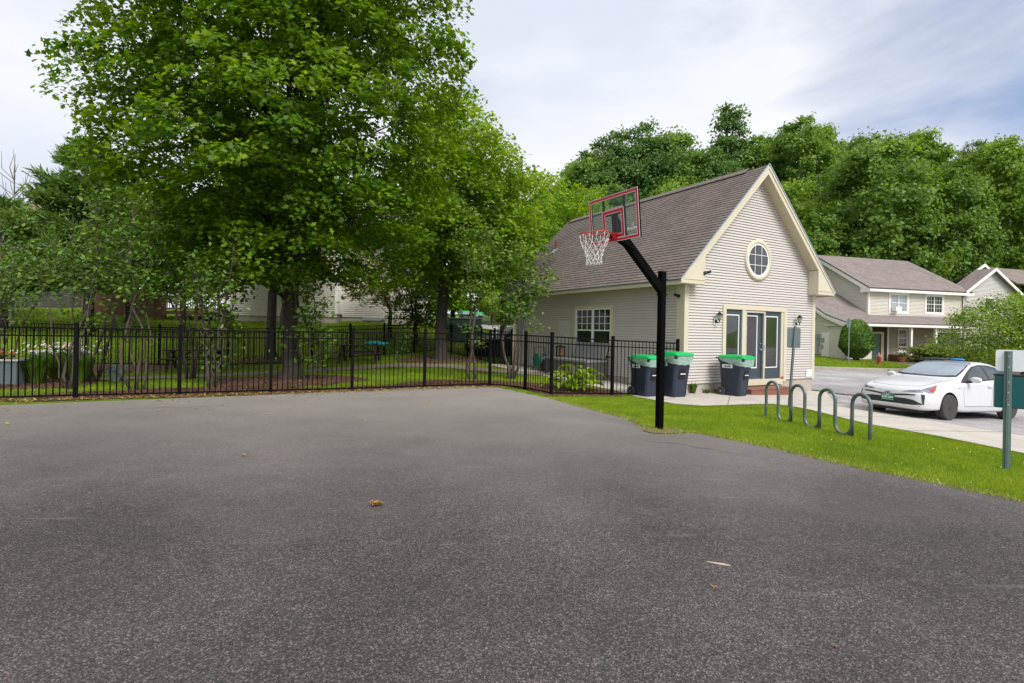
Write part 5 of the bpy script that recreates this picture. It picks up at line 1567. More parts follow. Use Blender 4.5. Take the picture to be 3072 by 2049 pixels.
        drape('fender_badge', [(.98, .80), (.90, .805), (.90, .79), (.98, .785)], 'Y', M['chrome'], .004, side=s_)
    # grille slots
    drape('upper_grille', [(-.62, .605), (-.35, .595), (0, .555), (.35, .595), (.62, .605), (.60, .575), (.35, .555), (0, .51), (-.35, .555), (-.60, .575)], 'X', M['plast'], .004, step=.03)
    lg = [(-.74, .38), (-.58, .465), (-.4, .49), (0, .49), (.4, .49), (.58, .465), (.74, .38), (.68, .32), (.45, .325), (0, .33), (-.45, .325), (-.66, .33)]
    drape('lower_grille', lg, 'X', M['plast'], .004, step=.03)
    drape('bumper_lip', [(-.72, .37), (-.6, .345), (0, .345), (.6, .345), (.72, .37), (.66, .315), (0, .305), (-.66, .315)], 'X', M[paint], .02, step=.03)
    hood = [(2.1, .0), (2.07, .3), (1.99, .55), (1.75, .66), (1.3, .70), (.95, .72)]
    for s_ in (1, -1):
        for i in range(len(hood) - 1):
            (a, b), (c, d) = hood[i], hood[i + 1]; dd = math.hypot(c - a, d - b); nx_, ny_ = -(d - b) / dd * .004, (c - a) / dd * .004
            drape('bonnet_seam', [(a - nx_, s_ * (b - ny_)), (c - nx_, s_ * (d - ny_)), (c + nx_, s_ * (d + ny_)), (a + nx_, s_ * (b + ny_))], 'Z', M['plast'], .002, step=.12)
    h, _, _, _ = bvh.ray_cast(Vector((4, 0, .56)), Vector((-1, 0, 0)))
    mb = MB(); mb.lathe([(0, 0), (.06, 0), (.06, .012), (.0, .016)], 28, (0, 0, 0), 'X'); mb.v = [(h.x + .004 + x, y * 1.4, .572 + z) for x, y, z in mb.v]; em = mb.build('emblem', M['emblem'], root, smooth=False)
    mb = MB()
    for (ry, rz) in ((.082, .057), (.03, .052), (.06, .022)):
        cz_ = .572 if ry != .06 else .592
        mb.tube([(h.x + .02, ry * math.cos(a), cz_ + rz * math.sin(a)) for a in np.linspace(0, 2 * PI, 24, endpoint=False)], .004, 6, closed=True)
    mb.build('emblem_ring', M['chrome'], em, smooth=True)
    if plate:
        h, _, _, _ = bvh.ray_cast(Vector((4, 0, .45)), Vector((-1, 0, 0)))
        mb = MB(); mb.box((h.x + .01, -.155, .40), (h.x + .022, .155, .555)); pl_ = mb.build('number_plate', M['plate'], root, bevel=.003)
        mb = MB(); rx = Vector((0, 1, 0)); uz = Vector((0, 0, 1)); nz = Vector((1, 0, 0)); Mx = Matrix(((*rx, 0), (*uz, 0), (*nz, 0), (0, 0, 0, 1))).transposed(); Mx.translation = Vector((h.x + .023, 0, .472))
        add_text(mb, 'KPA 644', .088, Mx, .0006, .0015, .82); Mx.translation = Vector((h.x + .023, 0, .535)); add_text(mb, 'VERMONT', .022, Mx, .0006, .0003, 1.1)
        mb.box((h.x + .022, -.14, .415), (h.x + .0232, .14, .419)); mb.box((h.x + .022, -.14, .525), (h.x + .0232, -.06, .527))
        mb.build('plate_lettering', M['signw'], pl_)
    mb = MB(); mb.tube([(.9, .1, 1.055), (.75, .5, 1.10)], .006, 6); mb.tube([(.92, -.5, 1.045), (.8, -.05, 1.10)], .006, 6); mb.build('wiper', M['plast'], root)
    # underside
    mb = MB(); mb.box((-2.0, -.62, .16), (2.05, .62, .30)); mb.build('underbody', M['plast'], root)
    # wheels
    for k, xw in enumerate((xf, xr)):
        for s_ in (-1, 1):
            mb = MB(); yc = s_ * .80
            mb.lathe([(.20, -.10), (.29, -.105), (.312, -.085), (.318, -.05), (.318, .05), (.312, .085), (.29, .105), (.20, .10)], 40, (xw, yc, .318), 'Y'); wh = mb.build('wheel', M['tyre'], root, smooth=False)
            mb = MB(); yo = yc + s_ * .075
            mb.lathe([(.205, -.02), (.21, .02), (.19, .025), (.185, -.02)], 36, (xw, yo, .318), 'Y', cap=False)
            for j in range(10):
                a = j * PI / 5; r0, r1 = .04, .19
                mb.bar((xw + r0 * math.cos(a), yo + s_ * .012, .318 + r0 * math.sin(a)), (xw + r1 * math.cos(a), yo + s_ * .012, .318 + r1 * math.sin(a)), .024, .022, up=(0, 1, 0))
            mb.lathe([(0, -.02), (.05, -.02), (.045, .03), (0, .032)] if s_ > 0 else [(0, .02), (.05, .02), (.045, -.03), (0, -.032)], 16, (xw, yo, .318), 'Y')
            mb.build('wheel_rim', M['rim'], wh)
            mb = MB(); mb.lathe([(0, -s_ * .02), (.2, -s_ * .02), (.2, -s_ * .015), (0, -s_ * .015)], 24, (xw, yo, .318), 'Y'); mb.build('dark_well_disc', M['rimback'], wh)  # black disc stands in for the dark wheel well behind the spokes
    return root


car = make_car('parked_car', 'white hatchback car with green number plate parked beside the pavement', (11.62, 14.22, -.425), math.atan2(-.39, -.92), 'carw', tilt=-math.radians(2.2))
suv = make_car('parked_car', 'dark car parked beyond the side fence, seen between the thin trunks', (-.3, 28.6, .22), math.radians(215), 'card', plate=False)
suv.scale = (1, 1, 1.08)
cv_ = thing('roof_cover', 'folded black and bright blue cover lying on the roof of the white car', 'cover', (0, 0, 0))
cv_.location = car.location + Vector((math.cos(car.rotation_euler[2]) * -.95 - .52, math.sin(car.rotation_euler[2]) * -.95, 1.50)); cv_.rotation_euler = (0, 0, math.atan2(-.39, -.92) + .35)
for nm, x0, mt, s_ in (('black_cover', -.2, 'plast', .36), ('blue_cover', .28, 'bluec', .17)):
    mb = MB(); mb.lathe([(0, -.03), (s_ * .9, -.03), (s_, -.01), (s_ * .9, .012), (s_ * .4, .025), (0, .028)], 24, (0, 0, 0)); mb.v = [(y * .6, -x + -x0 * -1, z) for x, y, z in mb.v]; mb.build(nm, M[mt], cv_, smooth=True)

# ------------------------------------------------------------------ houses
def house_frame(name, label, loc, yaw):
    return thing(name, label, 'house', (*loc, 0), yaw)


def slab(mb, p0, p1, p2, p3, t=.12, uvl=None):
    """roof slab: eave p0-p1, ridge p3-p2"""
    P = [Vector(p) for p in (p0, p1, p2, p3)]
    n = (P[1] - P[0]).cross(P[3] - P[0]).normalized()
    if n.z < 0: n = -n
    Q = [p - n * t for p in P]
    ux = (P[1] - P[0]).normalized(); uy = n.cross(ux).normalized()
    uv = [((p - P[0]).dot(ux), abs((p - P[0]).dot(uy))) for p in P]
    mb.add(P + Q, [(0, 1, 2, 3), (7, 6, 5, 4), (0, 4, 5, 1), (1, 5, 6, 2), (2, 6, 7, 3), (3, 7, 4, 0)], 0, uv + uv)


# beige house across the road (front faces -y locally, u to the right)
HA_ = house_frame('beige_house', 'beige two storey house with shingled roofs, porch and green garage door across the road', (27.68, 41.0), 0.26)
W1 = 9.72
PF = lambda u, z, o: (u, -o, z)
PL = lambda u, z, o: (-o, u, z)
mb = MB()
siding(mb, PF, lambda z: (0, W1), 3.35, 5.42, .11, slot=.034, holes=[(2.0, 4.06, 3.55, 5.2), (5.73, 7.74, 3.55, 5.2)])
rk_ = lambda z: (max(0, (z - 5.35) / .61 - .0), min(9.8, 9.8 - (z - 5.35) / .61 if z > 5.35 else 9.8))
siding(mb, PL, rk_, 3.0, 8.4, .11, slot=.034)
mb.build('siding_wall', M['siding_y'], HA_, recalc=False)
mb = MB(); siding(mb, lambda u, z, o: (W1 + o, u, z), rk_, 0.2, 8.3, .11); mb.build('side_wall', M['siding_y'], HA_, recalc=False)
mb = MB(); mb.box((.08, .08, -.4), (W1 - .08, 9.7, 5.3)); mb.build('wall_core', M['siding_p'], HA_)
mb = MB()
slab(mb, (-.35, -.4, 5.47), (W1 + .7, -.4, 5.47), (W1 + .35, 4.9, 8.66), (-.35, 4.9, 8.66)); slab(mb, (-.35, 10.2, 5.47), (W1 + .35, 10.2, 5.47), (W1 + .35, 4.9, 8.66), (-.35, 4.9, 8.66))
mb.build('main_roof', M['shingle2'], HA_, recalc=False)
mb = MB()
mb.prism([(-.42, 5.12), (0.4, 5.12), (.4, 5.52), (4.9, 8.25), (4.9, 8.52), (-.42, 5.34)], -.36, -.33, 'X')
mb.box((-.36, -.46, 5.16), (W1 + .7, -.42, 5.36)); mb.box((-.32, -.41, 5.16), (W1 + .6, -.02, 5.2))
mb.build('eave_trim', M['trim_w'], HA_)
mb = MB(); mb.box((-.03, -.03, 3.3), (.12, .12, 5.16)); mb.build('corner_board', M['trim_w'], HA_)
mb = MB(); mb.tube([(W1 + .1, -.35, 5.2), (W1 + .05, -.12, 5.0), (W1 + .05, -.1, 3.5), (W1 + .7, -.2, 3.2)], .05, 8); mb.build('downspout', M['trim_w'], HA_)
window_set(HA_, PF, 2.17, 3.89, 3.68, 5.05, 3, 2, 0, double=True, trim='trim_w', tw=.15, pane='glass2', sub='upper_window')
window_set(HA_, PF, 5.89, 7.60, 3.70, 5.05, 3, 2, 2, double=True, trim='trim_w', tw=.15, sub='upper_window')
mb = MB(); mb.box((2.25, -.42, 3.72), (2.85, -.02, 4.05)); mb.box((2.3, -.425, 3.76), (2.8, -.42, 4.01)); mb.build('air_conditioner', M['trim_w'], HA_, bevel=.01)
# lower storey: garage block and porch
mb = MB()
PB = lambda u, z, o: (u, -0.03 - o, z)
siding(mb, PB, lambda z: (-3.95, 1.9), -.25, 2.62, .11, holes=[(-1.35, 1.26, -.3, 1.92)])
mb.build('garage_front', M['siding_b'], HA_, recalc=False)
mb = MB()
siding(mb, lambda u, z, o: (-4.0 - o, u, z), lambda z: (-1.75 if z < 2.6 else -1.9 + (z - 2.6) / .36, 6.0) if z < 3.25 else (-.15 + (z - 3.3) / .62, 6.0), .25, 5.6, .11, slot=.034)
mb.build('garage_side', M['siding_y'], HA_, recalc=False)
mb = MB(); mb.box((-3.98, -1.7, -.5), (-3.5, 6, .25)); mb.build('garage_foundation', M['found'], HA_)
mb = MB(); mb.box((-4.0, -1.75, .0), (-1.6, -1.72, 2.55)); mb.box((-4, -1.74, -.2), (-3.9, 0, 2.55)); mb.build('garage_return_wall', M['siding_y'], HA_)
mb = MB()
slab(mb, (-4.3, -2.1, 2.68), (W1 + .3, -2.1, 2.68), (W1 + .3, .0, 3.40), (-4.3, -.2, 3.33)); slab(mb, (-4.3, -.2, 3.33), (-.02, -.2, 3.33), (-.02, 4.5, 6.2), (-4.3, 4.5, 6.2))
mb.build('lower_roof', M['shingle2'], HA_, recalc=False)
mb = MB(); mb.box((-4.3, -2.16, 2.42), (W1 + .3, -2.11, 2.60)); mb.box((-4.2, -2.1, 2.42), (W1 + .2, -.05, 2.46))
mb.prism([(-2.2, 2.38), (-1.75, 2.38), (-.2, 2.98), (4.5, 5.85), (4.5, 6.05), (-.2, 3.2), (-2.2, 2.55)], -4.36, -4.31, 'X'); mb.build('lower_eave_trim', M['trim_w'], HA_)
mb = MB(); mb.box((-1.35, -.01, -.25), (1.24, .03, 1.90)); gd = mb.build('garage_door', M['garage'], HA_)
mb = MB()
for k in range(1, 14): mb.box((-1.34, -.018, -.22 + k * .15), (1.23, -.0105, -.212 + k * .15))
mb.build('panel_grooves', flat('groove', (.05, .09, .085)), gd)
mb = MB(); mb.box((1.24, -.09, -.25), (1.50, -.045, 2.05)); mb.box((-1.6, -.09, 1.90), (1.24, -.045, 2.05)); mb.box((-1.6, -.09, -.25), (-1.35, -.045, 1.9)); mb.build('garage_trim', M['trim'], HA_)
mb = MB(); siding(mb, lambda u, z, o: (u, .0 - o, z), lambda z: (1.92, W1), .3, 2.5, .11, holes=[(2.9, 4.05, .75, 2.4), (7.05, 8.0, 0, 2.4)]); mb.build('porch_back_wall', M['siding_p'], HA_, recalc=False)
window_set(HA_, PF, 3.07, 3.9, .92, 2.25, 3, 2, 2, trim='trim', tw=.12, sub='porch_window')
mb = MB(); mb.box((7.1, -.02, .3), (7.95, .02, 2.35)); mb.build('front_door', M['doorblue'], HA_)
mb = MB(); mb.box((6.95, -.03, .3), (7.1, -.021, 2.45)); mb.build('door_trim', M['trim'], HA_)
mb = MB(); mb.box((1.85, -.10, -.25), (1.97, -.05, 2.45)); mb.build('corner_trim', M['trim_w'], HA_)
for u in (1.96, 4.39, 6.93, 9.6):
    mb = MB(); mb.box((u - .09, -1.95, .1), (u + .09, -1.77, 2.42)); mb.build('porch_post', M['trim_w'], HA_, bevel=.01)
mb = MB(); mb.box((1.95, -2.0, -.3), (W1, .0, .28)); mb.build('porch_deck', M['deckwood'], HA_)
mb = MB(); mb.box((2.3, -2.5, -.4), (4.2, -2.0, .08)); mb.build('porch_step', M['deckwood'], HA_)
for a, b in ((4.48, 6.84), (7.02, 9.5)):
    mb = MB(); mb.box((a, -1.90, 1.02), (b, -1.83, 1.07)); mb.box((a, -1.89, .36), (b, -1.84, .40)); n = int((b - a) / .11)
    for k in range(1, n): x = a + (b - a) * k / n; mb.box((x - .018, -1.88, .40), (x + .018, -1.85, 1.02))
    mb.build('porch_railing', M['siding_b'], HA_)
for a, b in ((2.05, 4.30), (4.48, 6.84), (7.02, 9.5)):
    if a < 3: continue
    mb = MB(); mb.box((a, -1.88, 2.10), (b, -1.84, 2.13)); n = int((b - a) / .19)
    for k in range(n + 1): x = a + (b - a) * k / n; mb.box((x - .03, -1.875, 2.13), (x + .03, -1.845, 2.42))
    mb.build('porch_valance', M['trim_w'], HA_)
mb = MB(); mb.box((-4.10, .55, .95), (-4.02, .85, 1.75)); mb.lathe([(0, 0), (.12, 0), (.12, .1), (0, .1)], 14, (-4.2, .7, 1.55), 'X'); mb.box((-4.12, .1, 1.2), (-4.02, .4, 1.5)); mb.tube([(-4.08, .7, .95), (-4.08, .7, .1)], .05, 8); mb.box((-4.14, .2, .7), (-4.02, .34, 1.0)); mb.build('electric_meter', M['meter'], HA_)
mb = MB(); mb.box((-4.035, -.35, .1), (-4.02, .35, 1.9)); mb.build('meter_backboard', M['trim_w'], HA_)
mb = MB(); mb.box((-4.14, .95, 2.85), (-4.02, 1.25, 3.1)); mb.build('wall_lamp', M['plast'], HA_)
# grey house further right: gable faces the camera
hb = np.array([37.4, 43.6])
HB_ = house_frame('grey_house', 'grey sided house with stepped gables behind the small tree at the right edge', tuple(hb), 0.30)
mb = MB(); WB_ = 6.2
gi = lambda z: (max(0, (z - 5.7) / .60), min(WB_, WB_ - (z - 5.7) / .60 if z > 5.7 else WB_))
siding(mb, PF, gi, -.2, 7.45, .11, slot=.034, holes=[(2.3, 3.6, 3.75, 5.25)])
siding(mb, PL, lambda z: (0, 2.4), -.2, 5.7, .11)
mb.build('siding_wall', M['siding_g'], HB_, recalc=False)
mb = MB(); mb.box((0.05, .1, -.5), (6.1, 2.4, 5.6)); mb.box((6.4, 2.4, -.5), (13, 9, 5.6)); mb.build('wall_core', M['siding_g'], HB_)
mb = MB()
slab(mb, (-.35, -.35, 5.55), (-.35, 1.1, 5.55), (3.1, 1.1, 7.62), (3.1, -.35, 7.62)); slab(mb, (6.55, -.35, 5.55), (6.55, 1.3, 5.55), (3.1, 1.3, 7.62), (3.1, -.35, 7.62))
slab(mb, (.35, 1.2, 5.9), (.35, 1.34, 5.9), (4.3, 1.34, 8.2), (4.3, 1.2, 8.2)); slab(mb, (8.3, 1.2, 5.9), (8.3, 1.34, 5.9), (4.3, 1.34, 8.2), (4.3, 1.2, 8.2))
slab(mb, (6.3, -.1, 6.5), (14, -.1, 6.5), (14, 2.4, 8.18), (6.3, 2.4, 8.18)); slab(mb, (6.3, 9.3, 5.5), (14, 9.3, 5.5), (14, 2.4, 8.18), (6.3, 2.4, 8.18))
mb.build('roof', M['shingle2'], HB_, recalc=False)
mb = MB()
mb.prism([(-.4, 5.28), (3.1, 7.38), (6.6, 5.28), (6.6, 5.53), (3.1, 7.63), (-.4, 5.53)], -.41, -.36, 'Y')
mb.prism([(.3, 5.66), (4.3, 7.98), (8.35, 5.66), (8.35, 5.9), (4.3, 8.22), (.3, 5.9)], 1.14, 1.19, 'Y')
mb.build('rake_trim', M['trim_w'], HB_)
window_set(HB_, PF, 2.45, 3.45, 3.9, 5.1, 3, 2, 2, trim='trim_w', tw=.15, sub='upper_window')
mb = MB(); mb.prism([(1.2, 5.95), (4.3, 7.8), (7.4, 5.95)], 1.4, 1.45, 'Y'); mb.build('gable_wall', M['siding_g'], HB_)
mb = MB(); mb.box((2.4, -.02, -.15), (4.9, -.017, 1.95)); mb.build('garage_door', M['garage'], HB_)
mb = MB(); mb.box((2.2, -.06, -.15), (2.4, -.017, 2.1)); mb.box((4.9, -.06, -.15), (5.1, -.017, 2.1)); mb.box((2.4, -.06, 1.95), (4.9, -.017, 2.1)); mb.build('garage_trim', M['trim'], HB_)
# cream house behind the big maple
HC_ = house_frame('cream_house', 'cream sided house on the bank behind the big maple trunk', (-18.35, 34.0), .02)
mb = MB()
siding(mb, PF, lambda z: (0, 7.0), 2.25, 8.2, .125, slot=.045); siding(mb, lambda u, z, o: (u, 1.0 - o, z), lambda z: (7.0, 11.6), 2.3, 8.2, .125, slot=.045); siding(mb, PL, lambda z: (0, 8), 2.5, 8.2, .125, slot=.045)
siding(mb, lambda u, z, o: (11.6 + o, u, z), lambda z: (1.0, 9), 2.3, 8.2, .125, slot=.045)
mb.build('siding_wall', M['siding_w'], HC_, recalc=False)
mb = MB(); mb.box((.05, .05, 1.4), (6.95, 8, 2.25)); mb.box((6.97, 1.05, 1.2), (11.55, 8, 2.3)); mb.build('foundation', M['found'], HC_)
mb = MB(); mb.box((.08, .1, 2.25), (6.9, 8, 8.2)); mb.box((6.9, 1.1, 2.3), (11.5, 8, 8.2)); mb.build('wall_core', M['siding_w'], HC_)
mb = MB(); mb.box((-.03, -.04, 2.45), (.16, .02, 8.2)); mb.build('corner_board', M['trim_w'], HC_)
mb = MB(); mb.box((6.86, -.04, 2.45), (7.06, .96, 8.2)); mb.build('corner_board', M['trim_w'], HC_)
mb = MB(); slab(mb, (-.5, -.6, 8.1), (12.1, -.6, 8.1), (12.1, 4, 10.6), (-.5, 4, 10.6)); slab(mb, (-.5, 8.6, 8.1), (12.1, 8.6, 8.1), (12.1, 4, 10.6), (-.5, 4, 10.6)); mb.build('roof', M['shingle2'], HC_, recalc=False)
mb = MB(); mb.box((8.4, .96, 2.08), (9.9, 1.02, 2.3)); mb.build('basement_window', M['galv'], HC_)
mb = MB(); mb.box((-.06, .8, 3.2), (-.02, 1.6, 4.5)); mb.build('side_window', M['glass'], HC_)
dk = thing('deck', 'red brown wooden deck with railing attached left of the cream house', 'deck', (-22.6, 33.2, gz(-22.6, 33.2)), 0.02)
mb = MB(); mb.box((0, 0, .45), (4.1, 3, .62)); mb.build('deck_floor', M['redwood'], dk)
for x in (0.05, 1.4, 2.7, 4.05):
    mb = MB(); mb.box((x - .05, -.02, -.6), (x + .05, .08, 1.65)); mb.build('deck_post', M['redwood'], dk)
mb = MB(); mb.box((0, 0, 1.5), (4.1, .06, 1.58)); mb.box((0, .01, .75), (4.1, .05, .81))
for k in range(28): mb.box((.1 + k * .143, .015, .8), (.135 + k * .143, .045, 1.5))
mb.build('deck_railing', M['redwood'], dk)
rfn = thing('board_fence', 'long red stained board fence at the top of the grass bank', 'fence', (-28.2, 34.6, gz(-28, 34.6)), -.03)
mb = MB()
for k in range(40): mb.box((k * .14, 0, -.3), (k * .14 + .132, .025, 1.35 + .02 * math.sin(k)))
mb.build('boards', M['redwood'], rfn)
for x in (0.0, 2.8, 5.5):
    mb = MB(); mb.box((x, -.08, -.3), (x + .12, -.005, 1.5)); mb.build('fence_post', M['deckwood'], rfn)
# far left house: dark siding under a tan roof
HD_ = house_frame('tan_roof_house', 'house with tan shingled roof and dark siding at the left edge behind the shrubs', (-45.0, 36.0), 0.05)
mb = MB(); siding(mb, PF, lambda z: (0, 11.2), 1.6, 7.9, .16); siding(mb, lambda u, z, o: (11.2 + o, u, z), lambda z: (0, 9), 1.6, 7.9, .16); mb.build('siding_wall', flat('dark grey siding', (.13, .12, .13), rough=.6), HD_, recalc=False)
mb = MB(); mb.box((.1, .1, 1.2), (11.1, 9, 7.9)); mb.build('wall_core', flat('dark wall', (.1, .09, .09)), HD_)
mb = MB(); slab(mb, (-.5, -.7, 7.6), (12.0, -.7, 7.6), (9.0, 4.5, 10.8), (1, 4.5, 10.8)); slab(mb, (12.0, -.7, 7.6), (12.0, 9.7, 7.6), (9.0, 4.5, 10.8), (9.0, 4.5, 10.8)); mb.build('roof', M['shingle3'], HD_, recalc=False)
# distant house at the far street
HE_ = house_frame('distant_house', 'pale distant house with a red porch, seen past the clubhouse post', (-2.2, 62.0), 0.0)
zb_ = gz(0, 62)
mb = MB(); siding(mb, PF, lambda z: (0, 10), zb_, zb_ + 5, .15); mb.build('siding_wall', M['siding_w'], HE_, recalc=False)
mb = MB(); mb.box((.05, .05, zb_ - 1), (10, 8, zb_ + 5)); mb.build('wall_core', M['siding_w'], HE_)
mb = MB(); slab(mb, (-.5, -.6, zb_ + 4.9), (10.5, -.6, zb_ + 4.9), (10.5, 4, zb_ + 7.5), (-.5, 4, zb_ + 7.5)); mb.build('roof', M['shingle2'], HE_, recalc=False)
mb = MB(); mb.box((.3, -1.5, zb_ - .3), (2.5, -.05, zb_ + .5)); mb.box((.3, -1.5, zb_ + .5), (.4, -1.4, zb_ + 2.4)); mb.box((2.4, -1.5, zb_ + .5), (2.5, -1.4, zb_ + 2.4)); mb.build('porch', M['terra'], HE_)

# ------------------------------------------------------------------ small things
hy = thing('fire_hydrant', 'red fire hydrant on the verge in front of the beige house', 'fire hydrant', (23.7, 34.0, gz(23.7, 34.0)))
mb = MB(); mb.lathe([(0, 0), (.17, 0), (.17, .05), (.11, .06), (.11, .5), (.14, .52), (.14, .56), (.12, .60), (.08, .68), (.04, .72), (0, .73)], 20, (0, 0, 0)); hb_ = mb.build('barrel', M['hyd'], hy, smooth=False, bevel=.004)
mb = MB(); mb.lathe([(0, 0), (.035, 0), (.035, .05), (0, .05)], 6, (0, 0, .72)); mb.build('top_nut', M['trim_w'], hy)
for s_ in (-1, 1):
    mb = MB(); mb.tube([(s_ * .09, 0, .42), (s_ * .19, 0, .42)], .055, 12); mb.build('side_outlet', M['hyd'], hy)
mb = MB(); mb.tube([(0, -.09, .38), (0, -.20, .38)], .075, 14); mb.build('front_outlet', M['hyd'], hy)
mb = MB(); mb.lathe([(.145, .56), (.16, .56), (.16, .575), (.145, .575)], 20, (0, 0, 0)); mb.build('white_ring', M['trim_w'], hy)


def leafcloud(pts, nrm, size, shape, seed=0, tilt=.5):
    """one n-gon per point; shape: list of 2D points (x along leaf)"""
    r = np.random.default_rng(seed); n = len(pts)
    nrm = nrm + r.normal(0, tilt, (n, 3)); nrm /= np.linalg.norm(nrm, axis=1)[:, None]
    ref = r.normal(0, 1, (n, 3)); a = np.cross(nrm, ref); a /= np.linalg.norm(a, axis=1)[:, None]; b = np.cross(nrm, a)
    s = (size * r.uniform(.65, 1.3, n))[:, None]
    sh = np.array(shape); k = len(sh)
    v = np.empty((n, k, 3))
    bend = r.uniform(-.25, .05, n)[:, None]
    for i, (x, y) in enumerate(sh):
        v[:, i] = pts + a * s * x + b * s * y + nrm * s * bend * (x * x + y * y) * 1.2
    return v.reshape(-1, 3), k


MAPLE = [(-.5, 0), (-.42, -.28), (-.12, -.22), (-.02, -.52), (.18, -.2), (.6, 0), (.18, .2), (-.02, .52), (-.12, .22), (-.42, .28)]
OVAL = [(-.5, 0), (-.2, -.26), (.15, -.22), (.5, 0), (.15, .22), (-.2, .26)]
CLUMP = [(-.5, -.1), (-.25, -.42), (.05, -.2), (.38, -.4), (.5, .08), (.15, .22), (.02, .5), (-.3, .28)]
NEEDLE = [(-.5, -.03), (.5, -.02), (.5, .02), (-.5, .03)]


def limb(mb, p0, p1, r0, r1, seed, seg=7, wob=.12, n=7, sag=0):
    r = np.random.default_rng(seed); p0 = np.array(p0, float); p1 = np.array(p1, float); L_ = np.linalg.norm(p1 - p0)
    pts = []
    off = np.zeros(3)
    for i in range(seg + 1):
        t = i / seg
        if 0 < i < seg: off = off * .6 + r.normal(0, wob * L_ / seg, 3)
        else: off = off * (0 if i == 0 else .5)
        pts.append(p0 + (p1 - p0) * t + off + np.array([0, 0, -sag * math.sin(PI * t)]))
    mb.tube(pts, [r0 + (r1 - r0) * (i / seg) ** .8 for i in range(seg + 1)], n)
    return pts


def tree(name, label, loc, trunk_h, trunk_r, radius, z0, z1, nspray, nleaf, lsize, mat, bark='bark', shape=MAPLE, offset=(0, 0), seed=1, spr=.7, flatness=.25, limbs=30, group=None, cat='tree', shell=.55, lean=(0, 0), profile=None, tiltup=.35, two=False, flare=1.6, squash=(1, 1), bare_low=0, lumps=.16, bare=False):
    """trunk with limbs and a crown of leafy sprays. radius(z frac, angle) scaled"""
    r = np.random.default_rng(seed)
    t = thing(name, label, cat, loc, 0, group)
    prof = profile or (lambda f: math.sqrt(max(0, 1 - (2 * f - .9) ** 2 / 1.25)))
    centres = []; outs = []
    tries = 0
    ph = r.uniform(0, 6.28, 6)
    while len(centres) < nspray and tries < nspray * 40:
        tries += 1
        f = r.uniform(0, 1); a = r.uniform(0, 2 * PI)
        R = radius * prof(f) * (1 + lumps * math.sin(3 * a + ph[0] + 5 * f) + lumps * .7 * math.sin(5 * a + ph[1] - 9 * f) + lumps * .6 * math.sin(14 * f + ph[2] + 2 * a))
        if r.uniform() > (R / radius) ** 1.2: continue
        rho = R * (1 - (1 - r.uniform() ** shell) * 1.0)
        centres.append((offset[0] * min(1, f * 2 + .3) + rho * math.cos(a) * squash[0] + lean[0] * f, offset[1] * min(1, f * 2 + .3) + rho * math.sin(a) * squash[1] + lean[1] * f, z0 + (z1 - z0) * f))
        outs.append((math.cos(a) * rho / radius, math.sin(a) * rho / radius, (f - .4) * .6))
    C = np.array(centres); O = np.array(outs)
    n = len(C) * nleaf
    cid = np.repeat(np.arange(len(C)), nleaf)
    nd = O * tiltup * 1.6 + np.array([0, 0, 1.0]) + r.normal(0, .18, O.shape); nd /= np.linalg.norm(nd, axis=1)[:, None]
    ref = r.normal(0, 1, nd.shape); A = np.cross(nd, ref); A /= np.linalg.norm(A, axis=1)[:, None]; B = np.cross(nd, A)
    rad = np.sqrt(r.uniform(0, 1, n)) * spr * (r.uniform(.6, 1.25, len(C))[cid]); th = r.uniform(0, 2 * PI, n)
    P = C[cid] + A[cid] * (rad * np.cos(th))[:, None] + B[cid] * (rad * np.sin(th))[:, None] + nd[cid] * (r.normal(0, flatness * spr * .5, n) - .25 * rad ** 2 / spr)[:, None]
    v, k = leafcloud(P, nd[cid], lsize, shape, seed + 1, .45)
    crown = raw_mesh('crown', v, k, M[mat] if isinstance(mat, str) else mat, t)
    # trunk and limbs
    mb = MB()
    top = np.array([lean[0] * .9 + offset[0] * .6, lean[1] * .9 + offset[1] * .6, z0 + (z1 - z0) * .82])
    zs_ = [-.25, .05, .35, .9, trunk_h]
    rs_ = [trunk_r * flare * 1.15, trunk_r * flare, trunk_r * 1.12, trunk_r, trunk_r * .92]
    wob = r.normal(0, trunk_r * .25, (5, 2))
    tp = [(wob[i][0] * (i > 1), wob[i][1] * (i > 1), zs_[i]) for i in range(5)]
    fork = np.array(tp[-1])
    mb.tube(tp, rs_, 14)
    main = limb(mb, fork, top, trunk_r * .85, trunk_r * .12, seed + 3, seg=9, wob=.08, n=10)
    stems = [main]
    for i in range(2 if two else 1):
        a = r.uniform(0, 2 * PI); q = np.array([math.cos(a) * radius * .4 + offset[0] * .5, math.sin(a) * radius * .4, z0 + (z1 - z0) * r.uniform(.6, .75)])
        stems.append(limb(mb, fork - np.array([0, 0, .15]), q, trunk_r * .6, trunk_r * .1, seed + 9 + i, seg=8, wob=.1, n=9))
    idx = r.choice(len(C), min(limbs, len(C)), replace=False)
    for j in idx:
        c = C[j]
        if bare_low and c[2] < bare_low: continue
        s_ = stems[int(r.integers(0, len(stems)))]
        hor = math.hypot(c[0], c[1]); zt_ = c[2] - hor * r.uniform(.25, .7)
        best = min(s_, key=lambda p: abs(p[2] - zt_))
        if best[2] > c[2] + .3: best = s_[0]
        L_ = np.linalg.norm(c - best)
        limb(mb, best, c, max(.012, trunk_r * .07 + L_ * .007), .008, seed + 100 + int(j), seg=6, wob=.13, n=5, sag=-L_ * .06)
    mb.build('trunk', M[bark], t, smooth=True, recalc=False)
    return t


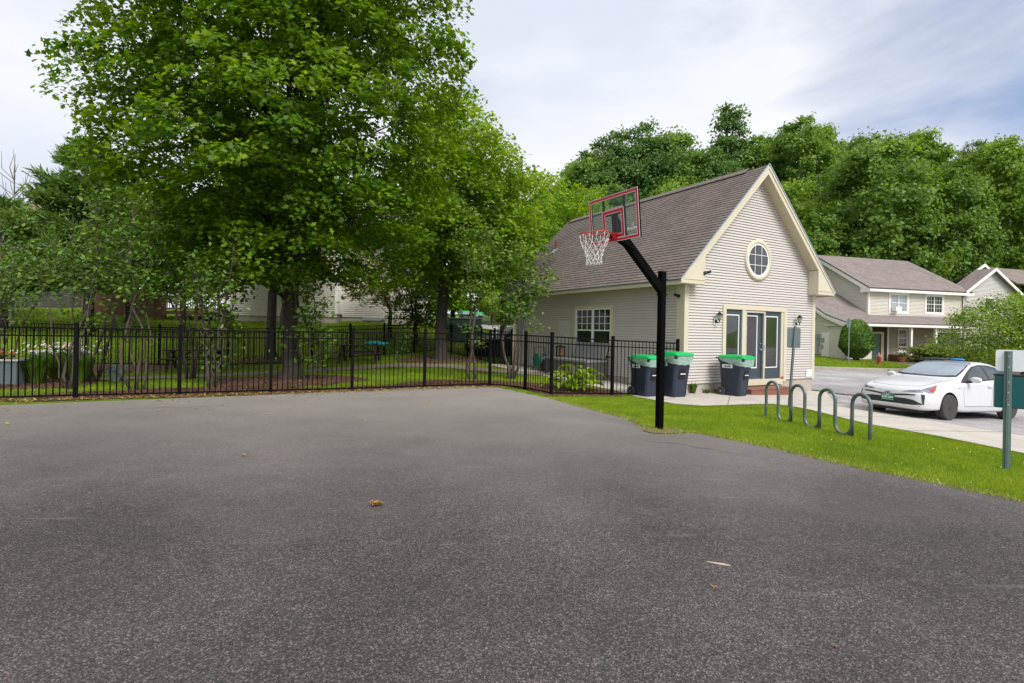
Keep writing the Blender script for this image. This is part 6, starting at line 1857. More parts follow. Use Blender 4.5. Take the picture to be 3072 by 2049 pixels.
M['lf_maple'] = leaf_mat('maple leaves', [(0.034, 0.090, 0.004), (0.102, 0.212, 0.007), (0.29, 0.45, 0.014)], trans=.45, nscale=.55)
M['lf_maple2'] = leaf_mat('bright maple leaves', [(0.056, 0.13, 0.005), (0.165, 0.30, 0.010), (0.37, 0.53, 0.018)], trans=.45, nscale=.5)
M['lf_shrub'] = leaf_mat('lilac leaves', [(0.040, 0.10, 0.012), (0.105, 0.20, 0.022), (0.23, 0.35, 0.05)], trans=.3, nscale=.8, rough=.4)
M['lf_pine'] = leaf_mat('pine needles', [(0.04, 0.095, 0.018), (0.11, 0.20, 0.035), (0.22, 0.33, 0.07)], trans=.2, nscale=.6)
M['lf_h0'] = leaf_mat('hill foliage mid', [(0.045, 0.105, 0.020), (0.13, 0.25, 0.038), (0.29, 0.44, 0.065)], trans=.42, nscale=.35)
M['lf_h1'] = leaf_mat('hill foliage light', [(0.06, 0.13, 0.018), (0.18, 0.32, 0.035), (0.36, 0.51, 0.065)], trans=.42, nscale=.35)
M['lf_h2'] = leaf_mat('hill foliage dark', [(0.03, 0.08, 0.022), (0.095, 0.19, 0.046), (0.20, 0.34, 0.08)], trans=.38, nscale=.35)
M['lf_y'] = leaf_mat('yellow brown foliage', [(0.11, 0.085, 0.012), (0.21, 0.18, 0.02), (0.34, 0.32, 0.05)], trans=.35, nscale=.7)
M['lf_cone'] = leaf_mat('clipped conifer', [(0.025, 0.07, 0.006), (0.075, 0.16, 0.010), (0.17, 0.30, 0.02)], trans=.15, nscale=.8)
M['lf_yew'] = leaf_mat('yew foliage', [(0.04, 0.07, 0.008), (0.11, 0.16, 0.015), (0.24, 0.31, 0.03)], trans=.15, nscale=1.2)
M['lf_orn'] = leaf_mat('ornamental tree leaves', [(0.06, 0.13, 0.010), (0.18, 0.30, 0.024), (0.38, 0.50, 0.06)], trans=.3, nscale=.7)
M['lf_host'] = leaf_mat('hosta leaves', [(0.12, 0.23, 0.008), (0.24, 0.38, 0.015), (0.42, 0.54, 0.04)], trans=.3, nscale=2)

tree('maple_tree', 'big dense maple overhanging the fence, thickest trunk in a mulch ring', (-6.85, 16.25, 0), 2.4, .235, 5.5, 3.0, 16.2, 1400, 96, .137, 'lf_maple', offset=(-.3, -.1), seed=4, spr=.74, limbs=80, two=True, shell=.5, lumps=.05, squash=(1, .8), profile=lambda f: (.45 + 2.2 * f if f < .25 else 1.0 if f < .62 else math.sqrt(max(0, 1 - ((f - .62) / .40) ** 2))))
tree('maple_tree', 'second maple with slimmer dark trunk right behind the big one', (-10.7, 23.5, gz(-10.7, 23.5)), 3.0, .2, 3.8, 3.4, 11.5, 220, 60, .17, 'lf_maple', seed=8, spr=.8, limbs=30)
tree('maple_tree', 'bright green maple in the middle with a mulch ring by the back fence', (-3.30, 24.7, gz(-3.3, 24.7)), 3.0, .27, 4.5, 3.4, 12.6, 600, 84, .155, 'lf_maple2', offset=(.45, 0), seed=12, spr=.85, limbs=50, profile=lambda f: (.55 + 1.8 * f if f < .25 else 1.0 if f < .42 else max(0, 1 - ((f - .42) / .62) ** 1.25)))
tree('maple_tree', 'leafy tree rising behind the left end of the clubhouse roof', (1.6, 33.5, gz(1.6, 33.5)), 3.0, .2, 4.4, 2.6, 11.3, 260, 60, .2, 'lf_maple2', seed=16, spr=.95, limbs=20)
tree('yellow_tree', 'small leaning tree with yellow brown leaves before the cream house', (-7.3, 31.5, gz(-7.3, 31.5)), 1.6, .12, 2.6, 2.0, 5.2, 90, 60, .14, 'lf_y', seed=21, spr=.6, limbs=16, lean=(-1.6, 0), shape=OVAL)
tree('tree', 'dark leafy tree hanging low beside the trunk of the bright maple', (-5.6, 30.6, gz(-5.6, 30.6)), 1.2, .12, 2.0, 1.1, 6.2, 100, 60, .19, 'lf_shrub', seed=22, spr=.65, limbs=10, shape=OVAL)


def shrub(name, label, loc, stems, height, spread, nleaf, lsize, mat, seed, cat='shrub', group='lilac shrubs along the front fence', bark='bark2', low=.35, srad=.035, shape=OVAL, vbias=1.0, twig=26, targets=None):
    r = np.random.default_rng(seed)
    t = thing(name, label, cat, loc, 0, group)
    mb = MB(); tips = []
    for k in range(stems):
        a = r.uniform(0, 2 * PI); b0 = np.array([.1 * math.cos(a), .1 * math.sin(a), -.1]); l_ = r.uniform(.35, .95)
        tip = np.array([spread * l_ * math.cos(a), spread * l_ * .7 * math.sin(a), height * r.uniform(.72, 1.0)])
        if targets and k < len(targets): tip = np.array(targets[k], float)
        P = limb(mb, b0, tip, srad * r.uniform(.7, 1.3), .008, seed * 31 + k, seg=9, wob=.16, n=7)
        for j in range(2, 10):
            p = P[j]
            for q in range(int(1 + (j > 3) * 2)):
                d = np.array([r.normal(0, .38), r.normal(0, .3), r.normal(.15, .25)]) * spread * .62
                if p[2] + d[2] < height * low and r.uniform() > .18: continue
                e = p + d; limb(mb, p, e, .009, .003, seed * 97 + k * 40 + j * 4 + q, seg=3, wob=.15, n=4)
                tips.append(e); tips.append((p + e) / 2)
    mb.build('stems', M[bark], t, smooth=True, recalc=False)
    T = np.array(tips); idx = r.integers(0, len(T), nleaf)
    P = T[idx] + r.normal(0, .17, (nleaf, 3)) * np.array([1, 1, .7])
    nd = np.tile([0, -.25, 1.0], (nleaf, 1)) + r.normal(0, .3, (nleaf, 3)); nd /= np.linalg.norm(nd, axis=1)[:, None]
    v, k = leafcloud(P, nd, lsize, shape, seed + 5, .45)
    raw_mesh('foliage', v, k, M[mat], t)
    return t


SH = [(-12.2, 11.9, 6, 3.8, 1.2, 1500, 'gnarled shrub at the left edge of the photo, left of the flower bed'),
      (-10.75, 12.75, 4, 4.9, 1.15, 1500, 'shrub with a crooked leaning stem in front of the pale flowers'),
      (-9.15, 12.95, 4, 4.7, 1.1, 1400, 'shrub of grey stems fanning out in front of the left picnic table gap'),
      (-7.75, 13.75, 6, 4.0, 1.1, 1300, 'many stemmed shrub in front of the left picnic table'),
      (-11.6, 14.6, 5, 5.6, 1.6, 1700, 'tall shrub standing behind the white flowers'),
      (-9.6, 15.8, 5, 5.0, 1.6, 1400, 'tall shrub farther inside the garden between two fence posts'),
      (-14.2, 14.4, 5, 3.9, 1.6, 1500, 'broad shrub behind the left raised planter')]
for i, (x, y, ns, h_, sp_, nl, lb) in enumerate(SH):
    shrub('lilac_shrub', lb, (x, y, gz(x, y)), ns, h_, sp_, int(nl * 1.05), .115, 'lf_shrub', 40 + i, low=.5)
shrub('sapling', 'thin sapling with dark leaves just left of the big maple trunk', (-6.95 - .95, 14.6, 0), 3, 3.4, .8, 420, .17, 'lf_shrub', 61, group='thin saplings behind the front fence', low=.12, srad=.018, cat='sapling')
shrub('sapling', 'thin sapling with dark leaves just right of the big maple trunk', (-5.9, 15.6, 0), 3, 3.0, .9, 420, .17, 'lf_shrub', 62, group='thin saplings behind the front fence', low=.12, srad=.018, cat='sapling')
shrub('sapling', 'slender pale sapling in front of the picnic table with the turquoise cloth', (-5.6, 16.2, 0), 2, 3.4, .6, 260, .14, 'lf_shrub', 63, group='thin saplings behind the front fence', low=.3, srad=.02, cat='sapling')
shrub('sapling', 'small sprig of leaves rising between two posts left of the mulch ring', (-4.3, 19.6, 0), 1, 1.7, .35, 130, .10, 'lf_shrub', 64, group='thin saplings behind the front fence', low=.2, srad=.014, cat='sapling')
shrub('twisted_tree', 'twisted pale trunk tree near the fence corner with thin upright twigs', (-1.23, 16.85, 0), 2, 5.4, .9, 1500, .12, 'lf_shrub', 65, cat='tree', group=None, low=.48, srad=.06, targets=[(-.35, 0, 5.6), (.35, .2, 4.6)])
shrub('twisted_tree', 'twisted trunk tree beside a pale stake in front of the clubhouse wall', (-.05, 17.4, 0), 3, 4.3, 1.15, 2000, .13, 'lf_shrub', 66, cat='tree', group=None, low=.42, srad=.055, targets=[(.5, 0, 4.0), (1.1, .3, 3.6), (-.2, .1, 4.4)])
stk = thing('stake', 'pale wooden stake beside the twisted trunk near the clubhouse', 'stake', (.08, 17.6, 0)); mb = MB(); mb.box((-.05, -.05, -.1), (.05, .05, 2.15)); mb.build('post', flat('weathered pale wood', (.30, .27, .17), rough=.9, var=.2, nscale=9), stk)

# evergreen masses at the left
def conifer(name, label, loc, h, rad, n, mat, seed, group=None, base=.8, needle=.32, cat='pine tree'):
    r = np.random.default_rng(seed); t = thing(name, label, cat, loc, 0, group)
    mb = MB(); mb.tube([(0, 0, -.2), (0, 0, h * .5), (.05, 0, h * .95)], [rad * .07, rad * .05, .02], 8); P = []; Nn_ = []
    z = base
    while z < h - .2:
        f = (z - base) / (h - base); L_ = rad * (1 - f) ** .75 * r.uniform(.8, 1.1) + .15
        nb = int(6 + 3 * (1 - f))
        for k in range(nb):
            a = r.uniform(0, 2 * PI); l2 = L_ * r.uniform(.75, 1.15); tip = np.array([l2 * math.cos(a), l2 * math.sin(a), z + l2 * r.uniform(.1, .45)])
            limb(mb, (0, 0, z), tip, .03, .008, seed + int(z * 100) + k, seg=3, wob=.05, n=4)
            m = int(n / (h * 2.6 * 7) * (.4 + l2))
            tt = r.uniform(.25, 1.05, m) ** .8
            q = np.array([0, 0, z]) + (tip - np.array([0, 0, z])) * tt[:, None] + r.normal(0, .16, (m, 3)) * np.array([1, 1, .6]); P.append(q)
            d = (tip - np.array([0, 0, z])); d /= np.linalg.norm(d); Nn_.append(np.tile(d, (m, 1)))
        z += r.uniform(.28, .42)
    P = np.concatenate(P); Dn = np.concatenate(Nn_) + r.normal(0, .55, P.shape) + np.array([0, 0, .3]); Dn /= np.linalg.norm(Dn, axis=1)[:, None]
    B = np.cross(Dn, r.normal(0, 1, P.shape)); B /= np.linalg.norm(B, axis=1)[:, None]
    s = (needle * r.uniform(.6, 1.3, len(P)))[:, None]; w = s * .085
    v = np.stack([P - B * w, P + Dn * s * .5 + B * w * .9, P + Dn * s, P + Dn * s * .5 - B * w * .9], 1)
    raw_mesh('crown', v.reshape(-1, 3), 4, M[mat], t); mb.build('trunk', M['bark'], t, smooth=True, recalc=False)
    return t


conifer('pine_tree', 'bushy blue green pine behind the shrubs, against the sky at the left', (-21.7, 27.0, gz(-21.7, 27)), 9.9, 3.6, 26000, 'lf_pine', 71, base=2.2, needle=.42)
conifer('pine_tree', 'lower pine in front of the tan roofed house', (-25.6, 26.5, gz(-25.6, 26.5)), 6.6, 2.6, 12000, 'lf_pine', 72, base=1.9, needle=.40)
sn = thing('bare_snag', 'bare dead treetop sticking up above the pines at the left edge', 'tree', (-26.6, 28, gz(-26.6, 28)))
mb = MB(); mb.tube([(0, 0, 0), (.05, 0, 4.5), (0, 0, 9.0 - .2)], [.1, .06, .015], 7)
for k in range(26):
    z = random.uniform(5.6, 8.2); a = random.uniform(0, 2 * PI); l_ = random.uniform(.4, 1.1)
    e1 = (l_ * math.cos(a), l_ * math.sin(a) * .5, z + l_ * .5); e2 = (l_ * 1.1 * math.cos(a) + random.uniform(-.2, .2), l_ * .5 * math.sin(a), z + l_ * .5 + random.uniform(.4, .9))
    mb.tube([(0.02, 0, z - .3), e1, e2], [.028, .02, .008], 5)
mb.build('branches', M['bark3'], sn, recalc=False)
for (x, y, h_, R_, z0, sd_, lb, mt) in ((-17.0, 27.2, 7.4, 2.8, 2.9, 73, 'round leafy tree behind the shrub row, left of the red board fence', 'lf_shrub'), (-30, 30.0, 6.0, 2.8, 2.2, 74, 'leafy bush tree in front of the dark sided house at the left edge', 'lf_shrub'), (-23.0, 31.5, 7.0, 2.7, 2.6, 75, 'leafy tree hanging over the red board fence', 'lf_maple'), (-13.5, 31.0, 7.6, 2.4, 3.6, 76, 'tree crown above the cream house corner behind the maples', 'lf_maple')):
    tree('leafy_tree', lb, (x, y, gz(x, y)), 1.5, .13, R_, z0, h_, 200, 60, .19, mt, seed=sd_, spr=.75, limbs=16, shape=OVAL)

# topiary, yews, small ornamental tree
tp_ = thing('topiary_shrub', 'tall egg shaped clipped conifer in front of the beige house garage wall', 'shrub', (24.2, 37.0, gz(24.2, 37)))
r = np.random.default_rng(80); n = 30000
z = r.uniform(0, 1, n); R_ = np.where(z < .28, .38 + (z / .28) ** .8 * .67, 1.05 * np.sqrt(np.maximum(0, 1 - ((z - .34) / .665) ** 2.0)))
a = r.uniform(0, 2 * PI, n); rr_ = R_ * (1 - .13 * r.uniform(0, 1, n) ** 2) * (1 + .03 * np.sin(5 * a + 9 * z))
P = np.c_[rr_ * np.cos(a), rr_ * np.sin(a), .25 + z * 2.62 + r.normal(0, .02, n)]; nd = np.c_[np.cos(a), np.sin(a), z * 1.2 - .2]
v, k = leafcloud(P, nd, .11, CLUMP, 81, .5); raw_mesh('foliage', v, k, M['lf_cone'], tp_)
mb = MB(); mb.lathe([(.25, .3), (.78, .75), (.86, 1.2), (.7, 2.0), (.3, 2.6), (0, 2.7)], 16); mb.build('dense_core', flat('conifer inside', (.012, .03, .008), rough=1), tp_)
mb = MB()
for k in range(7): a = k * .9; mb.tube([(.08 * math.cos(a), .08 * math.sin(a), 0), (.4 * math.cos(a), .4 * math.sin(a), .6)], [.05, .03], 6)
mb.build('stems', M['bark'], tp_)
for i, (x, y, sx, h_, lb) in enumerate(((29.0, 36.4, 1.25, 1.45, 'layered yew bush under the porch, leftmost of the yew row'), (30.9, 36.9, 1.35, 1.15, 'middle yew bush of the row in front of the porch'), (32.9, 37.2, 1.2, .95, 'lowest yew bush at the right end of the row'))):
    t = thing('yew_bush', lb, 'shrub', (x, y, gz(x, y)), 0, 'yew bushes in front of the porch')
    r = np.random.default_rng(90 + i); nc = 70; C = np.c_[r.normal(0, sx * .45, nc), r.normal(0, .45, nc), h_ * r.uniform(.15, .95, nc)]; m = 160; cid = np.repeat(np.arange(nc), m)
    P = C[cid] + np.c_[r.normal(0, .28, nc * m), r.normal(0, .24, nc * m), r.normal(0, .05, nc * m)]; v, k = leafcloud(P, np.tile([0, -.2, 1.], (len(P), 1)), .10, CLUMP, 95 + i, .5); raw_mesh('foliage', v, k, M['lf_yew'], t)
    mb = MB()
    for q in range(9): e = C[q * 7]; mb.tube([(0, 0, -.1), (e[0] * .5, e[1] * .5, e[2] * .6), tuple(e)], [.04, .025, .01], 5)
    mb.build('stems', M['bark'], t)
tree('ornamental_tree', 'small spreading tree with light green leaves at the right edge before the grey house', (26.4, 27.2, gz(26.4, 27.2)), 1.0, .085, 3.3, 1.0, 4.3, 420, 66, .12, 'lf_orn', offset=(-.4, 0), seed=101, spr=.62, limbs=40, flatness=.35, lean=(0, 0), shape=OVAL, profile=lambda f: (1.0 if f < .35 else math.sqrt(max(0, 1 - ((f - .35) / .68) ** 2))), lumps=.1)
tree('ornamental_tree', 'second small tree with light green leaves half cut off by the right edge', (30.6, 28.8, gz(30.6, 28.8)), 1.3, .08, 2.6, 1.5, 5.2, 180, 60, .125, 'lf_orn', seed=103, spr=.62, limbs=20, flatness=.35, shape=OVAL)

# hosta and bed plants
hs = thing('hosta_plant', 'bright yellow green hosta clump behind the angled fence', 'plant', (1.75, 14.9, 0.02))
r = np.random.default_rng(110); vs = []; mbp = MB()
for k in range(95):
    a = r.uniform(0, 2 * PI); d = r.uniform(.08, .72); tip = np.array([d * math.cos(a), d * math.sin(a), r.uniform(.12, .62) * (1.15 - d * .6)]); L_ = r.uniform(.22, .34); w_ = L_ * .62
    dr2 = np.array([math.cos(a), math.sin(a), r.uniform(-.5, .25)]); dr2 /= np.linalg.norm(dr2); sd2 = np.cross(dr2, [0, 0, 1]); sd2 /= np.linalg.norm(sd2)
    up2 = np.cross(sd2, dr2)
    for s_ in (-1, 1):
        q = [tip, tip + dr2 * L_ * .3 + sd2 * s_ * w_ * .48 + up2 * .04, tip + dr2 * L_ * .7 + sd2 * s_ * w_ * .4 + up2 * .03, tip + dr2 * L_ - up2 * .05, tip + dr2 * L_ * .5 - up2 * .0]
        vs += q
    mbp.tube([(0.06 * math.cos(a), .06 * math.sin(a), 0), tuple(tip * .6 + np.array([0, 0, .05])), tuple(tip)], .007, 4)
raw_mesh('leaves', np.array(vs), 5, M['lf_host'], hs); mbp.build('stalks', M['lf_host'], hs, recalc=False)
stp = thing('tree_stump', 'short brown stump in the middle of the hosta', 'stump', (1.78, 15.2, 0.0)); mb = MB(); mb.lathe([(.13, -.1), (.11, .1), (.09, .62), (.05, .64), (0, .63)], 12); mb.build('wood', M['bark2'], stp, smooth=True)


def tuft(name, label, loc, n, h, spread, w, mat, seed, cat='plant', group=None, flowers=None, fmat='petal', fsize=.03):
    r = np.random.default_rng(seed); t = thing(name, label, cat, loc, 0, group); vs = []
    for k in range(n):
        a = r.uniform(0, 2 * PI); d = spread * r.uniform(.2, 1); b = np.array([d * .3 * math.cos(a), d * .3 * math.sin(a), 0]); hh = h * r.uniform(.6, 1.1)
        m_ = b + np.array([d * .4 * math.cos(a), d * .4 * math.sin(a), hh * .75]); e = b + np.array([d * math.cos(a), d * math.sin(a), hh * r.uniform(.7, 1)])
        s = np.array([-math.sin(a), math.cos(a), 0]) * w / 2
        vs += [b - s, b + s, m_ + s, m_ - s, m_ - s, m_ + s, e + s * .15, e - s * .15]
    raw_mesh('leaves', np.array(vs), 4, M[mat], t)
    if flowers:
        P = np.c_[r.normal(0, spread * .5, flowers), r.normal(0, spread * .5, flowers), h * r.uniform(.75, 1.1, flowers)]; v, k = leafcloud(P, np.tile([0, -.5, 1.], (flowers, 1)), fsize, [(math.cos(q), math.sin(q)) for q in np.linspace(0, 2 * PI, 6, endpoint=False)], seed + 1, .3); raw_mesh('blossoms', v, k, M[fmat], t)
    return t


M['lf_gr'] = leaf_mat('ornamental grass', [(.05, .12, .01), (.12, .24, .015), (.24, .36, .03)], trans=.25, nscale=2)
tuft('ornamental_grass', 'arching green clump grass in the flower bed, left part', (-12.6, 14.0, 0), 420, .85, .55, .02, 'lf_gr', 120, group='ornamental grass clumps')
tuft('ornamental_grass', 'arching green clump grass in the flower bed, right part', (-11.7, 14.3, 0), 380, .8, .5, .02, 'lf_gr', 121, group='ornamental grass clumps')
tuft('flowering_plant', 'leafy plant with small white flowers behind the clump grass', (-12.9, 15.2, 0), 420, .95, 1.0, .035, 'lf_gr', 122, flowers=130, fsize=.035)
tuft('flowering_plant', 'dusty miller plant with pale leaves right of the clump grass', (-10.95, 14.6, 0), 160, .5, .35, .03, 'tub', 123)
for x, y, lb, rz in ((-13.45, 13.7, 'pale blue raised planter box full of red flowers at the left edge', .3), (-15.6, 18.2, 'smaller pale planter box with orange flowers behind the clump grass', .2)):
    t = thing('planter_box', lb, 'planter', (x, y, gz(x, y)), rz, 'raised planter boxes'); mb = MB(); mb.box((-.65, -.35, 0), (.65, .35, .62)); mb.build('box', M['tub'], t, bevel=.01)
    mb = MB(); mb.box((-.7, -.4, .62), (.7, -.33, .67)); mb.box((-.7, .33, .62), (.7, .4, .67)); mb.box((-.7, -.33, .62), (-.63, .33, .67)); mb.box((.63, -.33, .62), (.7, .33, .67)); mb.build('box_rim', M['trim_w'], t)
    mb = MB(); mb.box((-.63, -.33, .60), (.63, .33, .64)); mb.build('soil', M['mulch'], t)
    ft = tuft('flowers', 'red and orange flowers growing in the ' + ('left' if y < 15 else 'smaller') + ' pale planter box', (x, y, gz(x, y) + .64), 120, .2, .55, .03, 'lf_gr', int(130 + x), cat='flowers', flowers=55, fmat='petalr', fsize=.032)
pot = thing('flower_pot', 'terracotta pot of white flowers on the driveway by the porch', 'flower pot', (28.8, 38.9, gz(28.8, 38.9)))
mb = MB(); mb.lathe([(0, 0), (.17, 0), (.24, .34), (.27, .34), (.27, .42), (.23, .42), (.22, .38), (0, .38)], 20); mb.build('pot', M['terra'], pot)
r = np.random.default_rng(140); P = r.normal(0, 1, (260, 3)) * np.array([.17, .17, .1]) + np.array([0, 0, .62]); v, k = leafcloud(P, np.tile([0, 0, 1.], (260, 1)), .09, OVAL, 141, .6); raw_mesh('leaves', v, k, M['lf_shrub'], pot)
P = r.normal(0, 1, (170, 3)) * np.array([.2, .18, .05]) + np.array([0, 0, .80]); v, k = leafcloud(P, np.tile([0, -.3, 1.], (170, 1)), .07, CLUMP, 142, .6); raw_mesh('blossoms', v, k, M['petal'], pot)
pot2 = thing('flower_pot', 'square terracotta planter at the right end of the yew row', 'flower pot', (34.8, 38.4, gz(34.8, 38.4)), .2)
mb = MB(); mb.add([(-.2, -.2, 0), (.2, -.2, 0), (.2, .2, 0), (-.2, .2, 0), (-.27, -.27, .5), (.27, -.27, .5), (.27, .27, .5), (-.27, .27, .5)], [(3, 2, 1, 0), (4, 5, 6, 7), (0, 1, 5, 4), (1, 2, 6, 5), (2, 3, 7, 6), (3, 0, 4, 7)]); mb.build('pot', M['terra'], pot2)
for i, (u_, lb) in enumerate(((.35, 'largest weed at the foot of the clubhouse corner'), (.95, 'small weed at the clubhouse foundation near the corner'), (1.4, 'small weed at the clubhouse foundation nearest the patio door cart'))):
    p_ = CL(u_, -.08); tuft('weed', lb, (*p_, gz(*p_) + .02), 46 if i == 0 else 20, .32 if i == 0 else .14, .16, .05, 'lf_shrub', 150 + i, group='weeds along the foundation')


# picnic tables
def picnic(label, loc, rz):
    t = thing('picnic_table', label, 'picnic table', loc, rz, 'picnic tables in the garden')
    for k in range(5):
        mb = MB(); y = -.34 + k * .15; mb.box((-.95, y, .72), (.95, y + .14, .76)); mb.build('top_board', M['tablew'], t)
    for s_ in (-1, 1):
        for k in range(2): mb = MB(); y = s_ * .70 + (k - 1) * .145; mb.box((-.95, y, .42), (.95, y + .135, .46)); mb.build('seat_board', M['tablew'], t)
        x = s_ * .7
        mb = MB(); mb.box((x - .02, -.82, .36), (x + .02, .82, .419)); mb.build('seat_beam', M['tablew'], t)
        mb = MB(); mb.box((x - .02, -.36, .66), (x + .02, .36, .719)); mb.build('top_beam', M['tablew'], t)
        for q in (-1, 1): mb = MB(); mb.bar((x + .04 * s_, q * .3, .70), (x + .04 * s_, q * .68, -.02), .04, .09, up=(1, 0, 0)); mb.build('leg', M['tablew'], t)
        mb = MB(); mb.bar((x, 0, .38), (x * .1, 0, .70), .05, .06); mb.build('brace', M['tablew'], t)
    return t


picnic('dark picnic table seen between the shrub stems in the left half of the garden', (-11.6, 19.3, gz(-11.6, 19.3)), .35)
tb2 = picnic('dark picnic table with a turquoise cloth, right of the big maple trunk', (-6.6, 22.9, gz(-6.6, 22.9)), .12)
lump('cloth', 'crumpled turquoise cloth lying on the right end of the picnic table', 'cloth', (-5.95, 22.95, gz(-6.6, 22.9) + .77), (.42, .2, .12), M['tealc'], seed=4, rough=.5)
bnk = thing('metal_barrel', 'short ribbed metal barrel at the left corner of the cream house', 'barrel', (-18.75, 33.6, gz(-18.75, 33.6)))
mb = MB(); mb.lathe([(0, 0), (.3, 0), (.3, .2), (.315, .22), (.3, .24), (.3, .45), (.315, .47), (.3, .49), (.3, .8), (.28, .82), (0, .8)], 24); mb.build('shell', M['galv'], bnk)
# utility box and carts beyond the fence
ub = thing('utility_box', 'large dark green utility cabinet beyond the back fence corner', 'utility box', (-3.0, 33.0, gz(-3, 33)), .2)
mb = MB(); mb.box((-1.0, -.7, 0), (1.0, .7, 1.35)); mb.build('cabinet', flat('dark green metal', (.02, .05, .035), rough=.5), ub, bevel=.02); mb = MB(); mb.box((-1.04, -.74, 1.35), (1.04, .74, 1.45)); mb.build('cabinet_lid', flat('dark green lid', (.03, .07, .05), rough=.4), ub, bevel=.03)
hd_ = dup(c1, (-4.9, 37.0, gz(-4.9, 37)), 2.6, 'green lidded trash cart standing beyond the bright maple trunk', scale=(1.1, 1.1, 1.1))
for i, (x, y, lb) in enumerate(((-4.6, 50.0, 'left dark trash cart at the far kerb'), (-3.3, 49.6, 'right dark trash cart at the far kerb'))):
    dup(c1, (x, y, gz(x, y)), .5 + i, lb, scale=(1.25, 1.25, 1.15))
shb = thing('round_bush', 'bright yellow green rounded bush across the far street', 'shrub', (-2.0, 52.0, gz(-2, 52)))
r = np.random.default_rng(160); P = r.normal(0, 1, (6000, 3)); P /= np.linalg.norm(P, axis=1)[:, None]; P = P * np.array([1.6, 1.4, 1.2]) * r.uniform(.8, 1.05, (6000, 1)) + np.array([0, 0, 2.2]); v, k = leafcloud(P, P - np.array([0, 0, 2.2]), .22, CLUMP, 161, .5); raw_mesh('foliage', v, k, M['lf_orn'], shb)
mb = MB(); mb.tube([(0, 0, 0), (0, 0, 1.6)], .12, 8); mb.build('trunk', M['bark'], shb)
for i, (x, y, h_, R_, lb) in enumerate(((-6.5, 57, 13, 4.5, 'tall tree beyond the far street, left of the round bush'), (1.5, 56, 12, 4.2, 'tall tree beyond the far street, behind the clubhouse'), (-14, 50, 12, 4.5, 'tall tree behind the cream house'), (-22, 46, 12, 4.8, 'tall tree behind the cream house and deck, farther left'), (-31, 45, 11, 5, 'tall tree between the tan roofed house and the cream house'), (-9.5, 46, 9, 3.0, 'tree at the right end of the cream house'))):
    tree('background_tree', lb, (x, y, gz(x, y)), 3.0, .22, R_, .8, h_, 260, 50, .36, 'lf_h0' if i % 2 else 'lf_maple', seed=170 + i, spr=1.1, limbs=10, shape=CLUMP)

# leaves and a twig lying on the court
for (x, y, s_, col, lb, sd_) in ((-1.2, 4.76, .12, (.5, .26, .05), 'curled yellow brown dead leaf on the court, left of centre', 1), (1.32, 3.34, .05, (.5, .22, .05), 'small orange leaf on the court below the pale seed pod', 2), (1.74, 2.71, .05, (.42, .24, .10), 'small brown leaf on the court near the bottom edge', 3), (-3.26, 6.42, .09, (.42, .28, .10), 'brown leaf lying far left on the court', 4)):
    r = np.random.default_rng(sd_); mb = MB()
    for k in range(3 if s_ > .1 else 1):
        a = r.uniform(0, 6.28); cc_ = np.array([r.normal(0, s_ * .3), r.normal(0, s_ * .3), 0.012])
        q = [cc_ + np.array([math.cos(a + t_) * s_ * rad_, math.sin(a + t_) * s_ * rad_, r.uniform(0, s_ * .3)]) for t_, rad_ in zip(np.linspace(0, 5.6, 10), [.5, .2, .45, .18, .5, .2, .4, .15, .3, .15])]
        mb.add(q + [cc_], [(i, (i + 1) % 10, 10) for i in range(10)])
    o = mb.build('dead_leaf', flat('dead leaf', [c * .7 for c in col], rough=.8, var=.3, nscale=30), None, recalc=False, loc=(x, y, .026)); tag(o, lb, 'leaf', 'single leaves on the court')
mb = MB(); mb.tube([(-.085, .05, .008), (-.03, .012, .012), (.03, -.012, .014), (.085, -.03, .01)], [.003, .008, .009, .002], 6); o = mb.build('seed_pod', flat('pale dry pod', (.52, .43, .30), rough=.8), None, loc=(1.47, 3.67, .026)); tag(o, 'pale dry seed pod lying on the court', 'seed pod')

# ------------------------------------------------------------------ wooded hillside: every tree its own object
def hill_proto(seed, mat, R_, h_, z0, ns, nl, ls, shape=CLUMP, bark='bark3', prof=None, cone=False):
    r = np.random.default_rng(seed)
    t = thing('hillside_tree', 'x', 'tree', (0, 0, 0), 0, 'trees covering the hillside')
    pr = prof or (lambda f: math.sqrt(max(0, 1 - (2 * f - .85) ** 2 / 1.35)))
    C = []; ph = r.uniform(0, 6.28, 4)
    while len(C) < ns:
        f = r.uniform(); a = r.uniform(0, 2 * PI); R = R_ * pr(f) * (1 + .2 * math.sin(3 * a + ph[0] + 6 * f) + .14 * math.sin(5 * a - 8 * f + ph[1]))
        if r.uniform() > (R / R_) ** 1.1: continue
        rho = R * r.uniform() ** .42; C.append((rho * math.cos(a), rho * math.sin(a), z0 + (h_ - z0) * f + (R_ - rho) * .1))
    C = np.array(C); cid = np.repeat(np.arange(ns), nl); n = len(cid); sp = R_ * .21
    O = C.copy(); O[:, 2] = (O[:, 2] - (z0 + h_) / 2) * .4; O /= np.linalg.norm(O, axis=1)[:, None] + 1e-6
    q = r.normal(0, 1, (n, 3)); q /= np.linalg.norm(q, axis=1)[:, None]; q[:, 2] = q[:, 2] * .65
    P = C[cid] + q * sp * r.uniform(.15, 1.45, (n, 1)) * (r.uniform(.6, 1.3, ns)[cid])[:, None]; nd = q * .45 + O[cid] * .6 + np.array([0, 0, .6]); nd /= np.linalg.norm(nd, axis=1)[:, None]
    v, k = leafcloud(P, nd, ls * .70, shape, seed + 1, .7); raw_mesh('crown', v, k, M[mat], t)
    mb = MB(); mb.tube([(0, 0, -1), (.1, 0, h_ * .4), (0, .1, h_ * .85)], [R_ * .055, R_ * .04, .03], 7)
    for j in range(9): limb(mb, (0, 0, h_ * (.25 + .05 * j)), C[j * 5], .07, .02, seed + j, seg=4, n=4)
    mb.build('trunk', M[bark], t, smooth=True, recalc=False)
    return t


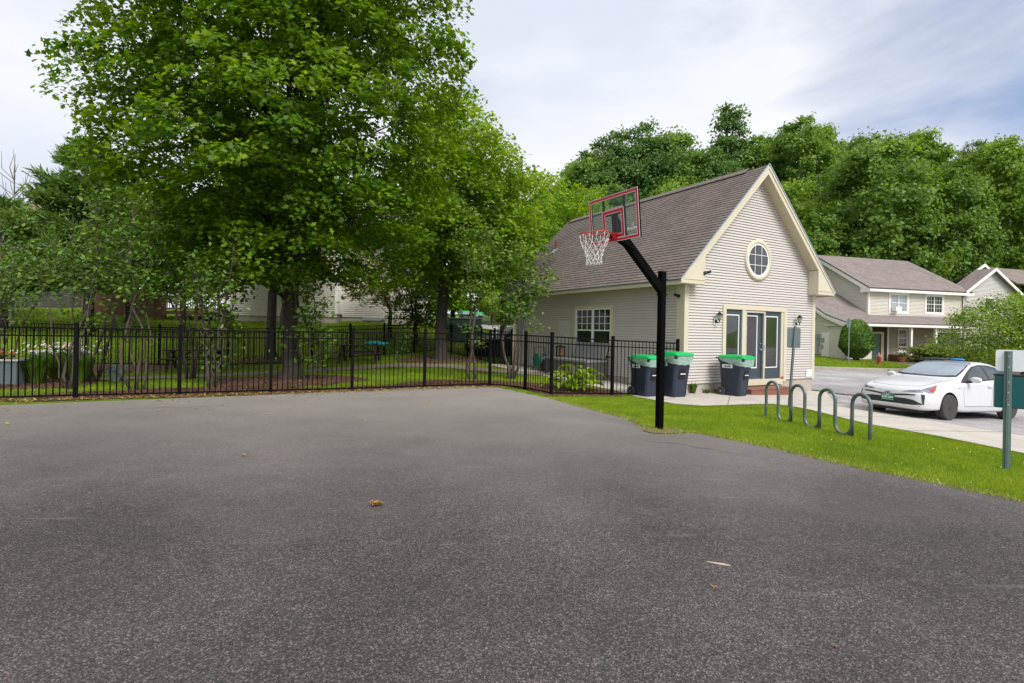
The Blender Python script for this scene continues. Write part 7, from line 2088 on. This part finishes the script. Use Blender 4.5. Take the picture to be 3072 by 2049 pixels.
pine_prof = lambda f: (1 - f) ** .8 * (.75 + .35 * math.sin(f * 26) ** 2) + .04
PROT = [hill_proto(200, 'lf_h0', 4.2, 14, 2.5, 270, 108, .36), hill_proto(201, 'lf_h1', 3.6, 13, 2.2, 240, 106, .34), hill_proto(202, 'lf_h2', 4.4, 15, 2.5, 270, 108, .36), hill_proto(203, 'lf_h0', 3.0, 12, 1.5, 190, 100, .32), hill_proto(204, 'lf_h1', 2.6, 10, 1.0, 180, 98, .30),
        hill_proto(205, 'lf_h2', 3.6, 17, 3.5, 210, 108, .32, prof=pine_prof), hill_proto(206, 'lf_h1', 4.6, 13, 2.0, 280, 108, .36)]
rr_ = random.Random(5)
spots = []
# rows climbing the hill; each tree checked for spacing
tries = 0
while len(spots) < 190 and tries < 40000:
    tries += 1
    ang = rr_.uniform(math.radians(3), math.radians(47)); d = 50 + 62 * rr_.random() ** 1.15
    x, y = d * math.sin(ang), d * math.cos(ang)
    if x > 22 and y < 53: continue
    if x < 16 and y < 58: continue
    if any((x - a) ** 2 + (y - b) ** 2 < (4.0 + .02 * d) ** 2 for a, b in spots): continue
    spots.append((x, y))
spots.sort(key=lambda p: math.hypot(*p))
tone = {0: 'mid green', 1: 'light green', 2: 'dark green', 3: 'narrow mid green', 4: 'small light green', 5: 'tall pointed pine', 6: 'broad light green'}
place = ['above the clubhouse roof', 'beside the gable', 'above the beige house', 'above the grey house']
cols_ = [(1660, 'left of the roof vent'), (1760, 'above the net'), (1850, 'behind the backboard'), (1930, 'just right of the backboard'), (2030, 'above the pole and arm'), (2130, 'above the middle of the roof'), (2230, 'above the roof right of the pole'), (2310, 'at the gable peak'), (2390, 'right of the gable peak'), (2470, 'over the right gable slope'),
         (2560, 'over the left beige roof'), (2650, 'above the air conditioner'), (2740, 'above the beige ridge end'), (2830, 'above the right beige window'), (2910, 'between the two house roofs'), (2990, 'above the grey gable'), (9999, 'at right edge')]
for (x, y) in spots:
    d = math.hypot(x, y)
    pi_ = rr_.choice([0, 1, 2, 3, 6, 0, 1, 6, 2] if d > 62 else [1, 4, 3, 4, 0, 1])
    px_ = 1536 + 1581 * x / y
    pl_ = [c for lim, c in cols_ if px_ < lim][0]
    row = 'lowest row' if d < 62 else 'lower slope' if d < 74 else 'upper slope' if d < 88 else 'skyline'
    s = rr_.uniform(.68, 1.28) * (.82 if d < 60 else 1.0)
    dup(PROT[pi_], (x, y, gz(x, y) - .3), rr_.uniform(0, 6.28), f'{tone[pi_]} hill tree, {row}, {pl_}', scale=(s * rr_.uniform(.8, 1.1), s * rr_.uniform(.8, 1.1), s * rr_.uniform(.92, 1.18)))
for x, y, pi_, s, lb in ((11.5, 80, 0, 1.35, 'mid green tree behind the left edge of the backboard on the skyline'), (15.4, 80, 2, 1.45, 'dark round tree right behind the backboard on the skyline'), (19.5, 79, 2, 1.5, 'broad dark tree on the skyline just right of the backboard'), (23.5, 80, 0, 1.5, 'mid green skyline tree above the arm of the hoop'), (27.5, 79, 1, 1.4, 'light green skyline tree just left of the pointed pine'), (36.0, 80, 3, 1.6, 'narrow skyline tree between the pointed pine and the gable peak'), (31.5, 78, 5, 1.5, 'tall pointed pine standing above the skyline left of the gable peak'), (41.5, 77, 3, 1.7, 'tallest leafy treetop on the skyline right of the gable peak'), (12.5, 66, 5, .95, 'dark pine above the left part of the clubhouse roof')):
    dup(PROT[pi_], (x, y, gz(x, y)), .7, lb, scale=(s, s, s))
for p in PROT:
    for c in kids(p): bpy.data.objects.remove(c)
    bpy.data.objects.remove(p)
byl = {}
for o in bpy.data.objects:
    if o.name.startswith('hillside_tree') and o.parent is None: byl.setdefault(o['label'], []).append(o)
for lb, os_ in byl.items():
    if len(os_) == 2:
        os_.sort(key=lambda o: o.location.x / o.location.y)
        os_[0]['label'] = lb + ', left of two'; os_[1]['label'] = lb + ', right of two'
    elif len(os_) == 3:
        os_.sort(key=lambda o: o.location.x / o.location.y)
        for o, w in zip(os_, ('left', 'middle', 'right')): o['label'] = lb + ', ' + w + ' of three'
# under storey so no bare slope shows between the trunks
x = np.random.default_rng(300).uniform(2, 110, 60000); y = np.random.default_rng(301).uniform(47, 118, 60000)
d_ = np.hypot(x, y); k_ = (d_ > 53) & (d_ < 116) & ((x < 24) | (y > 54)) & ((x > 17) | (y > 60)) & (x / y < 1.15)
x = x[k_]; y = y[k_]; z = np.concatenate([ground(x[i:i + 4000], y[i:i + 4000]) for i in range(0, len(x), 4000)]) + np.random.default_rng(302).uniform(0, 2.4, len(x)) ** 1.3
v, k = leafcloud(np.c_[x, y, z], np.tile([0, -.4, 1.], (len(x), 1)), .75, CLUMP, 303, .5)
us = raw_mesh('undergrowth', v, k, M['lf_h2']); tag(us, 'dark undergrowth between the trunks of the wooded hill', 'undergrowth', kind='stuff')
